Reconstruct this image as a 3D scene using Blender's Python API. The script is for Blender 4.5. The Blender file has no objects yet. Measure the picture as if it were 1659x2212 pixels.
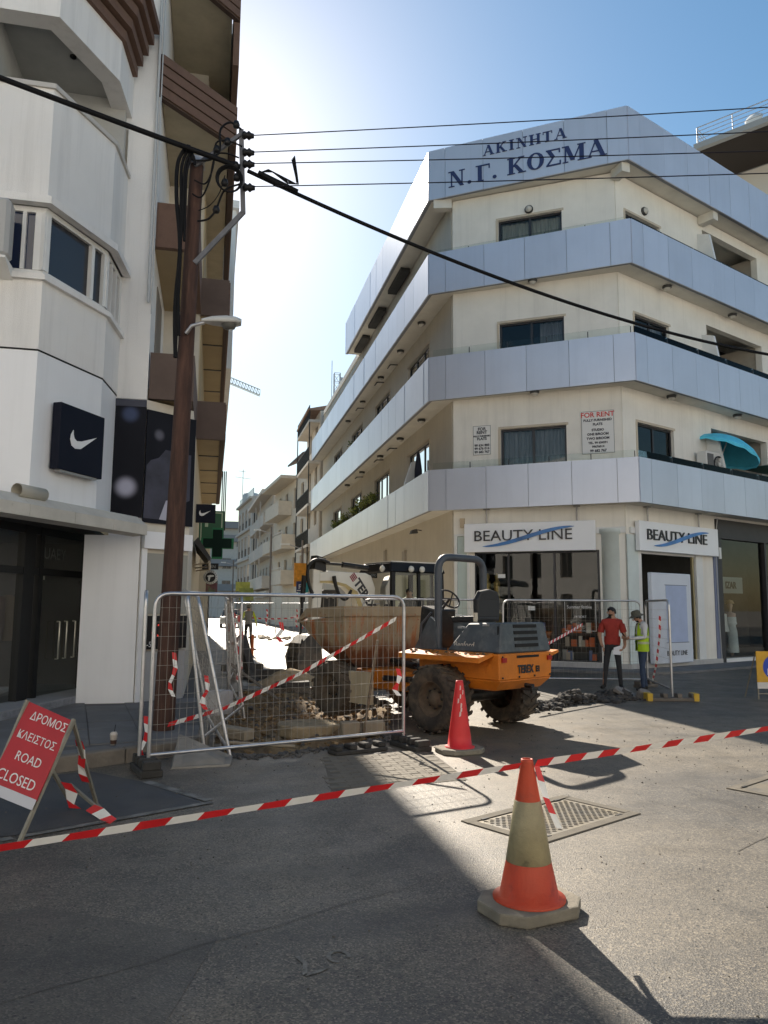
import bpy, bmesh, math, random
from math import sin, cos, radians, pi, atan2, sqrt, degrees
from mathutils import Vector, Matrix, noise as mnoise
random.seed(7)
SC = bpy.context.scene
COL = SC.collection

# ------------------------------------------------------------------ camera
def camera():
    cd = bpy.data.cameras.new('camera'); c = bpy.data.objects.new('camera', cd); COL.objects.link(c)
    p, y, a = radians(7.0), radians(12.6), radians(0.4)
    f = Vector((sin(y)*cos(p), cos(y)*cos(p), sin(p)))
    r = Vector((cos(y), -sin(y), 0)); u = r.cross(f)
    r2 = r*cos(a)+u*sin(a); u2 = -r*sin(a)+u*cos(a)
    m = Matrix((( r2.x, u2.x, -f.x, 0), (r2.y, u2.y, -f.y, 0), (r2.z, u2.z, -f.z, 1.7), (0, 0, 0, 1)))
    c.matrix_world = m
    cd.sensor_fit = 'HORIZONTAL'; cd.sensor_width = 36; cd.lens = 36*1661/1659
    cd.clip_start = .05; cd.clip_end = 3000
    SC.camera = c
camera()

# ------------------------------------------------------------------ sky, sun, exposure
SUN_H, SUN_E = radians(-2.6), radians(32.8)
w = bpy.data.worlds.new('World'); SC.world = w; w.use_nodes = True
nt = w.node_tree; nt.nodes.clear()
sky = nt.nodes.new('ShaderNodeTexSky'); sky.sky_type = 'NISHITA'; sky.sun_disc = False
sky.sun_elevation = SUN_E; sky.sun_rotation = SUN_H
sky.air_density = 1.4; sky.dust_density = 0.55; sky.ozone_density = 3.0; sky.altitude = 10
bg = nt.nodes.new('ShaderNodeBackground'); bg.inputs[1].default_value = 0.058
wo = nt.nodes.new('ShaderNodeOutputWorld')
hs = nt.nodes.new('ShaderNodeHueSaturation'); hs.inputs['Saturation'].default_value = 1.2; hs.inputs['Hue'].default_value = .493
nt.links.new(sky.outputs[0], hs.inputs['Color']); nt.links.new(hs.outputs[0], bg.inputs[0]); nt.links.new(bg.outputs[0], wo.inputs[0])
sl = bpy.data.lights.new('sun', 'SUN'); so = bpy.data.objects.new('sun', sl); COL.objects.link(so)
sl.energy = 5.0; sl.angle = radians(.53); sl.color = (1.0, .9, .76)
sv = Vector((sin(SUN_H)*cos(SUN_E), cos(SUN_H)*cos(SUN_E), sin(SUN_E)))
so.rotation_euler = sv.to_track_quat('Z', 'Y').to_euler(); so.location = (0, 0, 60)
SC.view_settings.view_transform = 'Standard'; SC.view_settings.look = 'None'
SC.view_settings.gamma = 1; SC.view_settings.use_curve_mapping = False
SC.view_settings.exposure = 1.1
SC.cycles.max_bounces = 8; SC.cycles.transparent_max_bounces = 24
SC.cycles.diffuse_bounces = 4

# ------------------------------------------------------------------ materials
MATS = {}
def mat(name, col, rough=.7, metal=0., var=0., vscale=3., col2=None, c2amt=.5, c2scale=1.5, c2sharp=.12, bump=0., bscale=40., spec=None, coat=0., emit=None, estr=1., stretch=None, streak=0., objvar=0.):
    """procedural principled material: base colour with noise variation (var), worn patches of col2, fine bump"""
    if name in MATS: return MATS[name]
    m = bpy.data.materials.new(name); m.use_nodes = True
    t = m.node_tree; N = t.nodes; L = t.links
    b = N['Principled BSDF']
    b.inputs['Roughness'].default_value = rough; b.inputs['Metallic'].default_value = metal
    if spec is not None: b.inputs['Specular IOR Level'].default_value = spec
    if coat: b.inputs['Coat Weight'].default_value = coat
    geo = N.new('ShaderNodeNewGeometry'); vec = geo.outputs['Position']
    if stretch:
        mp = N.new('ShaderNodeMapping'); mp.inputs['Scale'].default_value = stretch
        L.new(vec, mp.inputs['Vector']); vec = mp.outputs[0]
    out = None
    def noise(sc, det=5, ro=.6):
        n = N.new('ShaderNodeTexNoise'); n.inputs['Scale'].default_value = sc; n.inputs['Detail'].default_value = det; n.inputs['Roughness'].default_value = ro
        L.new(vec, n.inputs['Vector']); return n.outputs['Fac']
    def ramp(src, a, bb):
        r = N.new('ShaderNodeMapRange'); r.inputs[1].default_value = a; r.inputs[2].default_value = bb
        L.new(src, r.inputs[0]); return r.outputs[0]
    c4 = (*col, 1)
    if var or col2 or streak or objvar:
        cur = None
        if var:
            mx = N.new('ShaderNodeMix'); mx.data_type = 'RGBA'
            mx.inputs[6].default_value = (*[max(0, c*(1-var)) for c in col], 1)
            mx.inputs[7].default_value = (*[min(1, c*(1+var)) for c in col], 1)
            L.new(ramp(noise(vscale), .3, .7), mx.inputs[0]); cur = mx.outputs[2]
        if col2:
            m2 = N.new('ShaderNodeMix'); m2.data_type = 'RGBA'
            if cur: L.new(cur, m2.inputs[6])
            else: m2.inputs[6].default_value = c4
            m2.inputs[7].default_value = (*col2, 1)
            L.new(ramp(noise(c2scale, 8, .65), 1-c2amt-c2sharp, 1-c2amt+c2sharp), m2.inputs[0]); cur = m2.outputs[2]
        if streak:      # rain-washed dirt runs
            mp2 = N.new('ShaderNodeMapping'); mp2.inputs['Scale'].default_value = (5, 5, .22); L.new(geo.outputs['Position'], mp2.inputs['Vector'])
            n2 = N.new('ShaderNodeTexNoise'); n2.inputs['Scale'].default_value = 1.0; n2.inputs['Detail'].default_value = 6; n2.inputs['Roughness'].default_value = .7; L.new(mp2.outputs[0], n2.inputs['Vector'])
            m3 = N.new('ShaderNodeMix'); m3.data_type = 'RGBA'; L.new(cur, m3.inputs[6]); m3.inputs[7].default_value = (*[c*.55 for c in col], 1)
            r3 = N.new('ShaderNodeMapRange'); r3.inputs[1].default_value = .5; r3.inputs[2].default_value = .78; r3.inputs[4].default_value = streak; L.new(n2.outputs['Fac'], r3.inputs[0]); L.new(r3.outputs[0], m3.inputs[0]); cur = m3.outputs[2]
        if objvar:      # piece to piece difference
            oi = N.new('ShaderNodeObjectInfo'); r4 = N.new('ShaderNodeMapRange'); r4.inputs[3].default_value = 1-objvar; r4.inputs[4].default_value = 1+objvar; L.new(oi.outputs['Random'], r4.inputs[0])
            m4 = N.new('ShaderNodeMix'); m4.data_type = 'RGBA'; m4.blend_type = 'MULTIPLY'; m4.inputs[0].default_value = 1; L.new(cur, m4.inputs[6])
            cc = N.new('ShaderNodeCombineColor'); [L.new(r4.outputs[0], cc.inputs[k]) for k in range(3)]; L.new(cc.outputs[0], m4.inputs[7]); cur = m4.outputs[2]
        L.new(cur, b.inputs['Base Color'])
    else:
        b.inputs['Base Color'].default_value = c4
    if bump:
        bp = N.new('ShaderNodeBump'); bp.inputs['Strength'].default_value = bump; bp.inputs['Distance'].default_value = .02
        L.new(noise(bscale, 6, .7), bp.inputs['Height']); L.new(bp.outputs[0], b.inputs['Normal'])
    if emit:
        b.inputs['Emission Color'].default_value = (*emit, 1); b.inputs['Emission Strength'].default_value = estr
    MATS[name] = m
    return m

def glass_mat(name, tint=(.75, .8, .8), refl=1.45, rough=0.0):
    """thin window glass: clear with Fresnel reflection"""
    if name in MATS: return MATS[name]
    m = bpy.data.materials.new(name); m.use_nodes = True
    t = m.node_tree; N = t.nodes; L = t.links; N.remove(N['Principled BSDF'])
    fr = N.new('ShaderNodeFresnel'); fr.inputs[0].default_value = refl
    tr = N.new('ShaderNodeBsdfTransparent'); tr.inputs[0].default_value = (*tint, 1)
    gl = N.new('ShaderNodeBsdfGlossy'); gl.inputs['Roughness'].default_value = rough
    mx = N.new('ShaderNodeMixShader')
    L.new(fr.outputs[0], mx.inputs[0]); L.new(tr.outputs[0], mx.inputs[1]); L.new(gl.outputs[0], mx.inputs[2])
    L.new(mx.outputs[0], N['Material Output'].inputs['Surface'])
    MATS[name] = m
    return m

def tape_mats():
    return [mat('tape_red', (.62, .02, .025), .35, var=.1, vscale=9), mat('tape_white', (.82, .82, .8), .35, var=.06, vscale=9)]

# ------------------------------------------------------------------ mesh builder
class MB:
    def __init__(s): s.v = []; s.f = []; s.sm = []; s.mi = []; s.m = 0
    def add(s, vs, fs, smooth=False):
        o = len(s.v); s.v += [Vector(p) for p in vs]
        for f in fs: s.f.append(tuple(i+o for i in f)); s.sm.append(smooth); s.mi.append(s.m)
    def quad(s, *p): s.add(p, [tuple(range(len(p)))])
    def hexa(s, p):   # 8 points: bottom ring then top ring (ccw from above)
        s.add(p, [(3, 2, 1, 0), (4, 5, 6, 7), (0, 1, 5, 4), (1, 2, 6, 5), (2, 3, 7, 6), (3, 0, 4, 7)])
    def box(s, x0, x1, y0, y1, z0, z1):
        x0, x1 = min(x0, x1), max(x0, x1); y0, y1 = min(y0, y1), max(y0, y1); z0, z1 = min(z0, z1), max(z0, z1)
        s.hexa([(x0, y0, z0), (x1, y0, z0), (x1, y1, z0), (x0, y1, z0), (x0, y0, z1), (x1, y0, z1), (x1, y1, z1), (x0, y1, z1)])
    def bar(s, a, b, w, h, up=(0, 0, 1)):
        a, b = Vector(a), Vector(b); d = (b-a).normalized(); u = Vector(up)
        if abs(d.dot(u)) > .98: u = Vector((0, 1, 0))
        r = d.cross(u).normalized(); u = r.cross(d)
        r = r*(w/2); u = u*(h/2)
        s.hexa([a-r-u, a+r-u, b+r-u, b-r-u, a-r+u, a+r+u, b+r+u, b-r+u])
    def tube(s, pts, r, n=8, cap=True, smooth=True, closed=False):
        pts = [Vector(p) for p in pts]; k = len(pts)
        rs = r if isinstance(r, (list, tuple)) else [r]*k
        ref = None; rings = []
        for i, p in enumerate(pts):
            if closed: d = (pts[(i+1) % k]-pts[i-1])
            else: d = (pts[min(i+1, k-1)]-pts[max(i-1, 0)])
            d.normalize()
            if ref is None: ref = d.orthogonal().normalized()
            else:
                ref = ref-d*ref.dot(d)
                ref = ref.normalized() if ref.length > 1e-5 else d.orthogonal().normalized()
            b = d.cross(ref)
            rings.append([p+(ref*cos(2*pi*j/n)+b*sin(2*pi*j/n))*rs[i] for j in range(n)])
        vs = [q for R in rings for q in R]; fs = []
        for i in range(k if closed else k-1):
            for j in range(n):
                a = i*n+j; bb = i*n+(j+1) % n; c = ((i+1) % k)*n+(j+1) % n; dd = ((i+1) % k)*n+j
                fs.append((a, bb, c, dd))
        s.add(vs, fs, smooth)
        if cap and not closed:
            s.add(rings[0], [tuple(reversed(range(n)))]); s.add(rings[-1], [tuple(range(n))])
    def lathe(s, prof, n=24, o=(0, 0, 0), ax=(0, 0, 1), smooth=True, a0=0., a1=2*pi, cap=False):
        o = Vector(o); ax = Vector(ax).normalized(); u = ax.orthogonal().normalized(); v = ax.cross(u)
        full = abs(a1-a0-2*pi) < 1e-6; m = n if full else n+1; vs = []
        for r, z in prof:
            for j in range(m):
                a = a0+(a1-a0)*j/n; vs.append(o+ax*z+(u*cos(a)+v*sin(a))*r)
        fs = []
        for i in range(len(prof)-1):
            for j in range(n):
                fs.append((i*m+j, i*m+(j+1) % m, (i+1)*m+(j+1) % m, (i+1)*m+j))
        s.add(vs, fs, smooth)
        if cap:
            for i, rev in ((0, 1), (len(prof)-1, 0)):
                if prof[i][0] > 1e-4:
                    ids = list(range(m)); s.add([vs[i*m+j] for j in range(m)], [tuple(reversed(ids)) if rev else tuple(ids)])
    def prism(s, poly, vec):
        poly = [Vector(p) for p in poly]; vec = Vector(vec); n = len(poly)
        nr = Vector((0, 0, 0))
        for i in range(n): nr += poly[i].cross(poly[(i+1) % n])
        if nr.dot(vec) > 0: poly.reverse()
        vs = poly+[p+vec for p in poly]
        fs = [tuple(range(n)), tuple(reversed(range(n, 2*n)))]
        for i in range(n):
            j = (i+1) % n; fs.append((j, i, n+i, n+j))
        s.add(vs, fs)
    def ribbon(s, pts, z0, z1, t):
        """vertical wall along an open 2D polyline, thickness t to the left of travel, mitred"""
        pts = [Vector((p[0], p[1])) for p in pts]; k = len(pts); inn = []
        for i in range(k):
            ns = []
            if i > 0: d = (pts[i]-pts[i-1]).normalized(); ns.append(Vector((-d.y, d.x)))
            if i < k-1: d = (pts[i+1]-pts[i]).normalized(); ns.append(Vector((-d.y, d.x)))
            n = sum(ns, Vector((0, 0)));
            n = n/ (n.dot(ns[0])) if n.length > 1e-6 else ns[0]
            inn.append(pts[i]+n*t)
        A = [(p.x, p.y, z0) for p in pts]; B = [(p.x, p.y, z1) for p in pts]; C = [(p.x, p.y, z0) for p in inn]; D = [(p.x, p.y, z1) for p in inn]
        vs = A+B+C+D; fs = []
        for i in range(k-1):
            fs += [(i, i+1, k+i+1, k+i), (2*k+i+1, 2*k+i, 3*k+i, 3*k+i+1), (k+i, k+i+1, 3*k+i+1, 3*k+i), (i+1, i, 2*k+i, 2*k+i+1)]
        fs += [(0, k, 3*k, 2*k), (k-1, 3*k-1, 4*k-1, 2*k-1)]
        s.add(vs, fs)
    def build(s, name, mt, parent=None, local=False, kind=None, bevel=0., label=None, bseg=1, solid=0.):
        me = bpy.data.meshes.new(name)
        if parent is not None and not local:
            inv = root_matrix(parent).inverted(); vs = [inv @ p for p in s.v]
        else: vs = s.v
        me.from_pydata([tuple(p) for p in vs], [], s.f)
        mts = mt if isinstance(mt, (list, tuple)) else [mt]
        for x in mts: me.materials.append(x)
        me.polygons.foreach_set('use_smooth', s.sm)
        if len(mts) > 1: me.polygons.foreach_set('material_index', s.mi)
        if bevel:
            bm = bmesh.new(); bm.from_mesh(me)
            bmesh.ops.remove_doubles(bm, verts=bm.verts, dist=1e-5)
            es = [e for e in bm.edges if len(e.link_faces) == 2 and e.calc_face_angle(0) > radians(35)]
            bmesh.ops.bevel(bm, geom=es, offset=bevel, segments=bseg, affect='EDGES', profile=.6, clamp_overlap=True)
            bm.to_mesh(me); bm.free()
        me.update()
        o = bpy.data.objects.new(name, me); COL.objects.link(o)
        if parent is not None: o.parent = parent
        if kind: o['kind'] = kind
        if label: o['label'] = label
        return o

ROOT = {}
def root_matrix(o):
    while o.parent is not None: o = o.parent
    return ROOT.get(o.name, Matrix.Identity(4))
def thing(name, label, cat, loc=(0, 0, 0), rz=0., group=None, mtx=None):
    o = bpy.data.objects.new(name, None); COL.objects.link(o); o.empty_display_size = .2
    m = mtx if mtx is not None else Matrix.Translation(Vector(loc)) @ Matrix.Rotation(rz, 4, 'Z')
    o.matrix_world = m; ROOT[o.name] = m
    tag(o, label, cat, group); return o
def tag(o, label, cat, group=None):
    o['label'] = label; o['category'] = cat
    if group: o['group'] = group
    return o
def struct(o): o['kind'] = 'structure'; return o
def piece(name, src, parent, mtx):
    """another piece that shares mesh data with src"""
    o = bpy.data.objects.new(name, src.data); COL.objects.link(o); o.parent = parent
    o.matrix_local = root_matrix(parent).inverted() @ mtx
    return o
def dup(root, mtx, label, group=None):
    r = root.copy(); COL.objects.link(r); r.matrix_world = mtx; r['label'] = label
    if group: r['group'] = group
    ROOT[r.name] = mtx
    def rec(a, b):
        for ch in [c for c in bpy.data.objects if c.parent == a]:
            c = ch.copy(); COL.objects.link(c); c.parent = b; rec(ch, c)
    rec(root, r); return r
def TR(x, y, z=0., rz=0.): return Matrix.Translation((x, y, z)) @ Matrix.Rotation(rz, 4, 'Z')

class Fr:
    """facade frame: s along the wall, d outwards, z up"""
    def __init__(s, o, u, n): s.o = Vector((o[0], o[1], 0)); s.u = Vector((u[0], u[1], 0)).normalized(); s.n = Vector((n[0], n[1], 0)).normalized()
    def P(s, a, d, z): return s.o+s.u*a+s.n*d+Vector((0, 0, z))
    def box(s, mb, s0, s1, d0, d1, z0, z1):
        p = [s.P(s0, d0, z0), s.P(s1, d0, z0), s.P(s1, d1, z0), s.P(s0, d1, z0)]
        q = [x+Vector((0, 0, z1-z0)) for x in p]
        # keep outward winding
        if (p[1]-p[0]).cross(p[2]-p[0]).z < 0: p.reverse(); q.reverse()
        mb.hexa(p+q)
    def mtx(s, a, d, z):
        p = s.P(a, d, z); n = s.n; u = s.u
        # local x = u, y = -n (into the wall), z up when u x -n = up; else mirror-free choice
        y = Vector((0, 0, 1)).cross(u)
        return Matrix(((u.x, y.x, 0, p.x), (u.y, y.y, 0, p.y), (0, 0, 1, p.z), (0, 0, 0, 1)))

def wall_open(mb, fr, s0, s1, z0, z1, d0, d1, ops):
    """wall slab with rectangular openings (s0,s1,z0,z1)"""
    ss = sorted({s0, s1, *[min(max(v, s0), s1) for o in ops for v in o[:2]]})
    for a, b in zip(ss, ss[1:]):
        if b-a < 1e-4: continue
        mid = (a+b)/2; cuts = sorted([(max(o[2], z0), min(o[3], z1)) for o in ops if o[0] < mid < o[1]])
        z = z0
        for c0, c1 in cuts:
            if c0 > z+1e-4: fr.box(mb, a, b, d0, d1, z, c0)
            z = max(z, c1)
        if z < z1-1e-4: fr.box(mb, a, b, d0, d1, z, z1)

def text_obj(name, body, size, fr, s, d, z, mt, parent, depth=.01, align='LEFT', sx=1., label=None, vec=None, bold=0.):
    """lettering as mesh standing on a facade frame (or on a given origin/right/up triple)"""
    cu = bpy.data.curves.new('t', 'FONT'); cu.body = body; cu.size = size; cu.align_x = align; cu.extrude = depth/2; cu.offset = bold; cu.resolution_u = 3
    ob = bpy.data.objects.new('t', cu); COL.objects.link(ob)
    bpy.context.view_layer.update()
    me = bpy.data.meshes.new_from_object(ob.evaluated_get(bpy.context.evaluated_depsgraph_get()))
    bpy.data.objects.remove(ob); bpy.data.curves.remove(cu)
    if vec: o, u, up = [Vector(q) for q in vec]; n = u.cross(up)
    else:
        o = fr.P(s, d, z); u = fr.u; up = Vector((0, 0, 1)); n = fr.n
    inv = root_matrix(parent).inverted()
    for v in me.vertices:
        q = o+u*(v.co.x*sx)+up*v.co.y+n*v.co.z; v.co = inv @ q
    if u.cross(up).dot(n) < 0: me.flip_normals()
    me.materials.clear(); me.materials.append(mt); me.name = name
    r = bpy.data.objects.new(name, me); COL.objects.link(r); r.parent = parent
    if label: r['label'] = label
    return r

def bez(p0, p1, p2, p3, n=10):
    p0, p1, p2, p3 = map(Vector, (p0, p1, p2, p3)); out = []
    for i in range(n+1):
        t = i/n; out.append(p0*(1-t)**3+p1*3*t*(1-t)**2+p2*3*t*t*(1-t)+p3*t**3)
    return out
def arc_pts(a, corner, b, n=5):
    """rounded corner points between a and b with control at corner"""
    a, c, b = Vector(a), Vector(corner), Vector(b)
    return [a*(1-t)**2+c*2*t*(1-t)+b*t*t for t in [i/n for i in range(n+1)]]
def lerp(a, b, t): return Vector(a)*(1-t)+Vector(b)*t
def sag(a, b, drop, n=16):
    a, b = Vector(a), Vector(b); return [a*(1-t)+b*t-Vector((0, 0, 4*drop*t*(1-t))) for t in [i/n for i in range(n+1)]]
SWOOSH = [(.10, 1.0), (.02, .72), (0, .45), (.06, .12), (.2, 0), (.4, .06), (1.0, .98), (.42, .5), (.24, .44), (.15, .55), (.11, .75)]
def swoosh(mb, fr, s0, s1, z0, z1, d0, d1):
    n = len(SWOOSH)
    up = [fr.P(s0+(s1-s0)*a, d0, z0+(z1-z0)*b) for a, b in SWOOSH]
    mb.prism(up, fr.n*(d1-d0))

def tape(name, label, pts, width, period=.16, tilt=(0, 0, 1), group=None, parent=None, twist=0.):
    """red and white striped tape along a polyline (resampled), slanted stripes"""
    pts = [Vector(p) for p in pts]; acc = [0]
    for a, b in zip(pts, pts[1:]): acc.append(acc[-1]+(b-a).length)
    L = acc[-1]; n = max(2, int(L/(period/2)))
    def at(t):
        t = min(max(t, 0), L)
        for i in range(len(pts)-1):
            if t <= acc[i+1]: return lerp(pts[i], pts[i+1], (t-acc[i])/max(1e-6, acc[i+1]-acc[i]))
        return pts[-1]
    mb = MB(); up0 = Vector(tilt).normalized(); sl = width*.7
    for i in range(n):
        mb.m = i % 2
        t0, t1 = L*i/n, L*(i+1)/n
        cs = []
        for t in (t0, t1):
            ups = up0*(.95+.1*sin(t*7)+.05*sin(t*17)); c = at(t); d = (at(t+.02)-at(t-.02)).normalized()
            if twist: ups = Matrix.Rotation(twist*t, 3, d) @ ups
            cs.append((at(t-sl/2 if i or t > t0 else t)-ups*width/2, at(t+sl/2 if i < n-1 or t < t1 else t)+ups*width/2))
        mb.quad(cs[0][0], cs[1][0], cs[1][1], cs[0][1])
    o = mb.build(name, tape_mats(), parent)
    if parent is None: tag(o, label, 'tape', group)
    return o
# ================================================================== GROUND
def asphalt(name, base, dust, spk=.8, dirt=False):
    m = bpy.data.materials.new(name); m.use_nodes = True; t = m.node_tree; N = t.nodes; L = t.links; b = N['Principled BSDF']
    g = N.new('ShaderNodeNewGeometry'); P = g.outputs['Position']
    def ns(sc, det=4, ro=.6):
        n = N.new('ShaderNodeTexNoise'); n.inputs['Scale'].default_value = sc; n.inputs['Detail'].default_value = det; n.inputs['Roughness'].default_value = ro; L.new(P, n.inputs['Vector']); return n.outputs['Fac']
    def mr(s, a, bb, c=0, d=1):
        r = N.new('ShaderNodeMapRange'); r.inputs[1].default_value = a; r.inputs[2].default_value = bb; r.inputs[3].default_value = c; r.inputs[4].default_value = d; L.new(s, r.inputs[0]); return r.outputs[0]
    def mix(f, a, c, mode='MIX'):
        x = N.new('ShaderNodeMix'); x.data_type = 'RGBA'; x.blend_type = mode
        if isinstance(f, float): x.inputs[0].default_value = f
        else: L.new(f, x.inputs[0])
        for i, q in ((6, a), (7, c)):
            if isinstance(q, tuple): x.inputs[i].default_value = (*q, 1)
            else: L.new(q, x.inputs[i])
        return x.outputs[2]
    c = mix(mr(ns(.55, 6), .35, .68), base, dust)
    c = mix(mr(ns(3.2, 6, .7), .42, .75, 0, .55), c, tuple(x*.62 for x in base))
    c = mix(mr(ns(14, 5, .7), .55, .72, 0, .35), c, tuple(min(1, x*1.45) for x in dust))
    # aggregate: light stones and dark pits
    v = N.new('ShaderNodeTexVoronoi'); v.inputs['Scale'].default_value = 110; L.new(P, v.inputs['Vector'])
    sp = N.new('ShaderNodeSeparateColor'); L.new(v.outputs['Color'], sp.inputs[0])
    c = mix(mr(sp.outputs[0], .66, .8, 0, .5*spk), c, tuple(min(1, x*1.6) for x in dust))
    c = mix(mr(sp.outputs[1], .62, .74, 0, .7*spk), c, tuple(x*.45 for x in base))
    # dark pock marks / grit
    v2 = N.new('ShaderNodeTexVoronoi'); v2.inputs['Scale'].default_value = 19; L.new(P, v2.inputs['Vector'])
    s2 = N.new('ShaderNodeSeparateColor'); L.new(v2.outputs['Color'], s2.inputs[0])
    dd = N.new('ShaderNodeMath'); dd.operation = 'MULTIPLY'; L.new(mr(v2.outputs['Distance'], .22, .14), dd.inputs[0]); L.new(mr(s2.outputs[0], .72, .78), dd.inputs[1])
    c = mix(dd.outputs[0], c, tuple(x*.3 for x in base))
    # wheel paths along the road and soil carried out of the dig
    mp = N.new('ShaderNodeMapping'); mp.inputs['Scale'].default_value = (.25, 2.2, 1); mp.inputs['Rotation'].default_value = (0, 0, .5); L.new(P, mp.inputs['Vector'])
    wn = N.new('ShaderNodeTexNoise'); wn.inputs['Scale'].default_value = 1.0; wn.inputs['Detail'].default_value = 5; L.new(mp.outputs[0], wn.inputs['Vector'])
    c = mix(mr(wn.outputs['Fac'], .5, .72, 0, .5), c, tuple(x*.62 for x in base))
    if dirt:
        dv = N.new('ShaderNodeVectorMath'); dv.operation = 'DISTANCE'; dv.inputs[1].default_value = (2.2, 10.6, 0); L.new(P, dv.inputs[0])
        fm = N.new('ShaderNodeMath'); fm.operation = 'MULTIPLY'; L.new(mr(dv.outputs['Value'], 4.2, 1.6), fm.inputs[0]); L.new(mr(ns(1.7, 7, .7), .38, .66), fm.inputs[1])
        c = mix(fm.outputs[0], c, (.19, .145, .09))
    # oil / dirt stains
    c = mix(mr(ns(1.1, 4, .6), .56, .74, 0, .6), c, tuple(x*.45 for x in base))
    L.new(c, b.inputs['Base Color'])
    L.new(mr(ns(2.3), .3, .7, .46, .64), b.inputs['Roughness'])
    b.inputs['Specular IOR Level'].default_value = .6
    bp = N.new('ShaderNodeBump'); bp.inputs['Strength'].default_value = .35; bp.inputs['Distance'].default_value = .006
    ad = N.new('ShaderNodeMath'); ad.operation = 'ADD'; L.new(v.outputs['Distance'], ad.inputs[0]); L.new(ns(110, 4, .8), ad.inputs[1])
    L.new(ad.outputs[0], bp.inputs['Height']); L.new(bp.outputs[0], b.inputs['Normal'])
    MATS[name] = m; return m
A_ROAD = asphalt('asphalt', (.053, .05, .046), (.185, .156, .114), 1.0, dirt=True)
A_DUST = asphalt('dusty_base_course', (.36, .33, .28), (.46, .42, .35), .3)
A_SOIL = mat('soil', (.13, .085, .045), .95, var=.45, vscale=6, col2=(.3, .22, .12), c2amt=.42, c2scale=2.2, bump=1.0, bscale=18)
A_PAVE = mat('paving_concrete', (.15, .148, .148), .85, var=.2, vscale=2.5, col2=(.13, .125, .12), c2amt=.35, c2scale=1.1, c2sharp=.2, bump=.25, bscale=60)
A_KERB = mat('kerb_stone', (.18, .155, .125), .85, var=.25, vscale=5, col2=(.14, .12, .1), c2amt=.4, c2scale=4, bump=.4, bscale=40)

PIT = [(.12, 9.35), (.45, 9.12), (.95, 9.18), (1.35, 9.42), (1.75, 9.62), (2.15, 9.85), (2.45, 10.35), (2.6, 11.2), (2.9, 12.4), (3.2, 13.6), (3.1, 15.2), (2.6, 16.2), (1.6, 16.5), (.75, 16.3), (.35, 15.2), (.2, 13.4), (.14, 11.2)]
def in_poly(x, y, poly):
    r = False; j = len(poly)-1
    for i in range(len(poly)):
        xi, yi = poly[i]; xj, yj = poly[j]
        if (yi > y) != (yj > y) and x < (xj-xi)*(y-yi)/(yj-yi)+xi: r = not r
        j = i
    return r
def edge_dist(x, y, poly):
    p = Vector((x, y)); best = 9
    for i in range(len(poly)):
        a = Vector(poly[i]); b = Vector(poly[(i+1) % len(poly)]); d = b-a; t = max(0, min(1, (p-a).dot(d)/d.length_squared)); best = min(best, (a+d*t-p).length)
    return best
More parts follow.
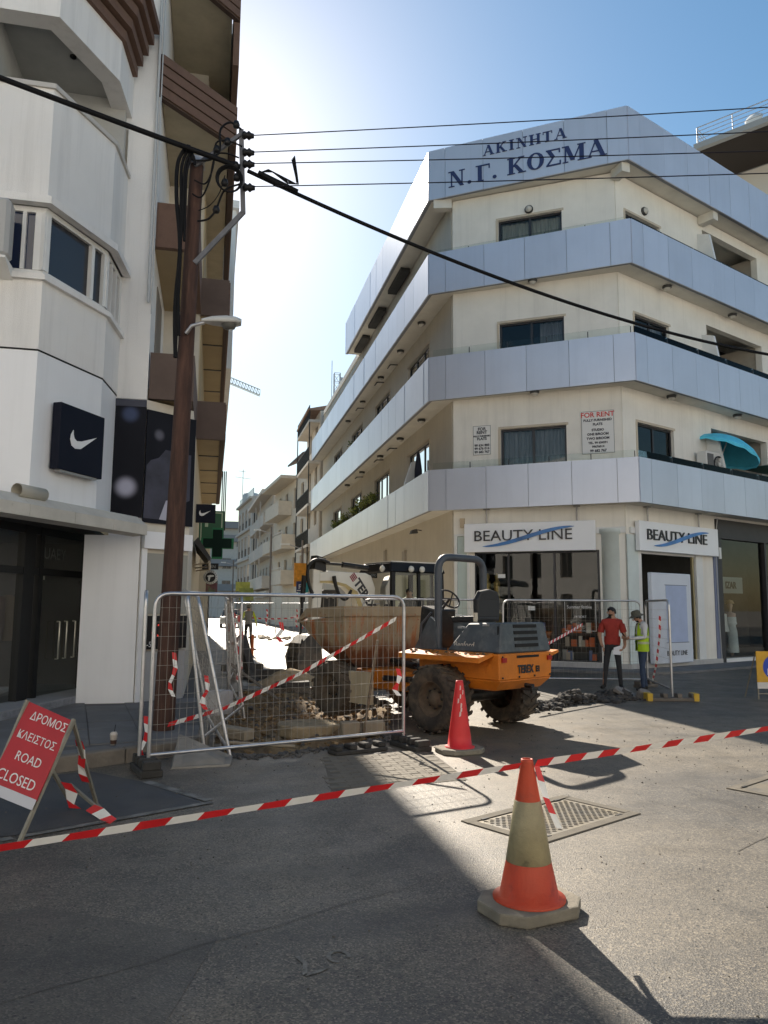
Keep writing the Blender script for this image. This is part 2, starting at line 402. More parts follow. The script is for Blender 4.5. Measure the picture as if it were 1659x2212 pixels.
def ground():
    mb = MB(); S = 900
    mb.quad((-S, -S, -.9), (S, -S, -.9), (S, S, -.9), (-S, S, -.9))
    struct(mb.build('ground', mat('earth', (.2, .18, .15), .95, var=.2)))
    # road: big sheets around a finely cut area holding the excavation
    mb = MB(); x0, x1, y0, y1 = -.6, 4.2, 8.4, 17.4; st = .1
    R = [(-70, 70, -60, y0), (-70, x0, y0, y1), (x1, 70, y0, y1), (-70, 70, y1, 220)]
    for a, b, c, d in R: mb.quad((a, c, 0), (b, c, 0), (b, d, 0), (a, d, 0))
    nx, ny = round((x1-x0)/st), round((y1-y0)/st); vid = {}
    def jit(i, j):
        x, y = x0+i*st, y0+j*st
        if 0 < i < nx and 0 < j < ny:
            n = mnoise.noise_vector(Vector((x*6, y*6, 0))); x += n.x*.05; y += n.y*.05
        return (x, y, 0)
    vs = []; fs = []
    for j in range(ny):
        for i in range(nx):
            cx, cy = x0+(i+.5)*st, y0+(j+.5)*st
            wob = mnoise.noise(Vector((cx*2.5, cy*2.5, 3)))*.12
            if in_poly(cx+wob, cy+wob*.7, PIT): continue
            f = []
            for a, b in ((i, j), (i+1, j), (i+1, j+1), (i, j+1)):
                if (a, b) not in vid: vid[(a, b)] = len(vs); vs.append(jit(a, b))
                f.append(vid[(a, b)])
            fs.append(tuple(f))
    # thickness of the broken asphalt edge
    cnt = {}
    for f in fs:
        for a, b in zip(f, f[1:]+f[:1]): cnt[(a, b)] = cnt.get((a, b), 0)+1
    base = len(vs); low = {}
    for (a, b) in list(cnt):
        if (b, a) in cnt: continue
        for k in (a, b):
            if k not in low: low[k] = len(vs); vs.append((vs[k][0], vs[k][1], -.14))
        fs.append((b, a, low[a], low[b]))
    mb.add(vs, fs)
    struct(mb.build('road', A_ROAD))
    # excavation: uneven soil in the pit, partly heaped
    mb = MB(); st = .07; X0, X1, Y0, Y1 = -.15, 3.5, 8.8, 16.8; nx, ny = int((X1-X0)/st), int((Y1-Y0)/st); vs = []
    MOUND = [(1.0, 10.9, .55, .16), (1.75, 11.0, .5, .2), (2.35, 11.3, .5, .22), (2.75, 12.6, .6, .2), (1.9, 13.2, .7, .14), (.7, 12.4, .5, .1), (1.3, 15.3, .8, .2), (2.2, 10.6, .35, .12), (.55, 9.9, .35, .1)]
    def soil_h(x, y):
        e = edge_dist(x, y, PIT); ins = in_poly(x, y, PIT)
        if not ins: return -.3
        h = -.1-.2*min(1, e/.35)
        for mx, my, r, hh in MOUND: h += hh*math.exp(-((x-mx)**2+(y-my)**2)/(r*r))
        k = min(1, e/.3)
        h += k*(mnoise.fractal(Vector((x*2.2, y*2.2, 0)), .9, 2.1, 5)*.1+abs(mnoise.noise(Vector((x*7, y*7, 5))))*.07+mnoise.noise(Vector((x*15, y*15, 1)))*.03)
        return h
    for j in range(ny+1):
        for i in range(nx+1):
            x, y = X0+i*st, Y0+j*st; vs.append((x, y, soil_h(x, y)))
    fs = [(j*(nx+1)+i, j*(nx+1)+i+1, (j+1)*(nx+1)+i+1, (j+1)*(nx+1)+i) for j in range(ny) for i in range(nx)]
    mb.add(vs, fs, True); struct(mb.build('excavation', A_SOIL))
    # dusty stretch of the side street beyond the pit
    mb = MB(); mb.quad((.75, 16.9, .004), (6.0, 16.9, .004), (6.2, 46, .004), (.9, 46, .004)); struct(mb.build('side_street', A_DUST))
    return soil_h
soil_h = ground()

def rock(mb, c, r, sq=.7, n=1):
    c = Vector(c); ph = random.random()*9
    t = (1+5**.5)/2
    vs = [(-1, t, 0), (1, t, 0), (-1, -t, 0), (1, -t, 0), (0, -1, t), (0, 1, t), (0, -1, -t), (0, 1, -t), (t, 0, -1), (t, 0, 1), (-t, 0, -1), (-t, 0, 1)]
    fs = [(0, 11, 5), (0, 5, 1), (0, 1, 7), (0, 7, 10), (0, 10, 11), (1, 5, 9), (5, 11, 4), (11, 10, 2), (10, 7, 6), (7, 1, 8), (3, 9, 4), (3, 4, 2), (3, 2, 6), (3, 6, 8), (3, 8, 9), (4, 9, 5), (2, 4, 11), (6, 2, 10), (8, 6, 7), (9, 8, 1)]
    R = Matrix.Rotation(random.random()*6, 3, 'Z') @ Matrix.Rotation(random.random()*.6, 3, 'X'); ax = random.uniform(.7, 1.3)
    mb.add([c+(R @ Vector((v[0]*ax, v[1], v[2]*sq)))*(r/1.9*random.uniform(.75, 1.2)) for v in vs], fs)

def rubble():
    mb = MB(); mb2 = MB()
    for i in range(1500):
        a = random.random(); x = random.uniform(.1, 3.1); y = random.uniform(9.2, 16.3)
        if not in_poly(x, y, PIT): continue
        r = random.choice((.02, .025, .03, .04, .06)); (mb if a < .7 else mb2).m = 0
        rock(mb if a < .86 else mb2, (x, y, soil_h(x, y)+r*.2), r)
    for i in range(380):   # crumbs spilled along the broken near edge
        k = random.randrange(0, 6); t = random.random(); p = lerp((*PIT[k], 0), (*PIT[k+1], 0), t)
        r = random.choice((.012, .018, .025, .035)); rock(mb2, (p.x+random.gauss(0, .07), p.y-abs(random.gauss(0, .09)), r*.3), r)
    o = mb.build('soil_lumps', mat('soil_lump', (.22, .145, .07), .95, var=.4, vscale=9, bump=.5), kind='stuff'); tag(o, 'loose brown clods and stones lying in the excavated street', 'rubble')
    o = mb2.build('broken_asphalt', mat('asphalt_crumb', (.085, .08, .075), .9, var=.5, vscale=7, bump=.5), kind='stuff'); tag(o, 'dark crumbs of broken asphalt in and along the excavation', 'rubble')
    # spoil strip by the two men
    mb = MB()
    for i in range(700):
        t = random.random(); c = lerp((4.75, 12.2, 0), (7.75, 13.7, 0), t); w = .3+.15*sin(t*9)
        off = random.gauss(0, w*.5); h = max(0, .2*(1-(off/w)**2))*(.6+.4*sin(t*14))
        r = random.choice((.03, .045, .06, .08)); rock(mb, (c.x-.4*off, c.y+.9*off, h*random.random()+r*.2), r)
    o = mb.build('trench_spoil', mat('spoil_dark', (.055, .05, .045), .95, var=.5, vscale=8, bump=.6), kind='stuff'); tag(o, 'long heap of black broken asphalt on the road before the two men', 'rubble')
    for nm, lb, (x, y, z), s, rz in (('asphalt_slab', 'pale tilted slab of asphalt at the end of the black heap', (7.75, 13.55, .1), (.34, .2, .07), .5), ('asphalt_slab', 'small grey lump standing beside the tilted slab in the heap', (8.05, 13.42, .08), (.14, .1, .17), .2)):
        mb = MB(); n = 7
        pl = [(cos(2*pi*i/n)*s[0]*random.uniform(.8, 1.1), sin(2*pi*i/n)*s[1]*random.uniform(.8, 1.1), -s[2]/2) for i in range(n)]
        mb.prism(pl, (0, 0, s[2])); o = mb.build(nm, mat('slab_grey', (.2, .18, .16), .9, var=.3, vscale=8, bump=.5), bevel=.012)
        o.location = (x, y, z); o.rotation_euler = (.5, .15, rz); tag(o, lb, 'slab')
rubble()
def grit():
    mb = MB()
    for i in range(1500):
        y = 2.2+random.random()**1.3*9; x = random.uniform(-2.5, 7.5)
        if in_poly(x, y, PIT) or (x < .1 and y > 8.2): continue
        r = random.choice((.002, .003, .004, .005, .007)) * (1.6 if y > 7 else 1)
        rock(mb, (x, y, r*.35), r)
    o = mb.build('road_grit', mat('grit', (.1, .09, .075), .9, var=.6, vscale=30), kind='stuff'); tag(o, 'scattered grit and small stones on the road', 'grit')
grit()

def pavements():
    # left pavement: polygon of flags behind a kerb, 0.15 high
    kz = .15
    K = [(-9, 6.6), (-2.6, 8.1), (-1.5, 8.6), (-.85, 9.0), (-.25, 9.35), (.0, 9.75), (.02, 10.6)]
    poly = [(x, y) for x, y in K]+[(.02, 26), (-.4, 30), (-3.5, 30), (-3.5, 14.5), (-9, 14.5)]
    mb = MB(); mb.prism([(x, y, -.05) for x, y in poly], (0, 0, kz+.05-.012)); o = struct(mb.build('pavement', mat('paving_joint', (.1, .095, .09), .9)))
    # flagstones
    sz = .58; rot = .16
    cells = 0
    for i in range(-16, 10):
        for j in range(-4, 26):
            cx, cy = -1.5+(i*sz)*cos(rot)-(j*sz)*sin(rot), 9+(i*sz)*sin(rot)+(j*sz)*cos(rot)
            if not in_poly(cx, cy, poly) or edge_dist(cx, cy, poly) < .36 or cy > 16.5 or cx < -5: continue
            if in_poly(cx, cy, [(-1.15, 13.1), (-.4, 13.7), (-.4, 30), (-5, 30), (-5, 13.1)]): continue
            h = sz/2-.006; m = MB(); c, s_ = cos(rot), sin(rot)
            pts = [(cx+a*c-b*s_, cy+a*s_+b*c, kz-.03) for a, b in ((-h, -h), (h, -h), (h, h), (-h, h))]
            m.prism(pts, (0, 0, .03+random.uniform(-.004, .003))); m.build('flagstone', A_PAVE, o); cells += 1
    # margin infill along the kerb (cement bed)
    m = MB(); m.prism([(x, y, kz-.03) for x, y in K]+[(-.42, 10.6, kz-.03), (-.45, 10.0, kz-.03), (-.75, 9.55, kz-.03), (-1.35, 9.1, kz-.03), (-2.4, 8.6, kz-.03), (-9, 7.1, kz-.03)], (0, 0, .022)); m.build('cement_bed', A_PAVE, o)
    # kerb stones
    for (a, b) in zip(K+[(.02, 26)], K[1:]+[(.02, 26)]):
        a, b = Vector((*a, 0)), Vector((*b, 0)); L = (b-a).length
        if L < .05: continue
        n = max(1, round(L/.8)); d = (b-a)/L; nr = Vector((-d.y, d.x, 0))
        if a.y > 10.5: n = 6; b = a+Vector((0, 5, 0))
        for i in range(n):
            p, q = lerp(a, b, i/n)+d*.006, lerp(a, b, (i+1)/n)-d*.006
            m = MB(); m.prism([p-nr*.03+Vector((0, 0, -.03)), q-nr*.03+Vector((0, 0, -.03)), q+nr*.1+Vector((0, 0, -.03)), p+nr*.1+Vector((0, 0, -.03))], (0, 0, kz+.036)); m.build('kerbstone', A_KERB, o, bevel=.012)
    # right pavement in front of the shop, almost flush with the road
    mb = MB(); mb.prism([(6.9, 22.2, -.05), (7.0, 20.7, -.05), (10.9, 18.1, -.05), (12.4, 18.4, -.05), (30, 26.2, -.05), (30, 29, -.05), (11.4, 21, -.05)], (0, 0, .11))
    struct(mb.build('shop_pavement', A_PAVE))
    mb = MB(); mb.box(6.0, 7.2, 22.3, 60, -.05, .12); struct(mb.build('side_pavement', A_PAVE))
pavements()

def road_marks():
    blue = mat('worn_blue_paint', (.05, .053, .062), .8, var=.25, vscale=4, col2=(.08, .076, .07), c2amt=.52, c2scale=2.6, c2sharp=.25, bump=.3, bscale=60)
    wht = mat('worn_white_paint', (.22, .21, .19), .8, var=.2, vscale=6, col2=(.08, .075, .066), c2amt=.5, c2scale=7, c2sharp=.15, bump=.3, bscale=60)
    mb = MB(); mb.quad((-1.35, 6.38, .004), (.0, 7.1, .004), (-.52, 7.95, .004), (-1.15, 8.6, .004)); mb.quad((-1.35, 6.38, .004), (-1.15, 8.6, .004), (-3.2, 7.7, .004), (-2.9, 6.0, .004))
    struct(mb.build('road_marking', blue))
    mb = MB()
    def line(a, b, w):
        a, b = Vector((*a, .008)), Vector((*b, .008)); d = (b-a).normalized(); n = Vector((-d.y, d.x, 0))*w/2; mb.quad(a-n, b-n, b+n, a+n)
    line((-1.3, 6.33), (.07, 7.08), .08); line((.05, 7.14), (-.55, 8.0), .09); line((-1.35, 6.3), (-3.2, 5.4), .09)
    struct(mb.build('road_marking', wht))
    # faded old painted curl near the camera
    mb = MB(); pts = [(.62, 3.02), (.66, 2.98), (.68, 2.9), (.63, 2.86)]
    a = [(.47, 3.98), (.5, 3.9), (.485, 3.78), (.55, 3.8), (.6, 3.84)]
    faint = mat('faint_paint', (.22, .21, .185), .85, var=.2, vscale=9, col2=(.1, .094, .083), c2amt=.5, c2scale=14)
    def strip(pts, w):
        pts = [Vector((*p, .004)) for p in pts]
        for p, q in zip(pts, pts[1:]):
            d = (q-p).normalized(); n = Vector((-d.y, d.x, 0))*w/2; mb.quad(p-n, q-n, q+n, p+n)
    strip(a, .022); strip([(.67+.05*cos(t), 3.94+.06*sin(t)) for t in [i*.5-.4 for i in range(11)]], .022)
    struct(mb.build('road_marking', faint))
    # tar joints in the carriageway
    tar = mat('tar_joint', (.075, .068, .06), .6, var=.3, vscale=12)
    mb = MB()
    def tline(pts, w):
        pts = [Vector((p[0], p[1], .005)) for p in pts]
        for p, q in zip(pts, pts[1:]):
            d = (q-p).normalized(); n = Vector((-d.y, d.x, 0))*w/2; mb.quad(p-n, q-n, q+n, p+n)
    tline([(-1.6+i*.2, 3.4+i*.098+.02*sin(i*1.7)) for i in range(17)], .006)
    tline([(3.7+i*.3, 5.0+i*.16+.02*sin(i*1.3)) for i in range(8)], .008)
    struct(mb.build('road_joint', tar))
    # two old trench reinstatements in the asphalt
    pa = asphalt('asphalt_patch', (.055, .05, .043), (.115, .1, .078)); mb = MB()
    mb.prism([(-1.9, 2.6, .0), (-.2, 3.2, .0), (.1, 4.3, .0), (-.9, 4.9, .0), (-2.6, 4.1, .0)], (0, 0, .003)); mb.prism([(3.6, 3.0, 0), (4.1, 3.1, 0), (5.6, 6.0, 0), (5.2, 6.1, 0)], (0, 0, .003)); struct(mb.build('road_patch', pa))
    # patch of small block paving by the fence foot
    pm = mat('sett_paving', (.15, .13, .1), .85, var=.18, vscale=5, bump=.3, bscale=60)
    mb0 = MB(); mb0.quad((1.15, 7.3, .003), (2.55, 7.5, .003), (2.6, 9.1, .003), (1.3, 8.9, .003)); base = struct(mb0.build('paving_patch', mat('sett_joint', (.11, .096, .075), .9)))
    s = MB(); s.box(-.096, .096, -.046, .046, 0, .004); src = None
    for j in range(16):
        for i in range(7):
            x = 1.25+i*.2+(j % 2)*.1; y = 7.45+j*.1
            if not in_poly(x, y, [(1.2, 7.38), (2.52, 7.56), (2.55, 9.0), (1.35, 8.85)]): continue
            M = TR(x, y+.02*i*.14*5, .003, .14)
            if src is None: src = s.build('paving_sett', pm, base, local=True); src.matrix_local = M
            else: piece('paving_sett', src, base, M)
road_marks()

def manhole(o, ang, L, Wd, label, plate=True):
    t = thing('manhole', label, 'manhole', (o[0], o[1], 0), ang)
    con = mat('manhole_surround', (.11, .095, .072), .9, var=.2, vscale=5, col2=(.075, .067, .053), c2amt=.4, c2scale=4, bump=.3, bscale=50)
    iron = mat('cast_iron', (.16, .15, .135), .55, metal=.6, var=.3, vscale=7, col2=(.22, .19, .14), c2amt=.5, c2scale=5)
    m = MB(); a = .09
    for x0, x1, y0, y1 in ((-L/2-a, L/2+a, -Wd/2-a, -Wd/2), (-L/2-a, L/2+a, Wd/2, Wd/2+a), (-L/2-a, -L/2, -Wd/2, Wd/2), (L/2, L/2+a, -Wd/2, Wd/2)): m.box(x0, x1, y0, y1, -.03, .01)
    m.build('surround', con, t, local=True, bevel=.006)
    m = MB(); m.box(-L/2+.008, L/2-.008, -Wd/2+.008, Wd/2-.008, -.03, .004)
    cov = m.build('cover', iron, t, local=True)
    if plate:
        m = MB(); nx, ny = int(L/.036), int(Wd/.036)
        for i in range(nx):
            for j in range(ny):
                x, y = -L/2+.05+i*(L-.08)/nx, -Wd/2+.05+j*(Wd-.08)/ny; d = .014
                k = 1 if (i+j) % 2 else -1
                m.add([(x-d, y-d*k, .004), (x+d, y+d*k, .004), (x+d*.6, y+d*k*.6+.006, .011), (x-d*.6, y-d*k*.6+.006, .011), (x+d*.3, y-d*k*.3+.013, .004)], [(0, 1, 2, 3), (3, 2, 4)])
        m.build('tread_pattern', iron, cov, local=True, kind='stuff')
    for x, y in ((-L/2+.1, -Wd/2), (L/2-.1, -Wd/2), (-L/2+.1, Wd/2), (L/2-.1, Wd/2)):
        m = MB(); m.box(x-.04, x+.04, y-.012, y+.012, -.01, .013); m.build('lifting_lug', mat('dark_iron', (.03, .03, .03), .6, metal=.5), cov, local=True)
manhole((2.78, 6.06), radians(28), 1.15, .62, 'studded rectangular manhole cover behind the orange and white cone')
manhole((5.55, 6.62), radians(28), 1.0, .6, 'manhole cover at the right edge of the sunlit road', False)
# ================================================================== CORNER BUILDING ON THE RIGHT
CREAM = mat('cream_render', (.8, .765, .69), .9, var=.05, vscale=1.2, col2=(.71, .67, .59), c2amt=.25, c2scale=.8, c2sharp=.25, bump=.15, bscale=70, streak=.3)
SOFF = mat('soffit_paint', (.68, .65, .58), .9, streak=.1, var=.08, vscale=1.5, col2=(.48, .43, .36), c2amt=.22, c2scale=.7, c2sharp=.2)
ALU = mat('aluminium_panel', (.6, .63, .72), .34, metal=.35, var=.05, vscale=.6, spec=.6, streak=.16, objvar=.05)  # reflected sky tinted into the base colour; the metal itself is silver
ALUFR = mat('dark_window_frame', (.035, .035, .04), .4, metal=.3)
WHTFR = mat('white_frame', (.72, .72, .7), .45, var=.05)
GLS = glass_mat('window_glass', (.62, .68, .68), 1.55)
GLS_CLEAR = glass_mat('clear_glass', (.95, .97, .96), 1.2)
SHOPGL = glass_mat('shop_glass', (.88, .9, .88), 1.55)
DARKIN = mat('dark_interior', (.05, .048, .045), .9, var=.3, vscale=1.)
CURT = mat('curtain', (.42, .4, .44), .9, var=.2, vscale=10, stretch=(6, 6, .2))
LAMPM = mat('lamp_housing', (.05, .05, .05), .5)
LAMPG = mat('frosted_glass', (.55, .53, .48), .4)
h57, h66 = radians(57), radians(66)
K0 = (11.2, 19.3); A0 = (6.32, 22.1); B0 = (11.25, 18.6)
KC = Fr(K0, (sin(h57), -cos(h57)), (-cos(h57), -sin(h57)))
KR = Fr(K0, (sin(h66), cos(h66)), (cos(h66), -sin(h66)))
KS = Fr((7.06, 22.0), (0, 1), (-1, 0))
dAB = Vector((B0[0]-A0[0], B0[1]-A0[1], 0)).normalized()
BC = Fr(A0, dAB, (dAB.y, -dAB.x)); BR = Fr(B0, (sin(h66), cos(h66)), (cos(h66), -sin(h66))); BS = Fr(A0, (0, 1), (-1, 0))
LAB = 6.046; RL = 13.0; YF = 28.4
kos = thing('corner_building', 'four storey cream corner building with grey panel bands and blue Greek lettering', 'building', (10, 24, 0))

def kosma():
    K = kos
    # --- walls with openings
    ch_ops = [(-4.82, -4.52, .2, 3.8), (-4.3, -.72, .2, 3.32), (-3.48, -1.55, 5.1, 6.97), (-3.48, -1.55, 8.4, 10.24), (-3.48, -1.55, 11.8, 13.55)]
    rt_ops = [(.62, 3.75, .2, 3.32), (4.62, 12.4, .05, 4.4), (.7, 2.52, 5.1, 7.03), (.74, 2.5, 8.4, 10.3), (.45, 2.2, 11.8, 13.4), (4.6, 8.1, 5.1, 7.42), (4.6, 8.1, 8.4, 10.85), (4.6, 8.1, 11.8, 14.1), (9.2, 12, 5.1, 7.4), (9.2, 12, 8.4, 10.8), (9.2, 12, 11.8, 14.1)]
    st_ops = [(3.6, 5.2, .2, 3.1), (9.4, 12.2, .2, 3.2), (14, 17, .2, 3.2), (19, 22, .2, 3.2)]
    for z0, z1 in ((5.1, 7.3), (8.4, 10.7), (11.8, 14)):
        for s0 in (2.6, 8.6, 14.6, 20.6): st_ops.append((s0, s0+3.0, z0, z1))
    m = MB(); wall_open(m, KC, -4.93, -.02, -.2, 14.45, -.22, 0, ch_ops); m.build('wall', CREAM, K, label='cream render wall across the corner')
    m = MB(); wall_open(m, KR, .02, RL, -.2, 14.45, -.22, 0, rt_ops); m.build('wall', CREAM, K)
    m = MB(); wall_open(m, KS, .12, YF, -.2, 14.45, -.22, 0, st_ops); m.build('wall', mat('street_render_shaded', (.6, .55, .46), .9, var=.06, vscale=1.2, streak=.25), K)  # darker version of the cream render, with the street side's shade in its colour
    # --- inner core walls so the rooms have depth and sky light stays out
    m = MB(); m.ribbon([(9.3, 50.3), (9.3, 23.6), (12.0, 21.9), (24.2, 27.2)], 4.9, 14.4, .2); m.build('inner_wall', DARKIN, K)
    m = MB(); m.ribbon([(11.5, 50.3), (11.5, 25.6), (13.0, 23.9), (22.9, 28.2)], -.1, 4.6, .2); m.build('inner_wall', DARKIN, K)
    m = MB(); m.box(7.3, 11.5, 50.1, 50.3, -.1, 14.4); m.build('end_closure', DARKIN, K)
    e0 = KR.P(RL-.25, -.3, 0); e1 = KR.P(RL-.25, -6, 0); m = MB(); m.bar(e0+Vector((0, 0, 7)), e1+Vector((0, 0, 7)), .2, 14.2); m.build('end_closure', DARKIN, K)  # end wall added only to stop sky light leaking into the rooms
    # --- slabs
    for i, (z0, yend) in enumerate(((4.59, 50.5), (7.98, 50.5), (11.38, 50.5), (14.48, 37.5))):
        pl = [(6.45, yend), (6.45, 22.17), (11.27, 18.745), tuple(BR.P(RL, -.13, 0))[:2], tuple(BR.P(RL, -9, 0))[:2], (13.5, yend)]
        m = MB(); m.prism([(x, y, z0) for x, y in pl], (0, 0, .3)); m.build('floor_slab' if i < 3 else 'roof_slab', SOFF, K)
    if 1:
        m = MB(); m.box(7.0, 13, 37.5, 50.3, 14.4, 14.7); m.build('roof_slab', SOFF, K)
    m = MB(); m.prism([(7.2, 50, .1), (7.2, 22.2, .1), (11.2, 19.5, .1), (23, 24.9, .1), (21, 29, .1), (12, 26, .1), (12, 50, .1)], (0, 0, .08)); m.build('shop_floor', mat('shop_floor', (.3, .28, .25), .5, var=.1), K)
    # --- parapet backing and aluminium panels, one by one
    src = MB(); src.box(0, 1, -.02, .02, 0, 1); srco = None
    for z0, z1, yl in ((4.56, 5.8, YF), (7.95, 9.32, YF), (11.35, 12.66, YF), (14.45, 16.1, 15.4)):
        far = (A0[0], A0[1]+yl)
        off = lambda fr, s: tuple(fr.P(s, -.03, 0))[:2]
        pts = [(A0[0]+.03, far[1]), (A0[0]+.03, A0[1]+.02), (B0[0], B0[1]+.035), tuple(BR.P(RL, -.03, 0))[:2]]
        m = MB(); m.ribbon(pts, z0+.01, z1-.01, .09); m.build('parapet', mat('parapet_backing', (.22, .23, .25), .7), K)
        for fr, seams in ((BC, [0.012, .55, 1.78, 3.02, 4.25, 5.48, LAB+.004]), (BR, [.012]+[.55+1.23*i for i in range(11)]), (BS, [.02]+[.55+1.23*i for i in range(24) if .55+1.23*i <= yl]+([yl] if yl < YF else [YF]))):
            for a, b in zip(seams, seams[1:]):
                if b-a < .05: continue
                M = fr.mtx(a+.006, random.uniform(-.003, .003), z0) @ Matrix.Rotation(random.uniform(-.004, .004), 4, 'Z') @ Matrix.Diagonal((b-a-.012, 1, z1-z0, 1))
                if srco is None: srco = src.build('panel', ALU, K, local=True); srco.matrix_local = root_matrix(K).inverted() @ M
                else: piece('panel', srco, K, M)
    # --- low glass balustrades above the panels
    for z0, z1 in ((5.8, 6.02), (9.32, 9.56), (12.66, 12.78)):
        for fr, s0, s1 in ((BC, .1, LAB-.1), (BR, .1, RL)):
            n = 5 if fr is BC else 8
            for i in range(n):
                a, b = s0+(s1-s0)*i/n, s0+(s1-s0)*(i+1)/n
                m = MB(); fr.box(m, a+.01, b-.01, -.09, -.08, z0, z1); m.build('balustrade_glass', GLS_CLEAR, K)
                m = MB(); fr.box(m, b-.012, b+.012, -.095, -.075, z0, z1-.03); m.build('balustrade_clip', ALUFR, K)
    # --- windows
    def win(fr, s0, s1, z0, z1, n=2, curt=True, shut=None):
        f = MB(); t = .06
        for a, b, c, d in ((s0, s1, z0, z0+t), (s0, s1, z1-t, z1), (s0, s0+t, z0+t, z1-t), (s1-t, s1, z0+t, z1-t)): fr.box(f, a, b, -.17, -.1, c, d)
        for i in range(1, n):
            s = s0+(s1-s0)*i/n; fr.box(f, s-t*.6, s+t*.6, -.165, -.105, z0+t, z1-t)
        w = f.build('window', ALUFR, K)
        for i in range(n):
            g = MB(); a, b = s0+(s1-s0)*i/n+.03, s0+(s1-s0)*(i+1)/n-.03; g.quad(fr.P(a, -.135, z0+.05), fr.P(b, -.135, z0+.05), fr.P(b, -.135, z1-.05), fr.P(a, -.135, z1-.05)); g.build('pane', GLS, w)
        if curt:
            c = MB(); k = 40; prev = None; sa, sb = (s0+.05, s1-.05) if shut is None else shut
            for i in range(k+1):
                s = sa+(sb-sa)*i/k; d = -.3+.035*sin(i*1.9)+.02*sin(i*.7)
                if prev: c.quad(fr.P(prev[0], prev[1], z0+.03), fr.P(s, d, z0+.03), fr.P(s, d, z1-.04), fr.P(prev[0], prev[1], z1-.04))
                prev = (s, d)
            c.build('curtain', [CURT, mat('curtain_dark', (.2, .18, .2), .9, var=.2, vscale=10, stretch=(6, 6, .2)), mat('curtain_cream', (.6, .56, .5), .9, var=.15, vscale=10, stretch=(6, 6, .2))][int(abs(s0*7+z0*3)) % 3], w)
        r = MB(); fr.box(r, s0-.06, s1+.06, .0, .018, z1, z1+.07); fr.box(r, s0-.07, s0, .0, .018, z0, z1); r.build('trim', mat('window_trim', (.55, .47, .36), .8), w)
    win(KC, -3.48, -1.55, 5.1, 6.97); win(KC, -3.48, -1.55, 8.4, 10.24, shut=(-2.3, -1.6)); win(KC, -3.48, -1.55, 11.8, 13.55)
    win(KR, .7, 2.52, 5.1, 7.03, curt=False); win(KR, .74, 2.5, 8.4, 10.3); win(KR, .45, 2.2, 11.8, 13.4)
    for z0, z1 in ((5.1, 7.3), (8.4, 10.7), (11.8, 14)):
        for s0 in (2.6, 8.6, 14.6, 20.6): win(KS, s0, s0+3.0, z0, z1, 3, False)
    # recessed loggias on the right
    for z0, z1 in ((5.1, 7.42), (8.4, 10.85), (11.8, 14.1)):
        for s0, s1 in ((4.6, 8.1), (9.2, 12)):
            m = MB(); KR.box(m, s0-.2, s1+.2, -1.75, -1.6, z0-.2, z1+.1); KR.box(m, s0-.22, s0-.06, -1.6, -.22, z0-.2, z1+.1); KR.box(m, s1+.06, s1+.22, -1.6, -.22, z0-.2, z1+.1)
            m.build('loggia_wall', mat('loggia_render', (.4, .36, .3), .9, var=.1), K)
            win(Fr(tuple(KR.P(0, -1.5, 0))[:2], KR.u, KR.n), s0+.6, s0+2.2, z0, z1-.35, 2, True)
    # balcony divider walls with a cut corner
    for z in (4.9, 8.3, 11.7):
        m = MB(); s = 4.3; t = z+1.75 if z > 5 else z+1.75
        poly = [KR.P(s, .0, z), KR.P(s, .56, z), KR.P(s, .56, z+1.1), KR.P(s, .4, z+2.0), KR.P(s, .0, z+2.15)]
        m.prism(poly, KR.u*.1); m.build('balcony_divider', WHTFR, K)
    m = MB(); m.prism([(7.04, 25.8, 4.9), (6.5, 25.8, 4.9), (6.5, 25.8, 6.0), (6.75, 25.8, 6.75), (7.04, 25.8, 6.85)], (0, .12, 0)); m.build('balcony_divider', WHTFR, K)
    # --- brackets under the roof
    for a, b in (((11.2, 19.28), (11.27, 18.78)), ((7.05, 22.0), (6.5, 22.17)), (tuple(KR.P(4.5, .02, 0))[:2], tuple(KR.P(4.5, .55, 0))[:2])):
        m = MB(); m.bar((a[0], a[1], 14.33), (b[0], b[1], 14.33), .28, .29); m.build('roof_bracket', SOFF, K)
    # --- round bulkhead lamps on walls and soffits
    def lamp(p, n, r=.13):
        m = MB(); m.lathe([(0, 0), (r, 0), (r, .05), (r*.8, .08)], 16, p, n); o = m.build('bulkhead_lamp', LAMPM, K)
        m = MB(); m.lathe([(r*.8, .05), (r*.6, .12), (0, .14)], 16, p, n); m.build('lens', LAMPG, o)
    lamp(KC.P(-2.52, .0, 13.74), KC.n); lamp(KR.P(1.39, .0, 13.68), KR.n)
    for z in (7.97, 11.37):
        for fr, ss in ((KC, (-2.4,)), (KR, (2.0, 5.7))):
            for s in ss: lamp(fr.P(s, .3, z), (0, 0, -1), .14)
        for y in (24.5, 27.5, 31, 35, 39): lamp((6.75, y, z), (0, 0, -1), .14)
    # water pipes below the street-side soffits
    for z in (7.9, 11.3):
        for y in (29, 31.5, 36): 
            m = MB(); m.tube([(7.0, y, z), (6.7, y, z-.02), (6.7, y+.5, z-.02)], .025, 6); m.build('pipe', LAMPM, K)
    # --- roof beam slots (pergola) under the street side of the top band
    for y in (27, 31, 34.5):
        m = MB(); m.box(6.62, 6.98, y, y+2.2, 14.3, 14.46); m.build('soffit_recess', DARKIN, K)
    # --- ground floor trim
    plm = mat('shop_plinth', (.42, .41, .4), .6, var=.12, vscale=4)
    m = MB(); m.ribbon([tuple(KC.P(-4.93, .12, 0))[:2], tuple(KC.P(0, .12, 0))[:2], tuple(KR.P(.0, .12, 0))[:2], tuple(KR.P(4.5, .12, 0))[:2]][0:1]+[(11.185, 19.165)]+[tuple(KR.P(4.5, .12, 0))[:2]], -.05, .19, .3); m.build('plinth', plm, K)
    cm = mat('column_paint', (.6, .66, .64), .5, var=.05)
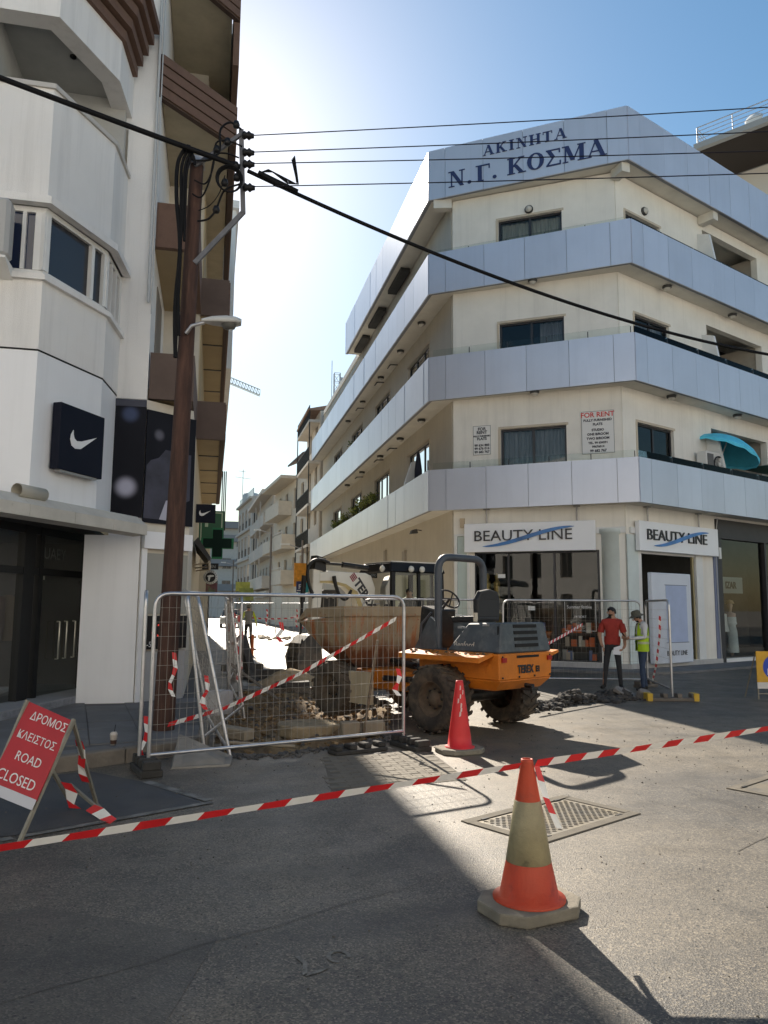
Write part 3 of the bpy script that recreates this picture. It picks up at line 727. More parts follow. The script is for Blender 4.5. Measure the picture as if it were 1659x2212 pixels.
    m = MB(); c = KC.P(-.42, -.1, 0); m.lathe([(.26, .1), (.26, 3.75), (.33, 3.78), (.33, 3.9)], 24, c); m.build('column', cm, K)
    m = MB(); KR.box(m, .02, .5, -.1, .03, .19, 3.75); m.build('pilaster', cm, K)
    m = MB(); KC.box(m, -.98, .0, .0, .06, 3.78, 3.95); m.build('cornice', WHTFR, K)
    m = MB(); KR.box(m, .15, .62, .0, .06, 3.78, 3.95); m.build('cornice', WHTFR, K)
    # left glazed side panel
    m = MB()
    for a, b, c_, d in ((-4.9, -4.82, .15, 3.85), (-4.52, -4.46, .15, 3.85), (-4.82, -4.52, 3.8, 3.86)): KC.box(m, a, b, -.05, .04, c_, d)
    sf = m.build('side_light', WHTFR, K); g = MB(); KC.box(g, -4.82, -4.52, -.03, -.02, .2, 3.8); g.build('pane', mat('frosted_pane', (.5, .58, .55), .25, var=.04), sf)
    # big shop window, three panes and dark mullions
    m = MB()
    for a in (-4.3, -3.3, -1.98, -.76): KC.box(m, a-.03, a+.03, -.15, -.05, .2, 3.32)
    KC.box(m, -4.3, -.72, -.16, -.04, .17, .24); KC.box(m, -4.3, -.72, -.16, -.04, 3.26, 3.34)
    wf = m.build('shop_window', ALUFR, K)
    for a, b in ((-4.27, -3.33), (-3.27, -2.01), (-1.95, -.79)):
        g = MB(); g.quad(KC.P(a, -.1, .24), KC.P(b, -.1, .24), KC.P(b, -.1, 3.26), KC.P(a, -.1, 3.26)); g.build('pane', SHOPGL, wf)
    # doorway on the right with dark head
    m = MB(); KR.box(m, 3.4, 3.75, -.14, .02, .15, 3.32); KR.box(m, .5, .66, -.14, .02, .15, 3.32); KR.box(m, .66, 3.4, -.14, .0, 3.24, 3.34); m.build('door_frame', WHTFR, K)
    m = MB(); KR.box(m, 3.28, 3.36, -.1, -.04, .18, 3.24); m.build('door_edge', mat('brass_trim', (.45, .38, .22), .4, metal=.6), K)
    # second shop: dark front
    dk = mat('dark_shopfront', (.03, .027, .03), .5, var=.2)
    m = MB(); KR.box(m, 4.55, 4.8, -.15, .05, -.05, 4.5); KR.box(m, 4.8, 12.3, -.15, .05, 3.9, 4.5); KR.box(m, 7.5, 7.62, -.15, .03, .2, 3.9); m.build('shopfront', dk, K)
    m = MB(); KR.box(m, 4.8, 12.3, -.15, .06, -.02, .17); m.build('shop_sill', WHTFR, K)
    m = MB(); KR.box(m, 4.36, 4.54, -.02, .05, -.02, 3.3); m.build('painted_pier', mat('pier_blue_grey', (.2, .23, .33), .7), K)
    for a, b in ((4.8, 7.5), (7.62, 12.3)):
        g = MB(); g.quad(KR.P(a, -.08, .17), KR.P(b, -.08, .17), KR.P(b, -.08, 3.9), KR.P(a, -.08, 3.9)); g.build('shop_pane', SHOPGL, K)
    # street side ground floor: pilasters, blue poster board, shop openings
    m = MB(); KS.box(m, 5.7, 6.1, 0, .08, -.05, 3.75); m.build('pilaster', mat('pilaster_grey', (.4, .36, .3), .8), K)
    m = MB(); KS.box(m, 9.0, 9.3, 0, .08, -.05, 4.0); m.build('pilaster', MATS['pilaster_grey'], K)
    m = MB(); KS.box(m, 6.1, 20, 0, .03, 2.9, 3.05); m.build('string_course', MATS['pilaster_grey'], K)
    for s0, s1 in ((9.4, 12.2), (14, 17), (19, 22)):
        m = MB(); KS.box(m, s0, s1, -.12, -.08, .2, 3.2); m.build('roller_shutter', mat('shutter_grey', (.35, .32, .28), .7, var=.1, stretch=(1, 1, 20)), K)
    m = MB(); KS.box(m, 3.6, 5.2, -.12, -.06, .2, 3.1); m.build('poster_board', mat('poster_blue', (.03, .09, .2), .5, var=.5, vscale=1.5, col2=(.1, .25, .4), c2amt=.35, c2scale=1.3, c2sharp=.3), K)
    # flood lamp and camera on the street side
    m = MB(); m.bar((6.95, 25.2, 4.28), (6.7, 25.2, 4.3), .03, .03); m.prism([(6.8, 25.08, 4.18), (6.55, 25.08, 4.15), (6.6, 25.08, 4.28), (6.75, 25.08, 4.32)], (0, .26, 0)); m.build('flood_lamp', LAMPM, K)
    m = MB(); KC.box(m, -4.72, -4.58, .0, .08, 4.05, 4.33); m.build('alarm_box', mat('alarm_beige', (.5, .4, .28), .6), K)
    for fr, s in ((KC, -3.9), (KC, -1.3), (KR, .9), (KR, 3.5)):
        m = MB(); m.bar(fr.P(s, .1, 4.6), fr.P(s, .1, 4.1), .04, .04); fr.box(m, s-.09, s+.09, .04, .16, 4.55, 4.58); m.build('sign_hanger', mat('galv', (.35, .34, .33), .5, metal=.6), K)
    m = MB(); m.tube([KR.P(4.6, .08, 4.5), KR.P(4.46, .09, 4.1), KR.P(4.42, .08, 3.2), KR.P(4.44, .08, 1.5), KR.P(4.5, .08, 0.1)], .016, 6); m.build('cable', mat('cable_grey', (.4, .4, .4), .6), K)
    m = MB(); KR.box(m, 4.62, 4.74, .05, .08, 3.25, 3.6); m.build('number_plate', WHTFR, K)
    return
kosma()

# --- serif lettering on the roof band, each letter a part of the sign
def glyph(ch):
    T, t, sf = .22, .07, .06
    def bar(x0, y0, x1, y1, w): return [(x0-w/2, y0), (x0+w/2, y0), (x1+w/2, y1), (x1-w/2, y1)]
    def serif(x, y, w=.2): return [(x-w, y), (x+w, y), (x+w, y+sf), (x-w, y+sf)]
    R = lambda x0, y0, x1, y1: [(x0, y0), (x1, y0), (x1, y1), (x0, y1)]
    if ch == 'I': return .5, [bar(.25, 0, .25, 1, T), serif(.25, 0), serif(.25, 1-sf)]
    if ch == 'H': return .95, [bar(.2, 0, .2, 1, T), bar(.75, 0, .75, 1, T), serif(.2, 0), serif(.2, 1-sf), serif(.75, 0), serif(.75, 1-sf), R(.2, .47, .75, .47+t)]
    if ch == 'T': return .85, [bar(.42, 0, .42, 1, T), serif(.42, 0), R(.04, .93, .8, 1), R(.04, .75, .1, .95), R(.74, .75, .8, .95)]
    if ch == 'G': return .8, [bar(.22, 0, .22, 1, T), serif(.22, 0), serif(.2, 1-sf), R(.2, .93, .75, 1), R(.69, .72, .75, .95)]
    if ch == 'K': return .98, [bar(.22, 0, .22, 1, T), serif(.22, 0), serif(.22, 1-sf), bar(.3, .42, .75, 1, t+.03), bar(.78, 0, .42, .55, T), serif(.78, 0), serif(.75, 1-sf, .16)]
    if ch == 'N': return .95, [bar(.18, 0, .18, 1, t), bar(.75, 0, .75, 1, t), bar(.75, 0, .2, 1, T), serif(.18, 0, .16), serif(.14, 1-sf, .14), serif(.75, 1-sf, .16)]
    if ch == 'A': return .95, [bar(.12, 0, .47, 1, t), bar(.8, 0, .47, 1, T), R(.25, .3, .68, .3+t), serif(.12, 0, .14), serif(.8, 0, .18)]
    if ch == 'M': return 1.15, [bar(.16, 0, .18, 1, t), bar(.52, .1, .22, 1, T), bar(.55, .1, .9, 1, t), bar(.95, 0, .95, 1, T), serif(.16, 0, .14), serif(.95, 0, .2), serif(.14, 1-sf, .14), serif(.95, 1-sf, .2)]
    if ch == 'S': return .85, [R(.06, 0, .78, .09), R(.06, .92, .76, 1), bar(.42, .5, .16, 1, T), bar(.12, .06, .42, .52, t+.03), R(.72, 0, .79, .26), R(.69, .74, .76, 1)]
    if ch == '.': return .42, [[(.2+.11*cos(i*pi/5), .1+.11*sin(i*pi/5)) for i in range(10)]]
    if ch == 'O':
        out = []; n = 18
        for i in range(n):
            a, b = 2*pi*i/n, 2*pi*(i+1)/n; f = lambda q, rx, ry: (.45+rx*cos(q), .5+ry*sin(q))
            out.append([f(a, .43, .52), f(b, .43, .52), f(b, .21, .45), f(a, .21, .45)])
        return .92, out
    return .4, []
def greek():
    nav = mat('navy_letter', (.022, .035, .12), .5, var=.15)
    t = thing('roof_lettering', 'navy blue serif Greek letters on the grey roof band', 'sign', tuple(BC.P(3, .02, 15.2)))
    for line, s0, s1, z, hgt in (('AKINHTA', 1.78, 4.33, 15.52, .33), ('N.G.KOSMA', .66, 5.45, 14.72, .52)):
        sp = {'N.G.KOSMA': [0, 0, .12, 0, .42, .04, .0, .0, .02]}.get(line, [0]+[.13]*6)
        ws = [glyph(c)[0]+q for c, q in zip(line, sp)]; kx = (s1-s0)/sum(ws); s = s0
        for c, q in zip(line, sp):
            wd, polys = glyph(c); s += q*kx; m = MB()
            for j, p in enumerate(polys): m.prism([BC.P(s+x*kx, .022+.0006*j, z+y*hgt) for x, y in p], BC.n*.018)
            m.build('letter', nav, t); s += wd*kx
greek()

# --- sign boards of the shop on the corner
def beauty(fr, s0, s1, label):
    t = thing('shop_sign', label, 'sign', tuple(fr.P((s0+s1)/2, .1, 3.3)))
    m = MB(); fr.box(m, s0, s1, .06, .2, 3.3, 4.14); m.build('board', mat('sign_white', (.84, .85, .87), .35, var=.03, vscale=.8), t, bevel=.01)
    W_ = s1-s0
    text_obj('lettering', 'BEAUTY LINE', .44, fr, s0+W_*.075, .225, 3.62, mat('letter_black', (.02, .02, .025), .35), t, .03, sx=W_*.85/2.92)
    m = MB(); pts = []
    for i in range(25):
        x = i/24; y = 3*x*x-2*x*x*x; w_ = .055*sin(pi*x)**.6+.004; pts.append((s0+W_*(.15+.7*x), 3.46+.52*y, w_))
    for a, b in zip(pts, pts[1:]): m.prism([fr.P(a[0], .245, a[1]-a[2]), fr.P(b[0], .245, b[1]-b[2]), fr.P(b[0], .245, b[1]+b[2]), fr.P(a[0], .245, a[1]+a[2])], fr.n*.012)
    m.build('wave', mat('wave_blue', (.05, .2, .5), .35, var=.4, vscale=1.2), t)
beauty(KC, -4.56, -.8, 'white sign board with black letters and blue wave over the wide shop window')
beauty(KR, .35, 4.38, 'white sign board with black letters and blue wave over the shop doorway')

def rent(s0, s1, z0, z1, lines, label):
    t = thing('rent_sign', label, 'sign', tuple(KC.P((s0+s1)/2, .02, z0)))
    m = MB(); KC.box(m, s0, s1, .004, .02, z0, z1); m.build('board', mat('sign_paper', (.74, .73, .7), .6), t)
    m = MB(); fr = mat('thin_grey', (.2, .2, .2), .6); e = .012
    for a, b, c, d in ((s0, s1, z0, z0+e), (s0, s1, z1-e, z1), (s0, s0+e, z0, z1), (s1-e, s1, z0, z1)): KC.box(m, a, b, .0185, .023, c, d)
    m.build('border', fr, t)
    for body, y, sz, red in lines:
        text_obj('lettering', body, sz, KC, (s0+s1)/2, .024, z0+(z1-z0)*y, mat('letter_red', (.6, .03, .02), .5) if red else mat('letter_dark', (.04, .04, .05), .5), t, .004, 'CENTER', bold=.004)
rent(-4.31, -3.77, 6.23, 7.12, [('FOR', .84, .13, 0), ('RENT', .72, .13, 0), ('FULLY FURNISHED', .62, .062, 0), ('FLATS', .51, .11, 0), ('99 634 803', .29, .1, 0), ('99 676 016', .18, .1, 0), ('99 682 767', .06, .1, 0)], 'smaller white for rent notice left of the first floor window')
rent(-1.12, -.22, 6.06, 7.3, [('FOR RENT', .86, .2, 1), ('FULLY FURNISHED', .76, .095, 0), ('FLATS', .66, .1, 0), ('STUDIO', .53, .095, 0), ('ONE B/ROOM', .43, .095, 0), ('TWO B/ROOM', .33, .095, 0), ('TEL. 99 634591', .23, .085, 0), ('99676014', .14, .085, 0), ('99 682 767', .04, .1, 0)], 'larger for rent notice with red heading near the building corner')

def shop_stuff():
    # goods shelves inside the corner shop
    shelf = mat('shelf_dark', (.08, .075, .07), .5); goods = [mat('goods%d' % i, c, .5) for i, c in enumerate(((.5, .42, .34), (.75, .16, .04), (.12, .18, .42), (.75, .7, .62), (.3, .3, .3)))]
    for k, (s0, s1, d) in enumerate(((-3.2, -2.1, -.3), (-1.9, -.82, -.3))):
        t = thing('display_shelf', ['low shelf of boxed goods behind the middle shop pane', 'low shelf of orange goods behind the right shop pane'][k], 'shelf', tuple(KC.P((s0+s1)/2, d, .18)))
        m = MB()
        for z in (.2, .58, .96, 1.32): KC.box(m, s0, s1, d-.3, d, z, z+.03)
        KC.box(m, s0, s0+.03, d-.3, d, .23, 1.5); KC.box(m, s1-.03, s1, d-.3, d, .23, 1.5); m.build('rack', shelf, t)
        for gi in range(5):
            m = MB()
            for z in (.23, .61, .99):
                s = s0+.06
                while s < s1-.2:
                    w_ = random.uniform(.08, .2); h = random.uniform(.12, .3)
                    if random.randrange(5) == gi or (k == 1 and gi == 1 and random.random() < .3): KC.box(m, s, s+w_*.8, d-.2, d-.02-random.random()*.05, z, z+h)
                    s += w_
            if m.f: m.build('boxed_goods', goods[gi], t, kind='stuff')
    # gold statuettes and little notice in the left pane
    for s in (-4.0, -3.72):
        m = MB(); c = KC.P(s, -.4, 1.55); m.lathe([(.1, 0), (.1, .05), (.05, .1), (.07, .3), (.1, .45), (.06, .6), (.1, .75), (.09, .9), (.045, .95), (.065, 1.03), (.05, 1.12), (0, 1.16)], 14, c)
        m.lathe([(.16, -1.36), (.16, 0), (0, 0)], 16, c)
        tag(m.build('gold_statuette', mat('dull_gold', (.42, .31, .12), .4, metal=.5, var=.3, vscale=14)), 'slim gold figurine in the left shop pane, %s of the two' % ('further left' if s < -3.9 else 'further right'), 'figurine')
    for fr, s0, s1, z0, z1, d, lb in ((KC, -3.62, -3.4, 2.55, 2.66, -.08, 'small white notice at the top of the left shop pane'), (KC, -2.75, -2.55, 1.62, 1.74, -.08, 'small white price card stuck inside the middle shop pane')):
        m = MB(); fr.box(m, s0, s1, d, d+.006, z0, z1); tag(m.build('notice', WHTFR), lb, 'notice')
    # framed lettering decal on the right pane
    t = thing('window_decal', 'thin white frame with script lettering on the right shop pane', 'decal', tuple(KC.P(-1.3, -.06, 1.1)))
    m = MB(); e = .012; wm = mat('decal_white', (.75, .75, .75), .6)
    for a, b, c, d in ((-1.72, -.86, 1.05, 1.05+e), (-1.72, -.86, 1.92, 1.92+e), (-1.72, -1.72+e, 1.05, 1.92), (-.86-e, -.86, 1.05, 1.92)): KC.box(m, a, b, -.085, -.08, c, d)
    m.build('frame', wm, t)
    text_obj('lettering', 'Summer festive', .13, KC, -1.66, -.082, 1.68, wm, t, .003, sx=.85); text_obj('lettering', '14 SORT', .09, KC, -1.29, -.082, 1.42, wm, t, .003, 'CENTER')
    # white promotional panel in the doorway
    t = thing('promotion_panel', 'tall white promotional panel leaning in the shop doorway beside the fence', 'panel', tuple(KR.P(1.7, .2, .15)))
    m = MB(); KR.box(m, .75, 2.68, .12, .26, .16, 2.7); m.build('board', mat('panel_white', (.62, .66, .74), .4, var=.03), t, bevel=.02)
    m = MB(); KR.box(m, 1.4, 2.42, .262, .268, .75, 2.35); m.build('inset', mat('panel_pale_blue', (.4, .47, .66), .5, var=.06), t)
    m = MB(); e = .02
    for a, b, c, d in ((1.36, 2.46, 2.35, 2.35+e), (1.36, 2.46, .73, .75)): KR.box(m, a, b, .262, .275, c, d)
    m.build('groove', mat('panel_groove', (.2, .23, .3), .6), t)
    text_obj('lettering', 'BEAUTY LINE', .2, KR, 1.35, .27, .38, mat('letter_dark', (.04, .04, .05), .5), t, .006, sx=.85)
    # mannequins and hanging sign in the second shop
    dress = [mat('dress_floral', (.12, .04, .05), .8, col2=(.45, .3, .3), c2amt=.3, c2scale=14, c2sharp=.05), mat('blouse_white', (.6, .68, .7), .8, var=.08, vscale=12), mat('dress_pale', (.55, .66, .7), .8, var=.08, vscale=12)]
    skinm = mat('mannequin', (.45, .36, .3), .5)
    for i, s in enumerate((5.15, 5.62, 6.2)):
        t = thing('mannequin', ['mannequin in a dark floral dress nearest the door frame', 'mannequin in a white blouse and black skirt in the dark shop window', 'mannequin in a pale strapless dress in the dark shop window'][i], 'mannequin', tuple(KR.P(s, -.55, .17)))
        c = KR.P(s, -.55, .17)
        m = MB(); m.lathe([(0, 1.78), (.07, 1.74), (.09, 1.64), (.06, 1.52), (.045, 1.46), (.05, 1.42), (.17, 1.38), (.16, 1.2), (.12, 1.05), (.16, .9), (.1, .5), (.05, .05), (0, 0)], 16, c); m.build('body', skinm, t)
        m = MB()
        pr = [[(.165, 1.33), (.17, 1.2), (.135, 1.05), (.2, .85), (.26, .2)], [(.19, 1.36), (.19, 1.2), (.2, 1.0), (.25, .8)], [(.175, 1.27), (.18, 1.1), (.2, 1.05), (.15, 1.0), (.19, .8), (.22, .12)]][i]
        m.lathe(pr, 18, c); m.build('garment', dress[i], t)
        if i == 1: m = MB(); m.lathe([(.17, .95), (.2, .6), (.19, .3)], 16, c); m.build('skirt', mat('skirt_black', (.015, .015, .015), .8), t)
        if i == 2: m = MB(); m.lathe([(.15, 1.7), (.13, 1.74), (.1, 1.8), (0, 1.83)], 16, c); m.build('hat', mat('hat_straw', (.4, .33, .22), .9), t)
        if i < 2: m = MB(); m.lathe([(.0, 1.82), (.1, 1.76), (.11, 1.62), (.09, 1.45), (.07, 1.4)], 14, c-KR.n*.03); m.build('hair', mat('hair_dark', (.015, .012, .01), .6), t)
    t = thing('hanging_sign', 'grey hanging board lettered in black inside the dark shop window', 'sign', tuple(KR.P(5.85, -.3, 2.2)))
    m = MB(); KR.box(m, 5.12, 6.6, -.36, -.3, 2.2, 2.72); m.build('board', mat('sign_greygreen', (.26, .32, .33), .6), t)
    text_obj('lettering', 'IZAR', .3, KR, 5.86, -.29, 2.36, mat('letter_dark', (.04, .04, .05), .5), t, .01, 'CENTER', bold=.01)
    m = MB(); KR.box(m, 4.95, 5.6, -.8, -.78, 2.85, 3.3); tag(m.build('picture', mat('picture_yellow', (.5, .36, .04), .6, var=.5, vscale=5)), 'yellow picture hanging high in the dark shop window', 'picture')
    # air conditioner, parasols and plants on the balconies
    ac = mat('ac_white', (.66, .65, .62), .5)
    t = thing('air_conditioner', 'white outdoor air conditioner on the first floor balcony by the blue parasol', 'air conditioner', tuple(KR.P(4.0, .3, 5.6)))
    m = MB(); KR.box(m, 3.55, 4.5, .08, .42, 5.7, 6.5); m.build('casing', ac, t, bevel=.02)
    m = MB(); KR.box(m, 3.6, 3.9, .42, .45, 5.8, 6.42)
    m.build('side_grille', mat('grille', (.12, .12, .12), .6), t)
    m = MB(); m.lathe([(0, .0), (.25, 0), (.27, .02), (.27, .05), (.24, .05)], 24, KR.P(4.18, .42, 6.12), KR.n); fan = m.build('fan_guard', mat('fan_black', (.02, .02, .02), .6), t)
    m = MB(); m.lathe([(.07, .055), (.06, .07), (0, .07)], 14, KR.P(4.18, .42, 6.12), KR.n); m.build('hub', ac, fan)
    for z in (5.35, 5.69): pass
    m = MB(); KR.box(m, 3.6, 4.45, .1, .4, 4.9, 5.7); m.build('stand', mat('galv', (.35, .34, .33), .5, metal=.6), t)
    cyan = mat('parasol_cyan', (.1, .6, .8), .75, var=.1, vscale=3)
    t = thing('parasol', 'tilted bright blue parasol on the first floor balcony', 'parasol', tuple(KR.P(5.4, .15, 4.9)))
    ax = (KR.u*.35+Vector((0, 0, 1))+KR.n*.22).normalized(); top = KR.P(5.15, .25, 7.12)
    m = MB(); n = 48; prof = [(0, 0), (.32, -.04), (.65, -.14), (.95, -.32), (1.12, -.5)]
    m.lathe(prof, 24, top, ax); m.build('canopy', cyan, t)
    m = MB(); u = ax.orthogonal().normalized(); v = ax.cross(u)
    for k in range(24):
        a, b = 2*pi*k/24, 2*pi*(k+1)/24; dr = .06 if k % 2 else .1; dr2 = .1 if k % 2 else .06
        p = lambda q, z: top+ax*z+(u*cos(q)+v*sin(q))*1.12
        m.quad(p(a, -.5), p(b, -.5), p(b, -.5-dr2), p(a, -.5-dr))
    m.build('valance', cyan, t)
    m = MB(); m.tube([top, top-ax*.9, top-ax*.9-Vector((0, 0, 1.3))], .02, 8); m.build('pole', WHTFR, t)
    t = thing('parasol', 'closed dark parasol standing on the side street balcony', 'parasol', (6.75, 24.9, 4.9))
    m = MB(); m.lathe([(.02, 0), (.02, .9), (.14, .95), (.13, 1.4), (.06, 1.95), (0, 2.1)], 12, (6.75, 24.9, 4.9)); m.build('folded_canopy', mat('parasol_navy', (.02, .022, .04), .8), t)
    m = MB(); m.lathe([(.2, 0), (.2, .06), (.03, .08)], 14, (6.75, 24.9, 4.9)); m.build('base', WHTFR, t)
    m = MB(); KR.box(m, 6.3, 8.4, .0, .9, 6.28, 6.3)
    aw = m.build('striped_awning', [mat('awning_green', (.03, .12, .1), .8)]); tag(aw, 'dark green awning edge beside the blue parasol', 'awning')
shop_stuff()

def plants():
    lf = [mat('leaf_bright', (.2, .23, .035), .6, var=.3, vscale=12), mat('leaf_dark', (.05, .085, .02), .6, var=.3, vscale=12)]
    wood = mat('stem_brown', (.1, .07, .04), .8); pot = mat('planter', (.25, .15, .09), .8, var=.2)
    def plant(c, hgt, rad, nleaf, dark, label, grp):
        t = thing('balcony_plant', label, 'plant', c, group=grp); c = Vector(c)
        m = MB(); m.lathe([(.12, 0), (.16, .28), (.14, .28), (.13, .22)], 12, c); m.build('pot', pot, t)
        m = MB(); tips = []
        for k in range(12):
            a = random.random()*6.28; r = rad*random.uniform(.3, 1); tip = c+Vector((cos(a)*r*.7, sin(a)*r, .28+hgt*random.uniform(.55, 1)))
            mid = lerp(c+Vector((0, 0, .25)), tip, .5)+Vector((0, 0, .08)); m.tube([c+Vector((0, 0, .2)), mid, tip], [.012, .009, .004], 5); tips += [lerp(mid, tip, random.random()) for _ in range(4)]+[tip]
        m.build('stems', wood, t)
        m = MB()
        for k in range(nleaf):
            p = random.choice(tips)+Vector((random.gauss(0, .05), random.gauss(0, .05), random.gauss(0, .05)))
            d = Vector((random.gauss(0, 1), random.gauss(0, 1), random.uniform(-.2, 1.2))).normalized(); s_ = random.uniform(.06, .13); sd = d.cross(Vector((random.random(), random.random(), random.random()))).normalized()*s_*.28
            m.m = 1 if random.random() < dark else 0
            m.add([p, p+d*s_*.5+sd, p+d*s_, p+d*s_*.5-sd], [(0, 1, 2, 3)])
        m.build('leaves', lf, t, kind='stuff')
    O_ = ['first', 'second', 'third', 'fourth', 'fifth', 'sixth']
    for i, y in enumerate((31.5, 32.4, 33.2, 34.1, 35.0, 35.8)): plant((6.6, y, 5.45), .75, .42, 240, .35, O_[i]+' from the corner of the tall green plants on the first floor balcony', 'plants on the first floor balcony')
    for i, y in enumerate((38.5, 39.6, 40.6, 41.5)): plant((6.6, y, 5.45), .6, .42, 200, .3, O_[i]+' from the corner of the farther yellow green plants on the first floor balcony', 'plants on the first floor balcony')
    plant((6.6, 36.8, 8.75), .8, .3, 160, .6, 'dark climbing plant on the second floor balcony above the side street', None)
plants()
# ================================================================== CORNER BUILDING ON THE LEFT
STUC = mat('white_stucco', (.8, .79, .77), .92, streak=.35, var=.05, vscale=.9, col2=(.7, .67, .63), c2amt=.22, c2scale=.9, c2sharp=.25, bump=.5, bscale=90)
CLAD = mat('white_cladding', (.8, .81, .83), .5, var=.03, vscale=.7, streak=.15)
BROWN = mat('brown_concrete', (.145, .085, .06), .85, var=.18, vscale=3, col2=(.1, .06, .045), c2amt=.35, c2scale=3, bump=.25, bscale=50)
BROWNP = mat('brown_flaking_paint', (.12, .085, .07), .85, var=.12, vscale=3, col2=(.55, .52, .48), c2amt=.19, c2scale=2.6, c2sharp=.015)
YSOF = mat('yellow_soffit', (.38, .3, .18), .9, var=.08, vscale=1.2, col2=(.33, .25, .15), c2amt=.3, c2scale=1.5)
GREYR = mat('grey_render', (.42, .42, .4), .9, var=.08)
BLK = mat('black_metal', (.009, .009, .01), .5, spec=.3)
PW = [(-9, 11.0), (-2.42, 10.98), (-1.74, 12.2), (-1.64, 13.16)]
hd = radians(28.5); DG = Fr((-1.74, 12.2), (sin(hd), cos(hd)), (cos(hd), -sin(hd)))
def offs(pts, t):
    pts = [Vector(p) for p in pts]; k = len(pts); out = []
    for i in range(k):
        ns = []
        if i > 0: d = (pts[i]-pts[i-1]).normalized(); ns.append(Vector((d.y, -d.x)))
        if i < k-1: d = (pts[i+1]-pts[i]).normalized(); ns.append(Vector((d.y, -d.x)))
        n = sum(ns, Vector((0, 0))); n = n/n.dot(ns[0]); out.append(tuple(pts[i]+n*t))
    return out
lb = thing('apartment_building', 'white stucco apartment block with angular bay and brown ribbed balcony fascias', 'building', (-4, 16, 0))
def left_building():
    B = lb
    # --- bay, storey by storey
    m = MB(); m.ribbon(PW, 2.98, 5.14, .25); m.build('cladding', CLAD, B, label='smooth white cladding above the shop canopy')
    m = MB(); m.ribbon(offs(PW, .004), 5.14, 5.165, .2); m.build('shadow_joint', BLK, B)
    m = MB(); m.ribbon(offs(PW, .012), 5.165, 6.14, .26); m.build('bay_wall', STUC, B)
    m = MB(); m.ribbon(offs(PW, .075), 6.14, 6.22, .35); m.build('window_sill', STUC, B)
    m = MB(); m.ribbon(offs(PW, .012), 7.22, 9.0, .26); m.build('bay_wall', STUC, B)
    m = MB(); m.ribbon(offs(PW, .14), 7.22, 7.33, .38); m.build('window_hood', STUC, B)
    m = MB(); m.ribbon(offs(PW, .05), 9.0, 9.07, .35); m.build('coping', mat('coping_grey', (.5, .48, .45), .8), B)
    m = MB(); m.ribbon(offs(PW, .03), 10.12, 11.75, .3); m.build('bay_fascia', STUC, B)
    m = MB(); pl = offs(PW, -.28); m.prism([(x, y, 10.3) for x, y in pl]+[(-9, 13.2, 10.3)], (0, 0, .2)); m.build('balcony_soffit', GREYR, B)
    m = MB(); m.prism([(x, y, 7.35) for x, y in offs(PW, -.26)]+[(-9, 13.2, 7.35)], (0, 0, .25)); m.build('balcony_floor', GREYR, B)
    m = MB(); m.box(-9, -1.7, 12.95, 13.15, 7.6, 10.3); m.box(-3.5, -3.3, 11.3, 12.95, 7.6, 10.3); m.build('balcony_back_wall', GREYR, B)
    m = MB(); m.lathe([(.05, 0), (.05, .03), (.02, .05)], 10, (-2.4, 12.0, 10.3), (0, 0, -1)); m.build('ceiling_lamp', BLK, B)
    # ribbed cornice: four stepped courses
    for i in range(5):
        m = MB(); m.ribbon(offs(PW, .1+.085*i)[:3]+[tuple(Vector(offs(PW, .1+.085*i)[3])-Vector((0, .12)))], 10.82+.21*i, 10.99+.21*i, .3); m.build('cornice_rib', BROWN, B)
        m = MB(); m.ribbon(offs(PW, .06+.085*i)[:3]+[tuple(Vector(offs(PW, .06+.085*i)[3])-Vector((0, .14)))], 10.99+.21*i, 11.03+.21*i, .25); m.build('cornice_rib', BROWN, B)
    m = MB(); m.ribbon(offs(PW, .02), 11.87, 15.0, .3); m.build('bay_wall', STUC, B)
    # bay windows
    FR1 = Fr((-2.42, 10.98), (-1, -.003), (.003, -1))
    def bw(fr, s0, s1, posts, glassm, inner):
        m = MB(); t = .07
        fr.box(m, min(s0, s1), max(s0, s1), -.12, -.02, 6.22, 6.3); fr.box(m, min(s0, s1), max(s0, s1), -.12, -.02, 7.14, 7.22)
        for p, w_ in posts: fr.box(m, p-w_/2, p+w_/2, -.14, -.005, 6.3, 7.14)
        wd = m.build('bay_window', WHTFR, B)
        ps = sorted(p for p, _ in posts)
        for a, b in zip(ps, ps[1:]):
            g = MB(); g.quad(fr.P(a, -.07, 6.3), fr.P(b, -.07, 6.3), fr.P(b, -.07, 7.14), fr.P(a, -.07, 7.14)); g.build('pane', glassm, wd)
    dkglass = mat('dark_screen_glass', (.03, .03, .035), .15, spec=.5)
    blg = mat('blue_dark_glass', (.02, .03, .07), .1, spec=.6)
    bw(DG, -1.39, 0, [(-1.36, .12), (-.36, .07), (-.03, .12)], dkglass, 0)
    bw(FR1, 0, 5, [(.06, .16), (.28, .05), (.5, .05), (.75, .06), (1.2, .05), (2.2, .1), (4, .1)], blg, 0)
    S3 = Fr((-1.74, 12.2), (.1, .96), (.96, -.1)); bw(S3, 0, .95, [(.03, .12), (.3, .04), (.6, .06), (.9, .12)], blg, 0)
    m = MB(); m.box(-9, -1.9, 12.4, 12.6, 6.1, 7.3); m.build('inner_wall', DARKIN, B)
    # --- main front strip and the wall round the corner
    m = MB(); m.prism([(-1.66, 13.16, 5.12), (-1.15, 13.16, 5.12), (-1.15, 16.4, 5.12), (-1.35, 16.4, 5.12), (-1.35, 13.4, 5.12), (-1.66, 13.4, 5.12)], (0, 0, 10.4)); m.build('wall', STUC, B)
    m = MB(); m.box(-1.152, -1.13, 14.1, 15.3, 5.95, 7.5); m.build('balcony_door', mat('door_brown', (.2, .17, .14), .7), B)
    m = MB(); m.box(-1.15, -.42, 16.24, 16.42, 5.15, 14.5); m.build('wall', mat('wall_cream', (.6, .56, .48), .9, var=.06), B)
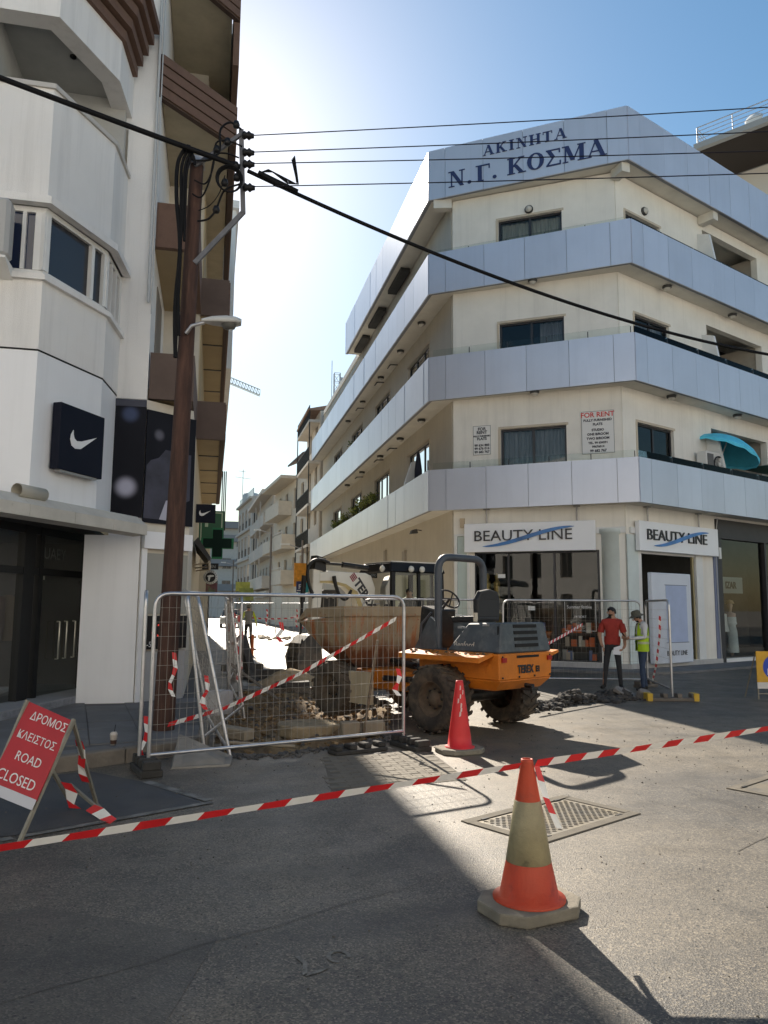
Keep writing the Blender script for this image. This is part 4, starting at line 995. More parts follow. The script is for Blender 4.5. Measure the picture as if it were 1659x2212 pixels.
    m = MB(); m.box(-.6, -.4, 16.42, 27, .1, 14.5); m.box(-6, -.6, 26.8, 27, .1, 14.5); m.build('wall', mat('wall_yellow', (.55, .48, .35), .9, var=.08), B)
    m = MB(); m.prism([(-1.15, 13.17, .1), (-.4, 13.76, .1), (-.4, 16.44, .1), (-.6, 16.44, .1), (-.6, 13.9, .1), (-1.15, 13.5, .1)], (0, 0, 5.02)); m.build('wall', mat('wall_cream', (.6, .56, .48), .9, var=.06), B)
    m = MB(); m.box(-10, -1.36, 14.9, 26.8, 11, 14.6); m.build('rear_mass', STUC, B)
    m = MB(); m.box(-10, .1, 16.3, 27, 14.5, 14.75); m.build('roof_slab', STUC, B)
    # drain pipe at the corner
    m = MB(); m.tube([(-1.2, 13.1, 6.8), (-1.2, 13.1, 9.0), (-1.2, 13.1, 14.5)], .025, 8); m.tube([(-1.14, 13.11, 6.6), (-1.14, 13.11, 14.5)], .012, 6); m.build('drain_pipe', mat('pipe_grey', (.45, .47, .48), .6), B)
    # --- near balconies with brown parapets
    for z0, z1, mt in ((5.15, 5.95, BROWNP), (7.84, 8.65, BROWN)):
        m = MB(); m.box(-1.13, -.4, 13.18, 13.3, z0, z1); m.build('balcony_end', mt, B)
        m = MB(); m.box(-.52, -.4, 13.3, 16.2, z0, z1); m.build('balcony_parapet', mt, B)
        m = MB(); m.box(-1.15, -.52, 13.3, 16.24, z0+.02, z0+.2); m.build('balcony_slab', YSOF, B)
        # further balconies, deeper, with ribbed street side
        m = MB(); m.box(-.4, .18, 16.2, 16.32, z0, z1); m.build('balcony_end', BROWNP, B)
        for i in range(5):
            m = MB(); zz = z0+.02+i*(z1-z0-.02)/5; m.box(.08, .2, 16.24, 27, zz, zz+.125); m.build('fascia_rib', BROWN, B)
        m = MB(); m.box(.08, .165, 16.32, 27, z0+.01, z1-.01); m.build('fascia_backing', mat('brown_shadow_gap', (.07, .045, .035), .9), B)
        m = MB(); m.box(-.4, .08, 16.32, 27, z0+.03, z0+.2); m.build('balcony_slab', YSOF, B)
        for y in (18.2, 20.2, 22.3, 24.4):
            m = MB(); m.box(-.38, .075, y, y+.05, z0+.012, z0+.03); m.build('soffit_joint', BLK, B)
        # soffit between
    for z0 in (7.84, 10.6):
        for i in range(6): pass
    # vertical face between the levels on the street side: brown ribbed screens
    for z0, z1 in ((5.97, 7.82), (8.67, 10.58)):
        m = MB(); m.box(-.42, -.38, 16.5, 26.9, z0, z1); m.build('shutter_wall', YSOF, B)
    # --- third level: diagonal ribbed fascia round the corner
    D3 = [(-1.14, 13.12), (.2, 14.33), (.2, 27)]
    def fascia(z0, z1, n, pts):
        for i in range(n):
            za = z0+(z1-z0)*i/n; zb = z0+(z1-z0)*(i+1)/n
            m = MB(); m.ribbon(pts, za+.03, zb-.01, .14); m.build('fascia_rib', BROWN, B)
        m = MB(); m.ribbon([(p[0], p[1]) for p in offs(pts, -.035)], z0, z1, .1); m.build('fascia_backing', MATS['brown_shadow_gap'], B)
    fascia(10.6, 11.42, 4, D3); fascia(13.3, 14.5, 6, D3)
    m = MB(); m.box(.08, .2, 14.4, 27, 12.35, 13.28); m.build('screen_panel', BROWN, B)
    for z in (10.66, 13.36):
        m = MB(); m.prism([(-1.14, 13.3, z), (.04, 14.38, z), (.04, 27, z), (-1.15, 27, z)], (0, 0, .18)); m.build('balcony_slab', mat('soffit_beige', (.42, .37, .27), .9, var=.1), B)
    # --- shop canopy
    ca = [DG.P(-7, .2, 2.84), DG.P(1.02, .2, 2.84)]
    m = MB(); prof = [(.0, 3.12), (.07, 3.12), (.26, 2.98), (.26, 2.82), (.0, 2.80)]
    for k in range(9):
        a, b = -7+8.0*k/9, -7+8.0*(k+1)/9-.006
        mm = MB(); mm.prism([DG.P(a, d, z) for d, z in prof], DG.u*(b-a)); mm.build('canopy_slab', mat('canopy_stone', (.55, .52, .46), .85, var=.1, vscale=3, col2=(.36, .32, .27), c2amt=.25, c2scale=4, c2sharp=.1), B)
    m = MB(); m.lathe([(.09, 0), (.09, .5), (.05, .5)], 12, DG.P(-1.75, .1, 3.16), DG.u); m.build('rolled_blind', mat('blind_cream', (.5, .46, .38), .8), B)
    # white column
    m = MB(); m.box(-2.02, -1.155, 13.16, 14.6, .12, 2.82); m.build('column', CLAD, B)
    m = MB(); m.box(-1.66, -1.15, 13.18, 13.4, 2.8, 5.12); m.build('column_head', CLAD, B)
    # shop glazing behind the canopy
    hg = radians(20.5); SG = Fr((-2.02, 14.62), (sin(hg), cos(hg)), (cos(hg), -sin(hg)))
    m = MB()
    for s, w_ in ((-.06, .12), (-.28, .06), (-1.72, .1), (-2.05, .28), (-3.3, .08), (-5, .08)): SG.box(m, s-w_/2, s+w_/2, -.1, .02, .12, 2.9)
    SG.box(m, -8, .0, -.09, .01, 2.15, 2.26); SG.box(m, -8, .0, -.09, .01, 2.78, 2.9); SG.box(m, -8, .0, -.09, .01, .12, .2)
    sf = m.build('shop_front', BLK, B)
    for a, b, z0, z1 in ((-1.67, -.31, .2, 2.15), (-1.67, -.31, 2.26, 2.78), (-3.26, -2.19, .2, 2.15), (-3.26, -2.19, 2.26, 2.78), (-.25, -.12, .2, 2.78), (-8, -3.34, .2, 2.78)):
        g = MB(); g.quad(SG.P(a, -.04, z0), SG.P(b, -.04, z0), SG.P(b, -.04, z1), SG.P(a, -.04, z1)); g.build('pane', SHOPGL, sf)
    for s in (-1.2, -.98, -.72):
        m = MB(); m.tube([SG.P(s, .02, 1.42), SG.P(s, .07, 1.42), SG.P(s, .07, .82), SG.P(s, .02, .82)], .014, 8); m.build('door_handle', mat('steel_bright', (.5, .48, .42), .3, metal=.9), sf)
    for s, z in ((-1.66, 2.08), (-.36, 2.05)): m = MB(); SG.box(m, s-.05, s+.05, .0, .015, z, z+.06); m.build('hinge', mat('steel_bright', (.5, .48, .42), .3, metal=.9), sf)
    text_obj('lettering', 'UAEY', .26, SG, -1.6, -.036, 2.42, mat('faint_letter', (.1, .11, .105), .6), sf, .004)
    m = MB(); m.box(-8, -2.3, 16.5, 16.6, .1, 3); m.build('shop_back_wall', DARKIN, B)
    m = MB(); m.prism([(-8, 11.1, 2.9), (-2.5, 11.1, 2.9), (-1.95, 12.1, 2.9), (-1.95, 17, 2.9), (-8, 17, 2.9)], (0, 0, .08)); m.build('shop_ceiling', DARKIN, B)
    m = MB(); SG.box(m, -8, -.05, -.1, .5, .1, .26); st = m.build('shop_step', mat('step_tile', (.3, .3, .31), .7, var=.1), B)
    for i in range(26):
        for j in range(2):
            a = -3.3+i*.115; m = MB(); SG.box(m, a, a+.107, .503, .512, .115+j*.07, .178+j*.07); m.build('step_tile', mat('mosaic_tile', (.24, .25, .27), .5, var=.3, vscale=8), st)
    # street side shop window recess beside the column
    DW = Fr((-1.14, 13.165), (.75, .59), (.59, -.75))
    m = MB(); DW.box(m, .1, .92, .004, .02, 1.55, 2.55); m.build('recess_panel', mat('recess_grey', (.3, .3, .27), .8), B)
    m = MB(); DW.box(m, .0, .1, .0, .04, .12, 2.75); DW.box(m, .0, .95, .0, .1, 2.62, 2.9); m.build('recess_frame', CLAD, B)
    m = MB(); DW.box(m, .1, .92, .004, .03, .12, .95); m.build('recess_panel', mat('recess_low', (.34, .35, .36), .7), B)
    # merchandise seen dimly in the shop
    for i in range(8):
        m = MB(); c = SG.P(-1.5+.17*i, -.9-.1*(i % 2), 1.1); m.lathe([(.02, .75), (.16, .7), (.17, .3), (.14, 0)], 8, c); m.build('hanging_garment', mat('garment%d' % (i % 3), ((.1, .06, .04), (.05, .05, .05), (.16, .12, .07))[i % 3], .9), B)
left_building()

# screens and posters on the left building
def left_signs():
    t = thing('display_screen', 'black screen with red digits beside the timber pole', 'screen', (-1, 13.2, 1))
    DW = Fr((-1.14, 13.165), (.75, .59), (.59, -.75))
    m = MB(); DW.box(m, .08, .9, .03, .09, .98, 1.52); m.build('casing', BLK, t)
    text_obj('digits', '-3', .3, DW, .2, .092, 1.18, mat('led_red', (.25, .02, .02), .5, emit=(1, .08, .05), estr=.25), t, .002)
    text_obj('digits', '-5°', .12, DW, .12, .092, 1.02, mat('led_white', (.6, .6, .6), .5), t, .002)
    # big dark poster in two leaves (blurred lights and a dark jacket)
    def poster_mat(name, spots, jacket):
        m = bpy.data.materials.new(name); m.use_nodes = True; N = m.node_tree.nodes; L = m.node_tree.links; b = N['Principled BSDF']
        g = N.new('ShaderNodeNewGeometry'); nz = N.new('ShaderNodeTexNoise'); nz.inputs['Scale'].default_value = 1.2; L.new(g.outputs['Position'], nz.inputs['Vector'])
        mx = N.new('ShaderNodeMix'); mx.data_type = 'RGBA'; mx.inputs[6].default_value = (.003, .0035, .007, 1); mx.inputs[7].default_value = (.014, .015, .022, 1); L.new(nz.outputs['Fac'], mx.inputs[0]); cur = mx.outputs[2]
        for p, r, c in spots:
            d = N.new('ShaderNodeVectorMath'); d.operation = 'DISTANCE'; d.inputs[1].default_value = p; L.new(g.outputs['Position'], d.inputs[0])
            r_ = N.new('ShaderNodeMapRange'); r_.interpolation_type = 'SMOOTHERSTEP'; r_.inputs[1].default_value = r; r_.inputs[2].default_value = r*.2; L.new(d.outputs['Value'], r_.inputs[0])
            x = N.new('ShaderNodeMix'); x.data_type = 'RGBA'; L.new(r_.outputs[0], x.inputs[0]); L.new(cur, x.inputs[6]); x.inputs[7].default_value = (*c, 1); cur = x.outputs[2]
        L.new(cur, b.inputs['Base Color']); b.inputs['Roughness'].default_value = .7; b.inputs['Specular IOR Level'].default_value = .2; return m
    pm = poster_mat('poster_print', [((-1.42, 13.1, 3.62), .24, (.42, .42, .52)), ((-1.4, 13.1, 4.85), .2, (.06, .08, .15)), ((-.95, 13.3, 4.55), .14, (.12, .12, .15))], 0)
    t = thing('wall_poster', 'large dark photographic poster folded round the corner behind the timber pole', 'poster', (-1.3, 13.1, 3))
    m = MB(); m.box(-1.655, -1.145, 13.13, 13.155, 3.12, 4.98); m.build('leaf', pm, t)
    DW2 = Fr((-1.14, 13.15), (.78, .6), (.6, -.78))
    m = MB(); DW2.box(m, .0, .98, .0, .025, 3.05, 4.95); m.build('leaf', pm, t)
    m = MB(); m.box(-1.66, -1.15, 13.12, 13.16, 4.98, 5.1); m.build('edge_strip', mat('poster_edge', (.02, .025, .05), .5), t)
    jk = mat('poster_jacket', (.035, .035, .055), .6, var=.4, vscale=3); wh = mat('poster_white', (.4, .4, .48), .6)
    m = MB(); m.prism([DW2.P(s, .0255, z) for s, z in ((.0, 3.12), (.02, 4.0), (.1, 4.1), (.25, 4.16), (.38, 4.32), (.6, 4.3), (.9, 4.3), (.9, 3.5), (.5, 3.3), (.32, 3.12))], DW2.n*.002); m.build('printed_figure', jk, t)
    m = MB(); m.prism([DW2.P(s, .0285, z) for s, z in ((.3, 3.12), (.42, 3.45), (.7, 3.5), (.7, 3.1))], DW2.n*.002); m.build('printed_cloth', wh, t)
    # square light box with tick emblem on the bay
    nav = mat('lightbox_navy', (.004, .006, .016), .6, spec=.2)
    t = thing('emblem_box', 'dark navy square box sign with white tick emblem on the white bay', 'sign', tuple(DG.P(-.6, .1, 3.55)))
    m = MB(); DG.box(m, -1.08, -.1, .02, .16, 3.56, 4.5); m.build('box', nav, t, bevel=.008)
    m = MB(); swoosh(m, DG, -.86, -.28, 3.9, 4.16, .161, .168); m.build('emblem', mat('emblem_white', (.8, .8, .8), .5), t)
    m = MB(); DG.box(m, -1.0, -.2, .03, .14, 3.53, 3.56); m.build('tray', mat('galv', (.35, .34, .33), .5, metal=.6), t)
    # small projecting copy down the side street
    FB = Fr((0, 18), (1, 0), (0, -1))
    t = thing('emblem_box', 'small black projecting box sign with white tick emblem above the green cross', 'sign', (-.2, 18, 3.58))
    m = MB(); FB.box(m, -.39, .05, -.12, .0, 3.58, 4.0); m.build('box', nav, t)
    m = MB(); swoosh(m, FB, -.32, -.06, 3.73, 3.86, .002, .008); m.build('emblem', MATS['emblem_white'], t)
    # pharmacy cross
    t = thing('pharmacy_cross', 'unlit green pharmacy cross projecting over the left pavement', 'sign', (.1, 19, 2.8))
    FC = Fr((.12, 19.0), (1, 0), (0, -1)); gr = mat('cross_green', (.01, .15, .055), .5, spec=.3); bk = mat('cross_face', (.004, .016, .011), .7, spec=.15)
    CR = [(-.12, -.36), (.12, -.36), (.12, -.13), (.36, -.13), (.36, .11), (.12, .11), (.12, .34), (-.12, .34), (-.12, .11), (-.36, .11), (-.36, -.13), (-.12, -.13)]
    m = MB(); m.prism([FC.P(s*1.08, -.1, 3.2+z*1.08) for s, z in CR], FC.n*.1); m.build('housing', gr, t)
    m = MB(); m.prism([FC.P(s*.94, .001, 3.2+z*.94) for s, z in CR], FC.n*.012); m.build('face', bk, t)
    m = MB(); m.box(-.4, -.2, 19.02, 19.06, 3.18, 3.22); m.build('arm', BLK, t)
    t = thing('pharmacy_sign', 'green box sign with white outline behind the pharmacy cross', 'sign', (.1, 20.2, 3.4))
    m = MB(); m.box(-.35, .28, 20.2, 20.3, 3.25, 4.12); m.build('box', mat('sign_green', (.006, .08, .03), .5), t)
    m = MB(); e = .03
    for a, b, c, d in ((-.31, .24, 4.05, 4.08), (-.31, -.28, 3.35, 4.05), (.21, .24, 3.6, 4.05), (-.2, -.12, 3.7, 3.9), (-.08, .0, 3.95, 4.0)): m.box(a, b, 20.185, 20.2, c, d)
    m.build('outline', mat('sign_pale', (.35, .42, .3), .6), t)
    # open sign, round sign and poster below
    F2 = Fr((0, 22), (1, 0), (0, -1))
    t = thing('open_sign', 'black open sign on a bracket above the round shop sign', 'sign', (-.05, 22, 2.7))
    m = MB(); F2.box(m, -.26, .19, -.06, 0, 2.69, 2.86); m.build('board', BLK, t)
    text_obj('lettering', 'OPEN', .12, F2, -.04, .004, 2.73, mat('letter_grey', (.25, .27, .27), .5), t, .004, 'CENTER')
    t = thing('round_sign', 'round white and black shop sign hanging over the left pavement', 'sign', (-.02, 22.2, 2.3))
    m = MB(); m.lathe([(0, 0), (.2, 0), (.2, .06), (0, .06)], 28, (-.02, 22.2, 2.48), (0, -1, 0)); m.build('disc', mat('disc_white', (.55, .55, .53), .5), t)
    m = MB(); m.lathe([(.0, .062), (.14, .062)], 24, (-.02, 22.2, 2.48), (0, -1, 0)); m.build('centre', BLK, t)
    F3 = Fr((-.02, 22.13), (1, 0), (0, -1)); m = MB(); m.prism([F3.P(s, .002, 2.48+z) for s, z in ((-.1, .03), (.0, .06), (.1, .05), (.1, .02), (.0, .0), (-.02, -.11), (-.06, -.11), (-.06, .0))], F3.n*.006); m.build('motif', MATS['disc_white'], t)
    m = MB()
    for k in range(18):
        a = 2*pi*k/18; c = F3.P(.168*cos(a), .001, 2.48+.168*sin(a)); m.lathe([(0, 0), (.012, .003)], 6, c, (0, -1, 0))
    m.build('rim_lettering', BLK, t)
    m = MB(); F2.box(m, -.14, .18, -.3, -.26, 2.02, 2.32); tag(m.build('menu_board', mat('menu_print', (.12, .04, .05), .6, var=.5, vscale=8, col2=(.08, .16, .06), c2amt=.4, c2scale=5)), 'dark red menu board below the round shop sign', 'sign')
    # awning frame on the side wall
    t = thing('side_awning', 'folded dark awning with drips above the left shops', 'awning', (-.3, 17, 2.5))
    m = MB(); m.prism([(-.38, 16.6, 3.02), (-.05, 16.6, 2.62), (-.02, 16.6, 2.7), (-.3, 16.6, 3.12)], (0, 3.6, 0)); m.build('cloth', mat('awning_black', (.03, .03, .03), .7), t)
    m = MB(); m.tube([(-.05, 16.6, 2.6), (-.05, 20.2, 2.6)], .03, 8); m.build('front_bar', mat('awning_bar', (.3, .25, .18), .5), t)
    for y in (16.9, 18.4, 19.9): m = MB(); m.tube([(-.38, y, 2.55), (-.06, y, 2.6)], .015, 6); m.build('arm', MATS['awning_bar'], t)
    # air conditioner on the bay edge at the left
    t = thing('air_conditioner', 'grey air conditioner at the left edge of the bay window', 'air conditioner', (-3.1, 10.7, 6.2))
    m = MB(); m.box(-3.6, -2.78, 10.55, 10.85, 6.28, 7.1); m.build('casing', mat('ac_grey', (.4, .4, .39), .5), t, bevel=.05)
    m = MB(); m.prism([(-3.5, 10.98, 6.1), (-3.5, 10.55, 6.25), (-3.5, 10.55, 6.28), (-3.5, 10.98, 6.28)], (.7, 0, 0)); m.build('bracket', WHTFR, t)
left_signs()

# rear neighbour along the side street (mostly hidden by the block in front)
def rear_left():
    t = thing('terrace_building', 'pale building behind the left block along the side street', 'building', (-3, 38, 0))
    m = MB(); m.box(-8, -.1, 27.6, 47, 0, 10.4); m.build('wall', mat('wall_yellow', (.55, .48, .35), .9, var=.08), t)
    m = MB(); m.box(-8, .48, 28.2, 47, 10.4, 16.6); m.build('upper_wall', STUC, t)  # unseen overhang and height shaped to cast the shadow edge on the road
    m = MB(); m.box(-8.2, .58, 28, 47.2, 16.6, 16.9); m.build('roof_slab', STUC, t)
    for y in (30, 33, 36, 39, 42): 
        m = MB(); m.box(-.12, -.06, y, y+1.3, .2, 2.6); m.build('shop_opening', DARKIN, t)
    for i in range(3):
        m = MB(); m.tube([(.28+.06*i, 27.4, 4.3), (.28+.06*i, 27.4, 6.4)], .02, 6); m.build('balcony_post', BLK, t)
rear_left()

# ================================================================== TIMBER POLE, BRACKETS, LAMP, CABLES
WOODP = mat('creosoted_pole', (.055, .026, .018), .85, var=.45, vscale=4, col2=(.105, .052, .035), c2amt=.4, c2scale=5, stretch=(3, 3, .35), bump=.6, bscale=9)
GALV = mat('galvanised_steel', (.42, .42, .43), .45, metal=.8, var=.15, vscale=8)
CABLE = mat('cable_black', (.005, .005, .006), .7, spec=.2)
def pole():
    t = thing('utility_pole', 'brown timber utility pole standing on the left pavement behind the fence', 'pole', (-.52, 10.23, .15))
    b, tp = Vector((-.52, 10.23, .1)), Vector((-.38, 10.23, 7.72))
    m = MB(); m.tube([lerp(b, tp, i/12) for i in range(13)], [.135-.045*i/12 for i in range(13)], 18); m.build('shaft', WOODP, t)
    m = MB(); m.prism([(-.5, 10.14, 7.68), (-.27, 10.14, 7.68), (-.3, 10.14, 7.78), (-.46, 10.14, 7.8)], (0, .18, 0)); m.build('cap', GALV, t)
    # steel bracket: cranked strut, upright and tie bar
    y = 10.16
    m = MB(); m.bar((-.36, y, 6.25), (.26, y, 7.05), .06, .06, (0, 1, 0)); m.bar((.262, y-.01, 7.03), (.2, y-.01, 8.25), .065, .055, (0, 1, 0)); m.bar((-.4, y-.03, 7.62), (.19, y-.03, 8.16), .045, .06, (0, 1, 0)); m.build('bracket', mat('bracket_steel', (.13, .13, .14), .6, metal=.3, var=.2, vscale=8), t)
    for z in (8.15, 7.9, 7.73, 7.39):
        m = MB(); x = .25 - .045*(z-7.4); m.lathe([(.0, 0), (.035, 0), (.06, .03), (.04, .06), (.065, .09), (.04, .12), (.03, .16), (0, .16)], 12, (x, y-.05, z), (1, -.1, 0)); m.build('insulator', BLK, t)
    for x, z in ((.02, 7.95), (.13, 8.22), (-.12, 7.82), (.14, 7.62), (.16, 7.45), (.0, 7.35), (-.1, 6.95)):
        m = MB(); m.lathe([(.0, 0), (.04, .01), (.05, .05), (.035, .1), (.0, .11)], 8, (x, y-.08, z)); m.build('clamp', BLK, t)
    def cab(pts, r=.014, nm='jumper_cable'):
        out = []
        for i in range(len(pts)-1):
            p0, p1, p2, p3 = [Vector(pts[max(0, min(len(pts)-1, i+k))]) for k in (-1, 0, 1, 2)]
            for s in range(6):
                u = s/6; out.append(.5*((2*p1)+(-p0+p2)*u+(2*p0-5*p1+4*p2-p3)*u*u+(-p0+3*p1-3*p2+p3)*u**3))
        out.append(Vector(pts[-1])); mm = MB(); mm.tube(out, r, 6); mm.build(nm, CABLE, t)
    yy = y-.1
    cab([(-.46, yy, 7.72), (-.5, yy, 7.85), (-.62, yy, 7.6), (-.62, yy, 7.1), (-.55, yy, 6.4), (-.58, yy, 5.6), (-.55, yy, 4.9)], .028)
    cab([(-.44, yy, 7.7), (-.48, yy, 7.82), (-.57, yy, 7.55), (-.56, yy, 7.0), (-.54, yy, 6.3), (-.55, yy, 5.3), (-.55, yy, 4.9)], .022)
    cab([(-.42, yy, 7.66), (-.46, yy, 7.76), (-.53, yy, 7.5), (-.53, yy, 6.8), (-.56, yy, 6.1), (-.52, yy, 5.2)], .022)
    cab([(-.4, yy, 7.6), (-.43, yy, 7.72), (-.5, yy, 7.5), (-.5, yy, 7.0), (-.5, yy, 6.5)], .018)
    cab([(.2, yy, 8.2), (.05, yy, 8.28), (-.08, yy, 8.15), (-.08, yy, 7.85), (-.2, yy, 7.7), (-.4, yy, 7.66)])
    cab([(.22, yy, 7.95), (.05, yy, 8.0), (-.13, yy, 7.95), (-.16, yy, 7.6), (-.25, yy, 7.35), (-.4, yy, 7.38)], .012)
    cab([(.18, yy, 7.78), (.0, yy, 7.82), (-.14, yy, 7.75), (-.2, yy, 7.4), (-.3, yy, 7.15), (-.42, yy, 7.18)], .012)
    cab([(.2, yy, 7.4), (.0, yy, 7.28), (-.1, yy, 7.0), (-.2, yy, 6.85), (-.34, yy, 6.8)], .014)
    cab([(.0, yy, 7.5), (-.06, yy, 7.25), (-.18, yy, 7.05), (-.33, yy, 6.95)], .008)
    m = MB()
    for k in range(3): m.tube([(.06+(.15+.012*k)*cos(2*pi*i/20), yy-.02*k, 7.44+(.17+.012*k)*sin(2*pi*i/20)) for i in range(20)], .012, 6, closed=True)
    m.build('cable_coil', CABLE, t)
    # warning tape round the shaft and street lamp
    lm = thing('street_lamp', 'small grey street lamp head on an arm clamped to the timber pole', 'lamp', (-.4, 10.1, 5.3))
    m = MB(); m.tube([(-.43, 10.1, 5.25), (-.36, 10.05, 5.34), (-.2, 10.05, 5.4)], .025, 8); m.build('arm', GALV, lm)
    m = MB(); sec = []
    prof = [(-.24, .03, .03), (-.1, .09, .07), (.08, .12, .085), (.2, .12, .075), (.28, .07, .05)]
    rings = []
    for x, hw, hh in prof: rings.append([(x, 10.05+hw*cos(a), 5.42+.03*(x+.24)+hh*max(sin(a), -.35)) for a in [2*pi*i/14 for i in range(14)]])
    vs = [p for r in rings for p in r]; fs = [(i*14+j, i*14+(j+1) % 14, (i+1)*14+(j+1) % 14, (i+1)*14+j) for i in range(len(rings)-1) for j in range(14)]+[tuple(range(14)), tuple(range(4*14, 5*14))]
    m.add(vs, fs, True); m.build('head', mat('lamp_grey', (.5, .5, .48), .5), lm)
    m = MB(); m.lathe([(.1, 0), (.08, -.05), (0, -.07)], 14, (.12, 10.05, 5.40)); m.build('bowl', mat('lamp_bowl', (.12, .12, .11), .3), lm)
pole()
def wires():
    gw = mat('bare_wire', (.012, .012, .02), .7, spec=.2)
    for i, (z0, p) in enumerate(((8.15, (6.93, 8.05, 8.3)), (7.9, (6.96, 8.11, 8.0)), (7.73, (7.09, 8.28, 7.85)), (7.39, (7.03, 8.24, 7.5)))):
        a = Vector((.3-.02*i, 10.1, z0)); q = Vector(p); e = a+(q-a)*2.2
        m = MB(); m.tube(sag(a, e, .06, 20), .0075, 6); tag(m.build('overhead_wire', gw), ['uppermost', 'second', 'third', 'lowest'][i]+' of the four thin wires running right from the pole', 'wire', 'thin overhead wires')
    a = Vector((.3, 10.08, 7.62)); e = Vector((10.4, 12.45, 6.6)); 
    m = MB(); m.tube(sag(a, e, .33, 30), .028, 8); tag(m.build('overhead_cable', CABLE), 'thick black cable sagging right from the pole across the corner building', 'cable')
    m = MB(); m.tube(sag((-7.5, 9.0, 9.15), (.2, 10.08, 7.66), .05, 24), .036, 8); tag(m.build('overhead_cable', CABLE), 'thick black cable crossing the white bay to the pole', 'cable')
    t = thing('cable_splice', 'bundle of loose cable ends hanging right of the pole top', 'cable', (.7, 10.1, 7.5))
    m = MB(); m.tube([(.45, 10.08, 7.62), (.7, 10.09, 7.5), (1.0, 10.1, 7.42)], [.03, .055, .03], 8); m.build('wrap', CABLE, t)
    m = MB()
    for k in range(4): m.tube([(.5, 10.06, 7.62), (.58+.02*k, 10.05, 7.66-.01*k), (.85, 10.05, 7.55-.02*k), (.97+.01*k, 10.05, 7.5), (.96+.008*k, 10.05, 7.6), (.9+.012*k, 10.05, 7.85+.02*k)], .008, 6)
    m.build('loose_end', CABLE, t)
wires()
# ================================================================== DUMPER
ORANGE = mat('dumper_orange', (.55, .165, .01), .55, var=.16, vscale=3, col2=(.16, .06, .02), c2amt=.3, c2scale=4, c2sharp=.07, bump=.2, bscale=30, streak=.4)
ENGB = mat('engine_cover_grey', (.06, .075, .088), .6, streak=.3, var=.25, vscale=4, col2=(.15, .16, .16), c2amt=.35, c2scale=5, c2sharp=.15)
ROPS = mat('rops_grey', (.05, .06, .075), .5, var=.2, vscale=5)
TYRE = mat('muddy_tyre', (.035, .03, .025), .9, var=.3, vscale=5, col2=(.16, .12, .08), c2amt=.42, c2scale=4, c2sharp=.15, bump=.6, bscale=30)
MUD = mat('mud_rim', (.1, .075, .05), .9, var=.35, vscale=8, bump=.5)
GREASE = mat('greasy_black', (.012, .011, .01), .55, var=.4, vscale=8, col2=(.1, .07, .045), c2amt=.3, c2scale=8)
def rusty(name):
    """cream skip paint with rust runs and a rusted belly"""
    m = bpy.data.materials.new(name); m.use_nodes = True; t = m.node_tree; N = t.nodes; L = t.links; b = N['Principled BSDF']
    tc = N.new('ShaderNodeTexCoord'); P = tc.outputs['Object']
    def ns(sc, st=(1, 1, 1), det=6, ro=.6):
        mp = N.new('ShaderNodeMapping'); mp.inputs['Scale'].default_value = st; L.new(P, mp.inputs['Vector'])
        n = N.new('ShaderNodeTexNoise'); n.inputs['Scale'].default_value = sc; n.inputs['Detail'].default_value = det; n.inputs['Roughness'].default_value = ro; L.new(mp.outputs[0], n.inputs['Vector']); return n.outputs['Fac']
    def mr(s, a, bb, c=0, d=1):
        r = N.new('ShaderNodeMapRange'); r.inputs[1].default_value = a; r.inputs[2].default_value = bb; r.inputs[3].default_value = c; r.inputs[4].default_value = d; L.new(s, r.inputs[0]); return r.outputs[0]
    def mix(f, a, c):
        x = N.new('ShaderNodeMix'); x.data_type = 'RGBA'; L.new(f, x.inputs[0])
        for i, q in ((6, a), (7, c)):
            if isinstance(q, tuple): x.inputs[i].default_value = (*q, 1)
            else: L.new(q, x.inputs[i])
        return x.outputs[2]
    def op(o, a, b_):
        x = N.new('ShaderNodeMath'); x.operation = o
        for i, q in ((0, a), (1, b_)):
            if isinstance(q, (int, float)): x.inputs[i].default_value = q
            else: L.new(q, x.inputs[i])
        return x.outputs[0]
    sx = N.new('ShaderNodeSeparateXYZ'); L.new(P, sx.inputs[0]); z = sx.outputs[2]
    c = mix(mr(ns(3), .3, .7), (.25, .19, .115), (.36, .28, .175))
    streak = mr(ns(6, (1, 1, .1), 5, .7), .5, .62)
    zone = mr(z, 1.6, 1.5)                               # below the rim
    c = mix(op('MULTIPLY', streak, op('MULTIPLY', zone, .85)), c, (.36, .1, .016))
    low = op('ADD', z, op('MULTIPLY', ns(5, (1, 1, .35)), .55))
    c = mix(mr(low, 1.5, 1.28), c, (.16, .055, .018))
    c = mix(mr(low, 1.2, 1.0), c, (.05, .028, .018))
    c = mix(op('MULTIPLY', mr(ns(14), .62, .7), .8), c, (.22, .07, .02))
    L.new(c, b.inputs['Base Color']); b.inputs['Roughness'].default_value = .75
    bp = N.new('ShaderNodeBump'); bp.inputs['Strength'].default_value = .25; bp.inputs['Distance'].default_value = .01; L.new(ns(25), bp.inputs['Height']); L.new(bp.outputs[0], b.inputs['Normal'])
    MATS[name] = m; return m
SKIP = rusty('rusty_cream_skip')

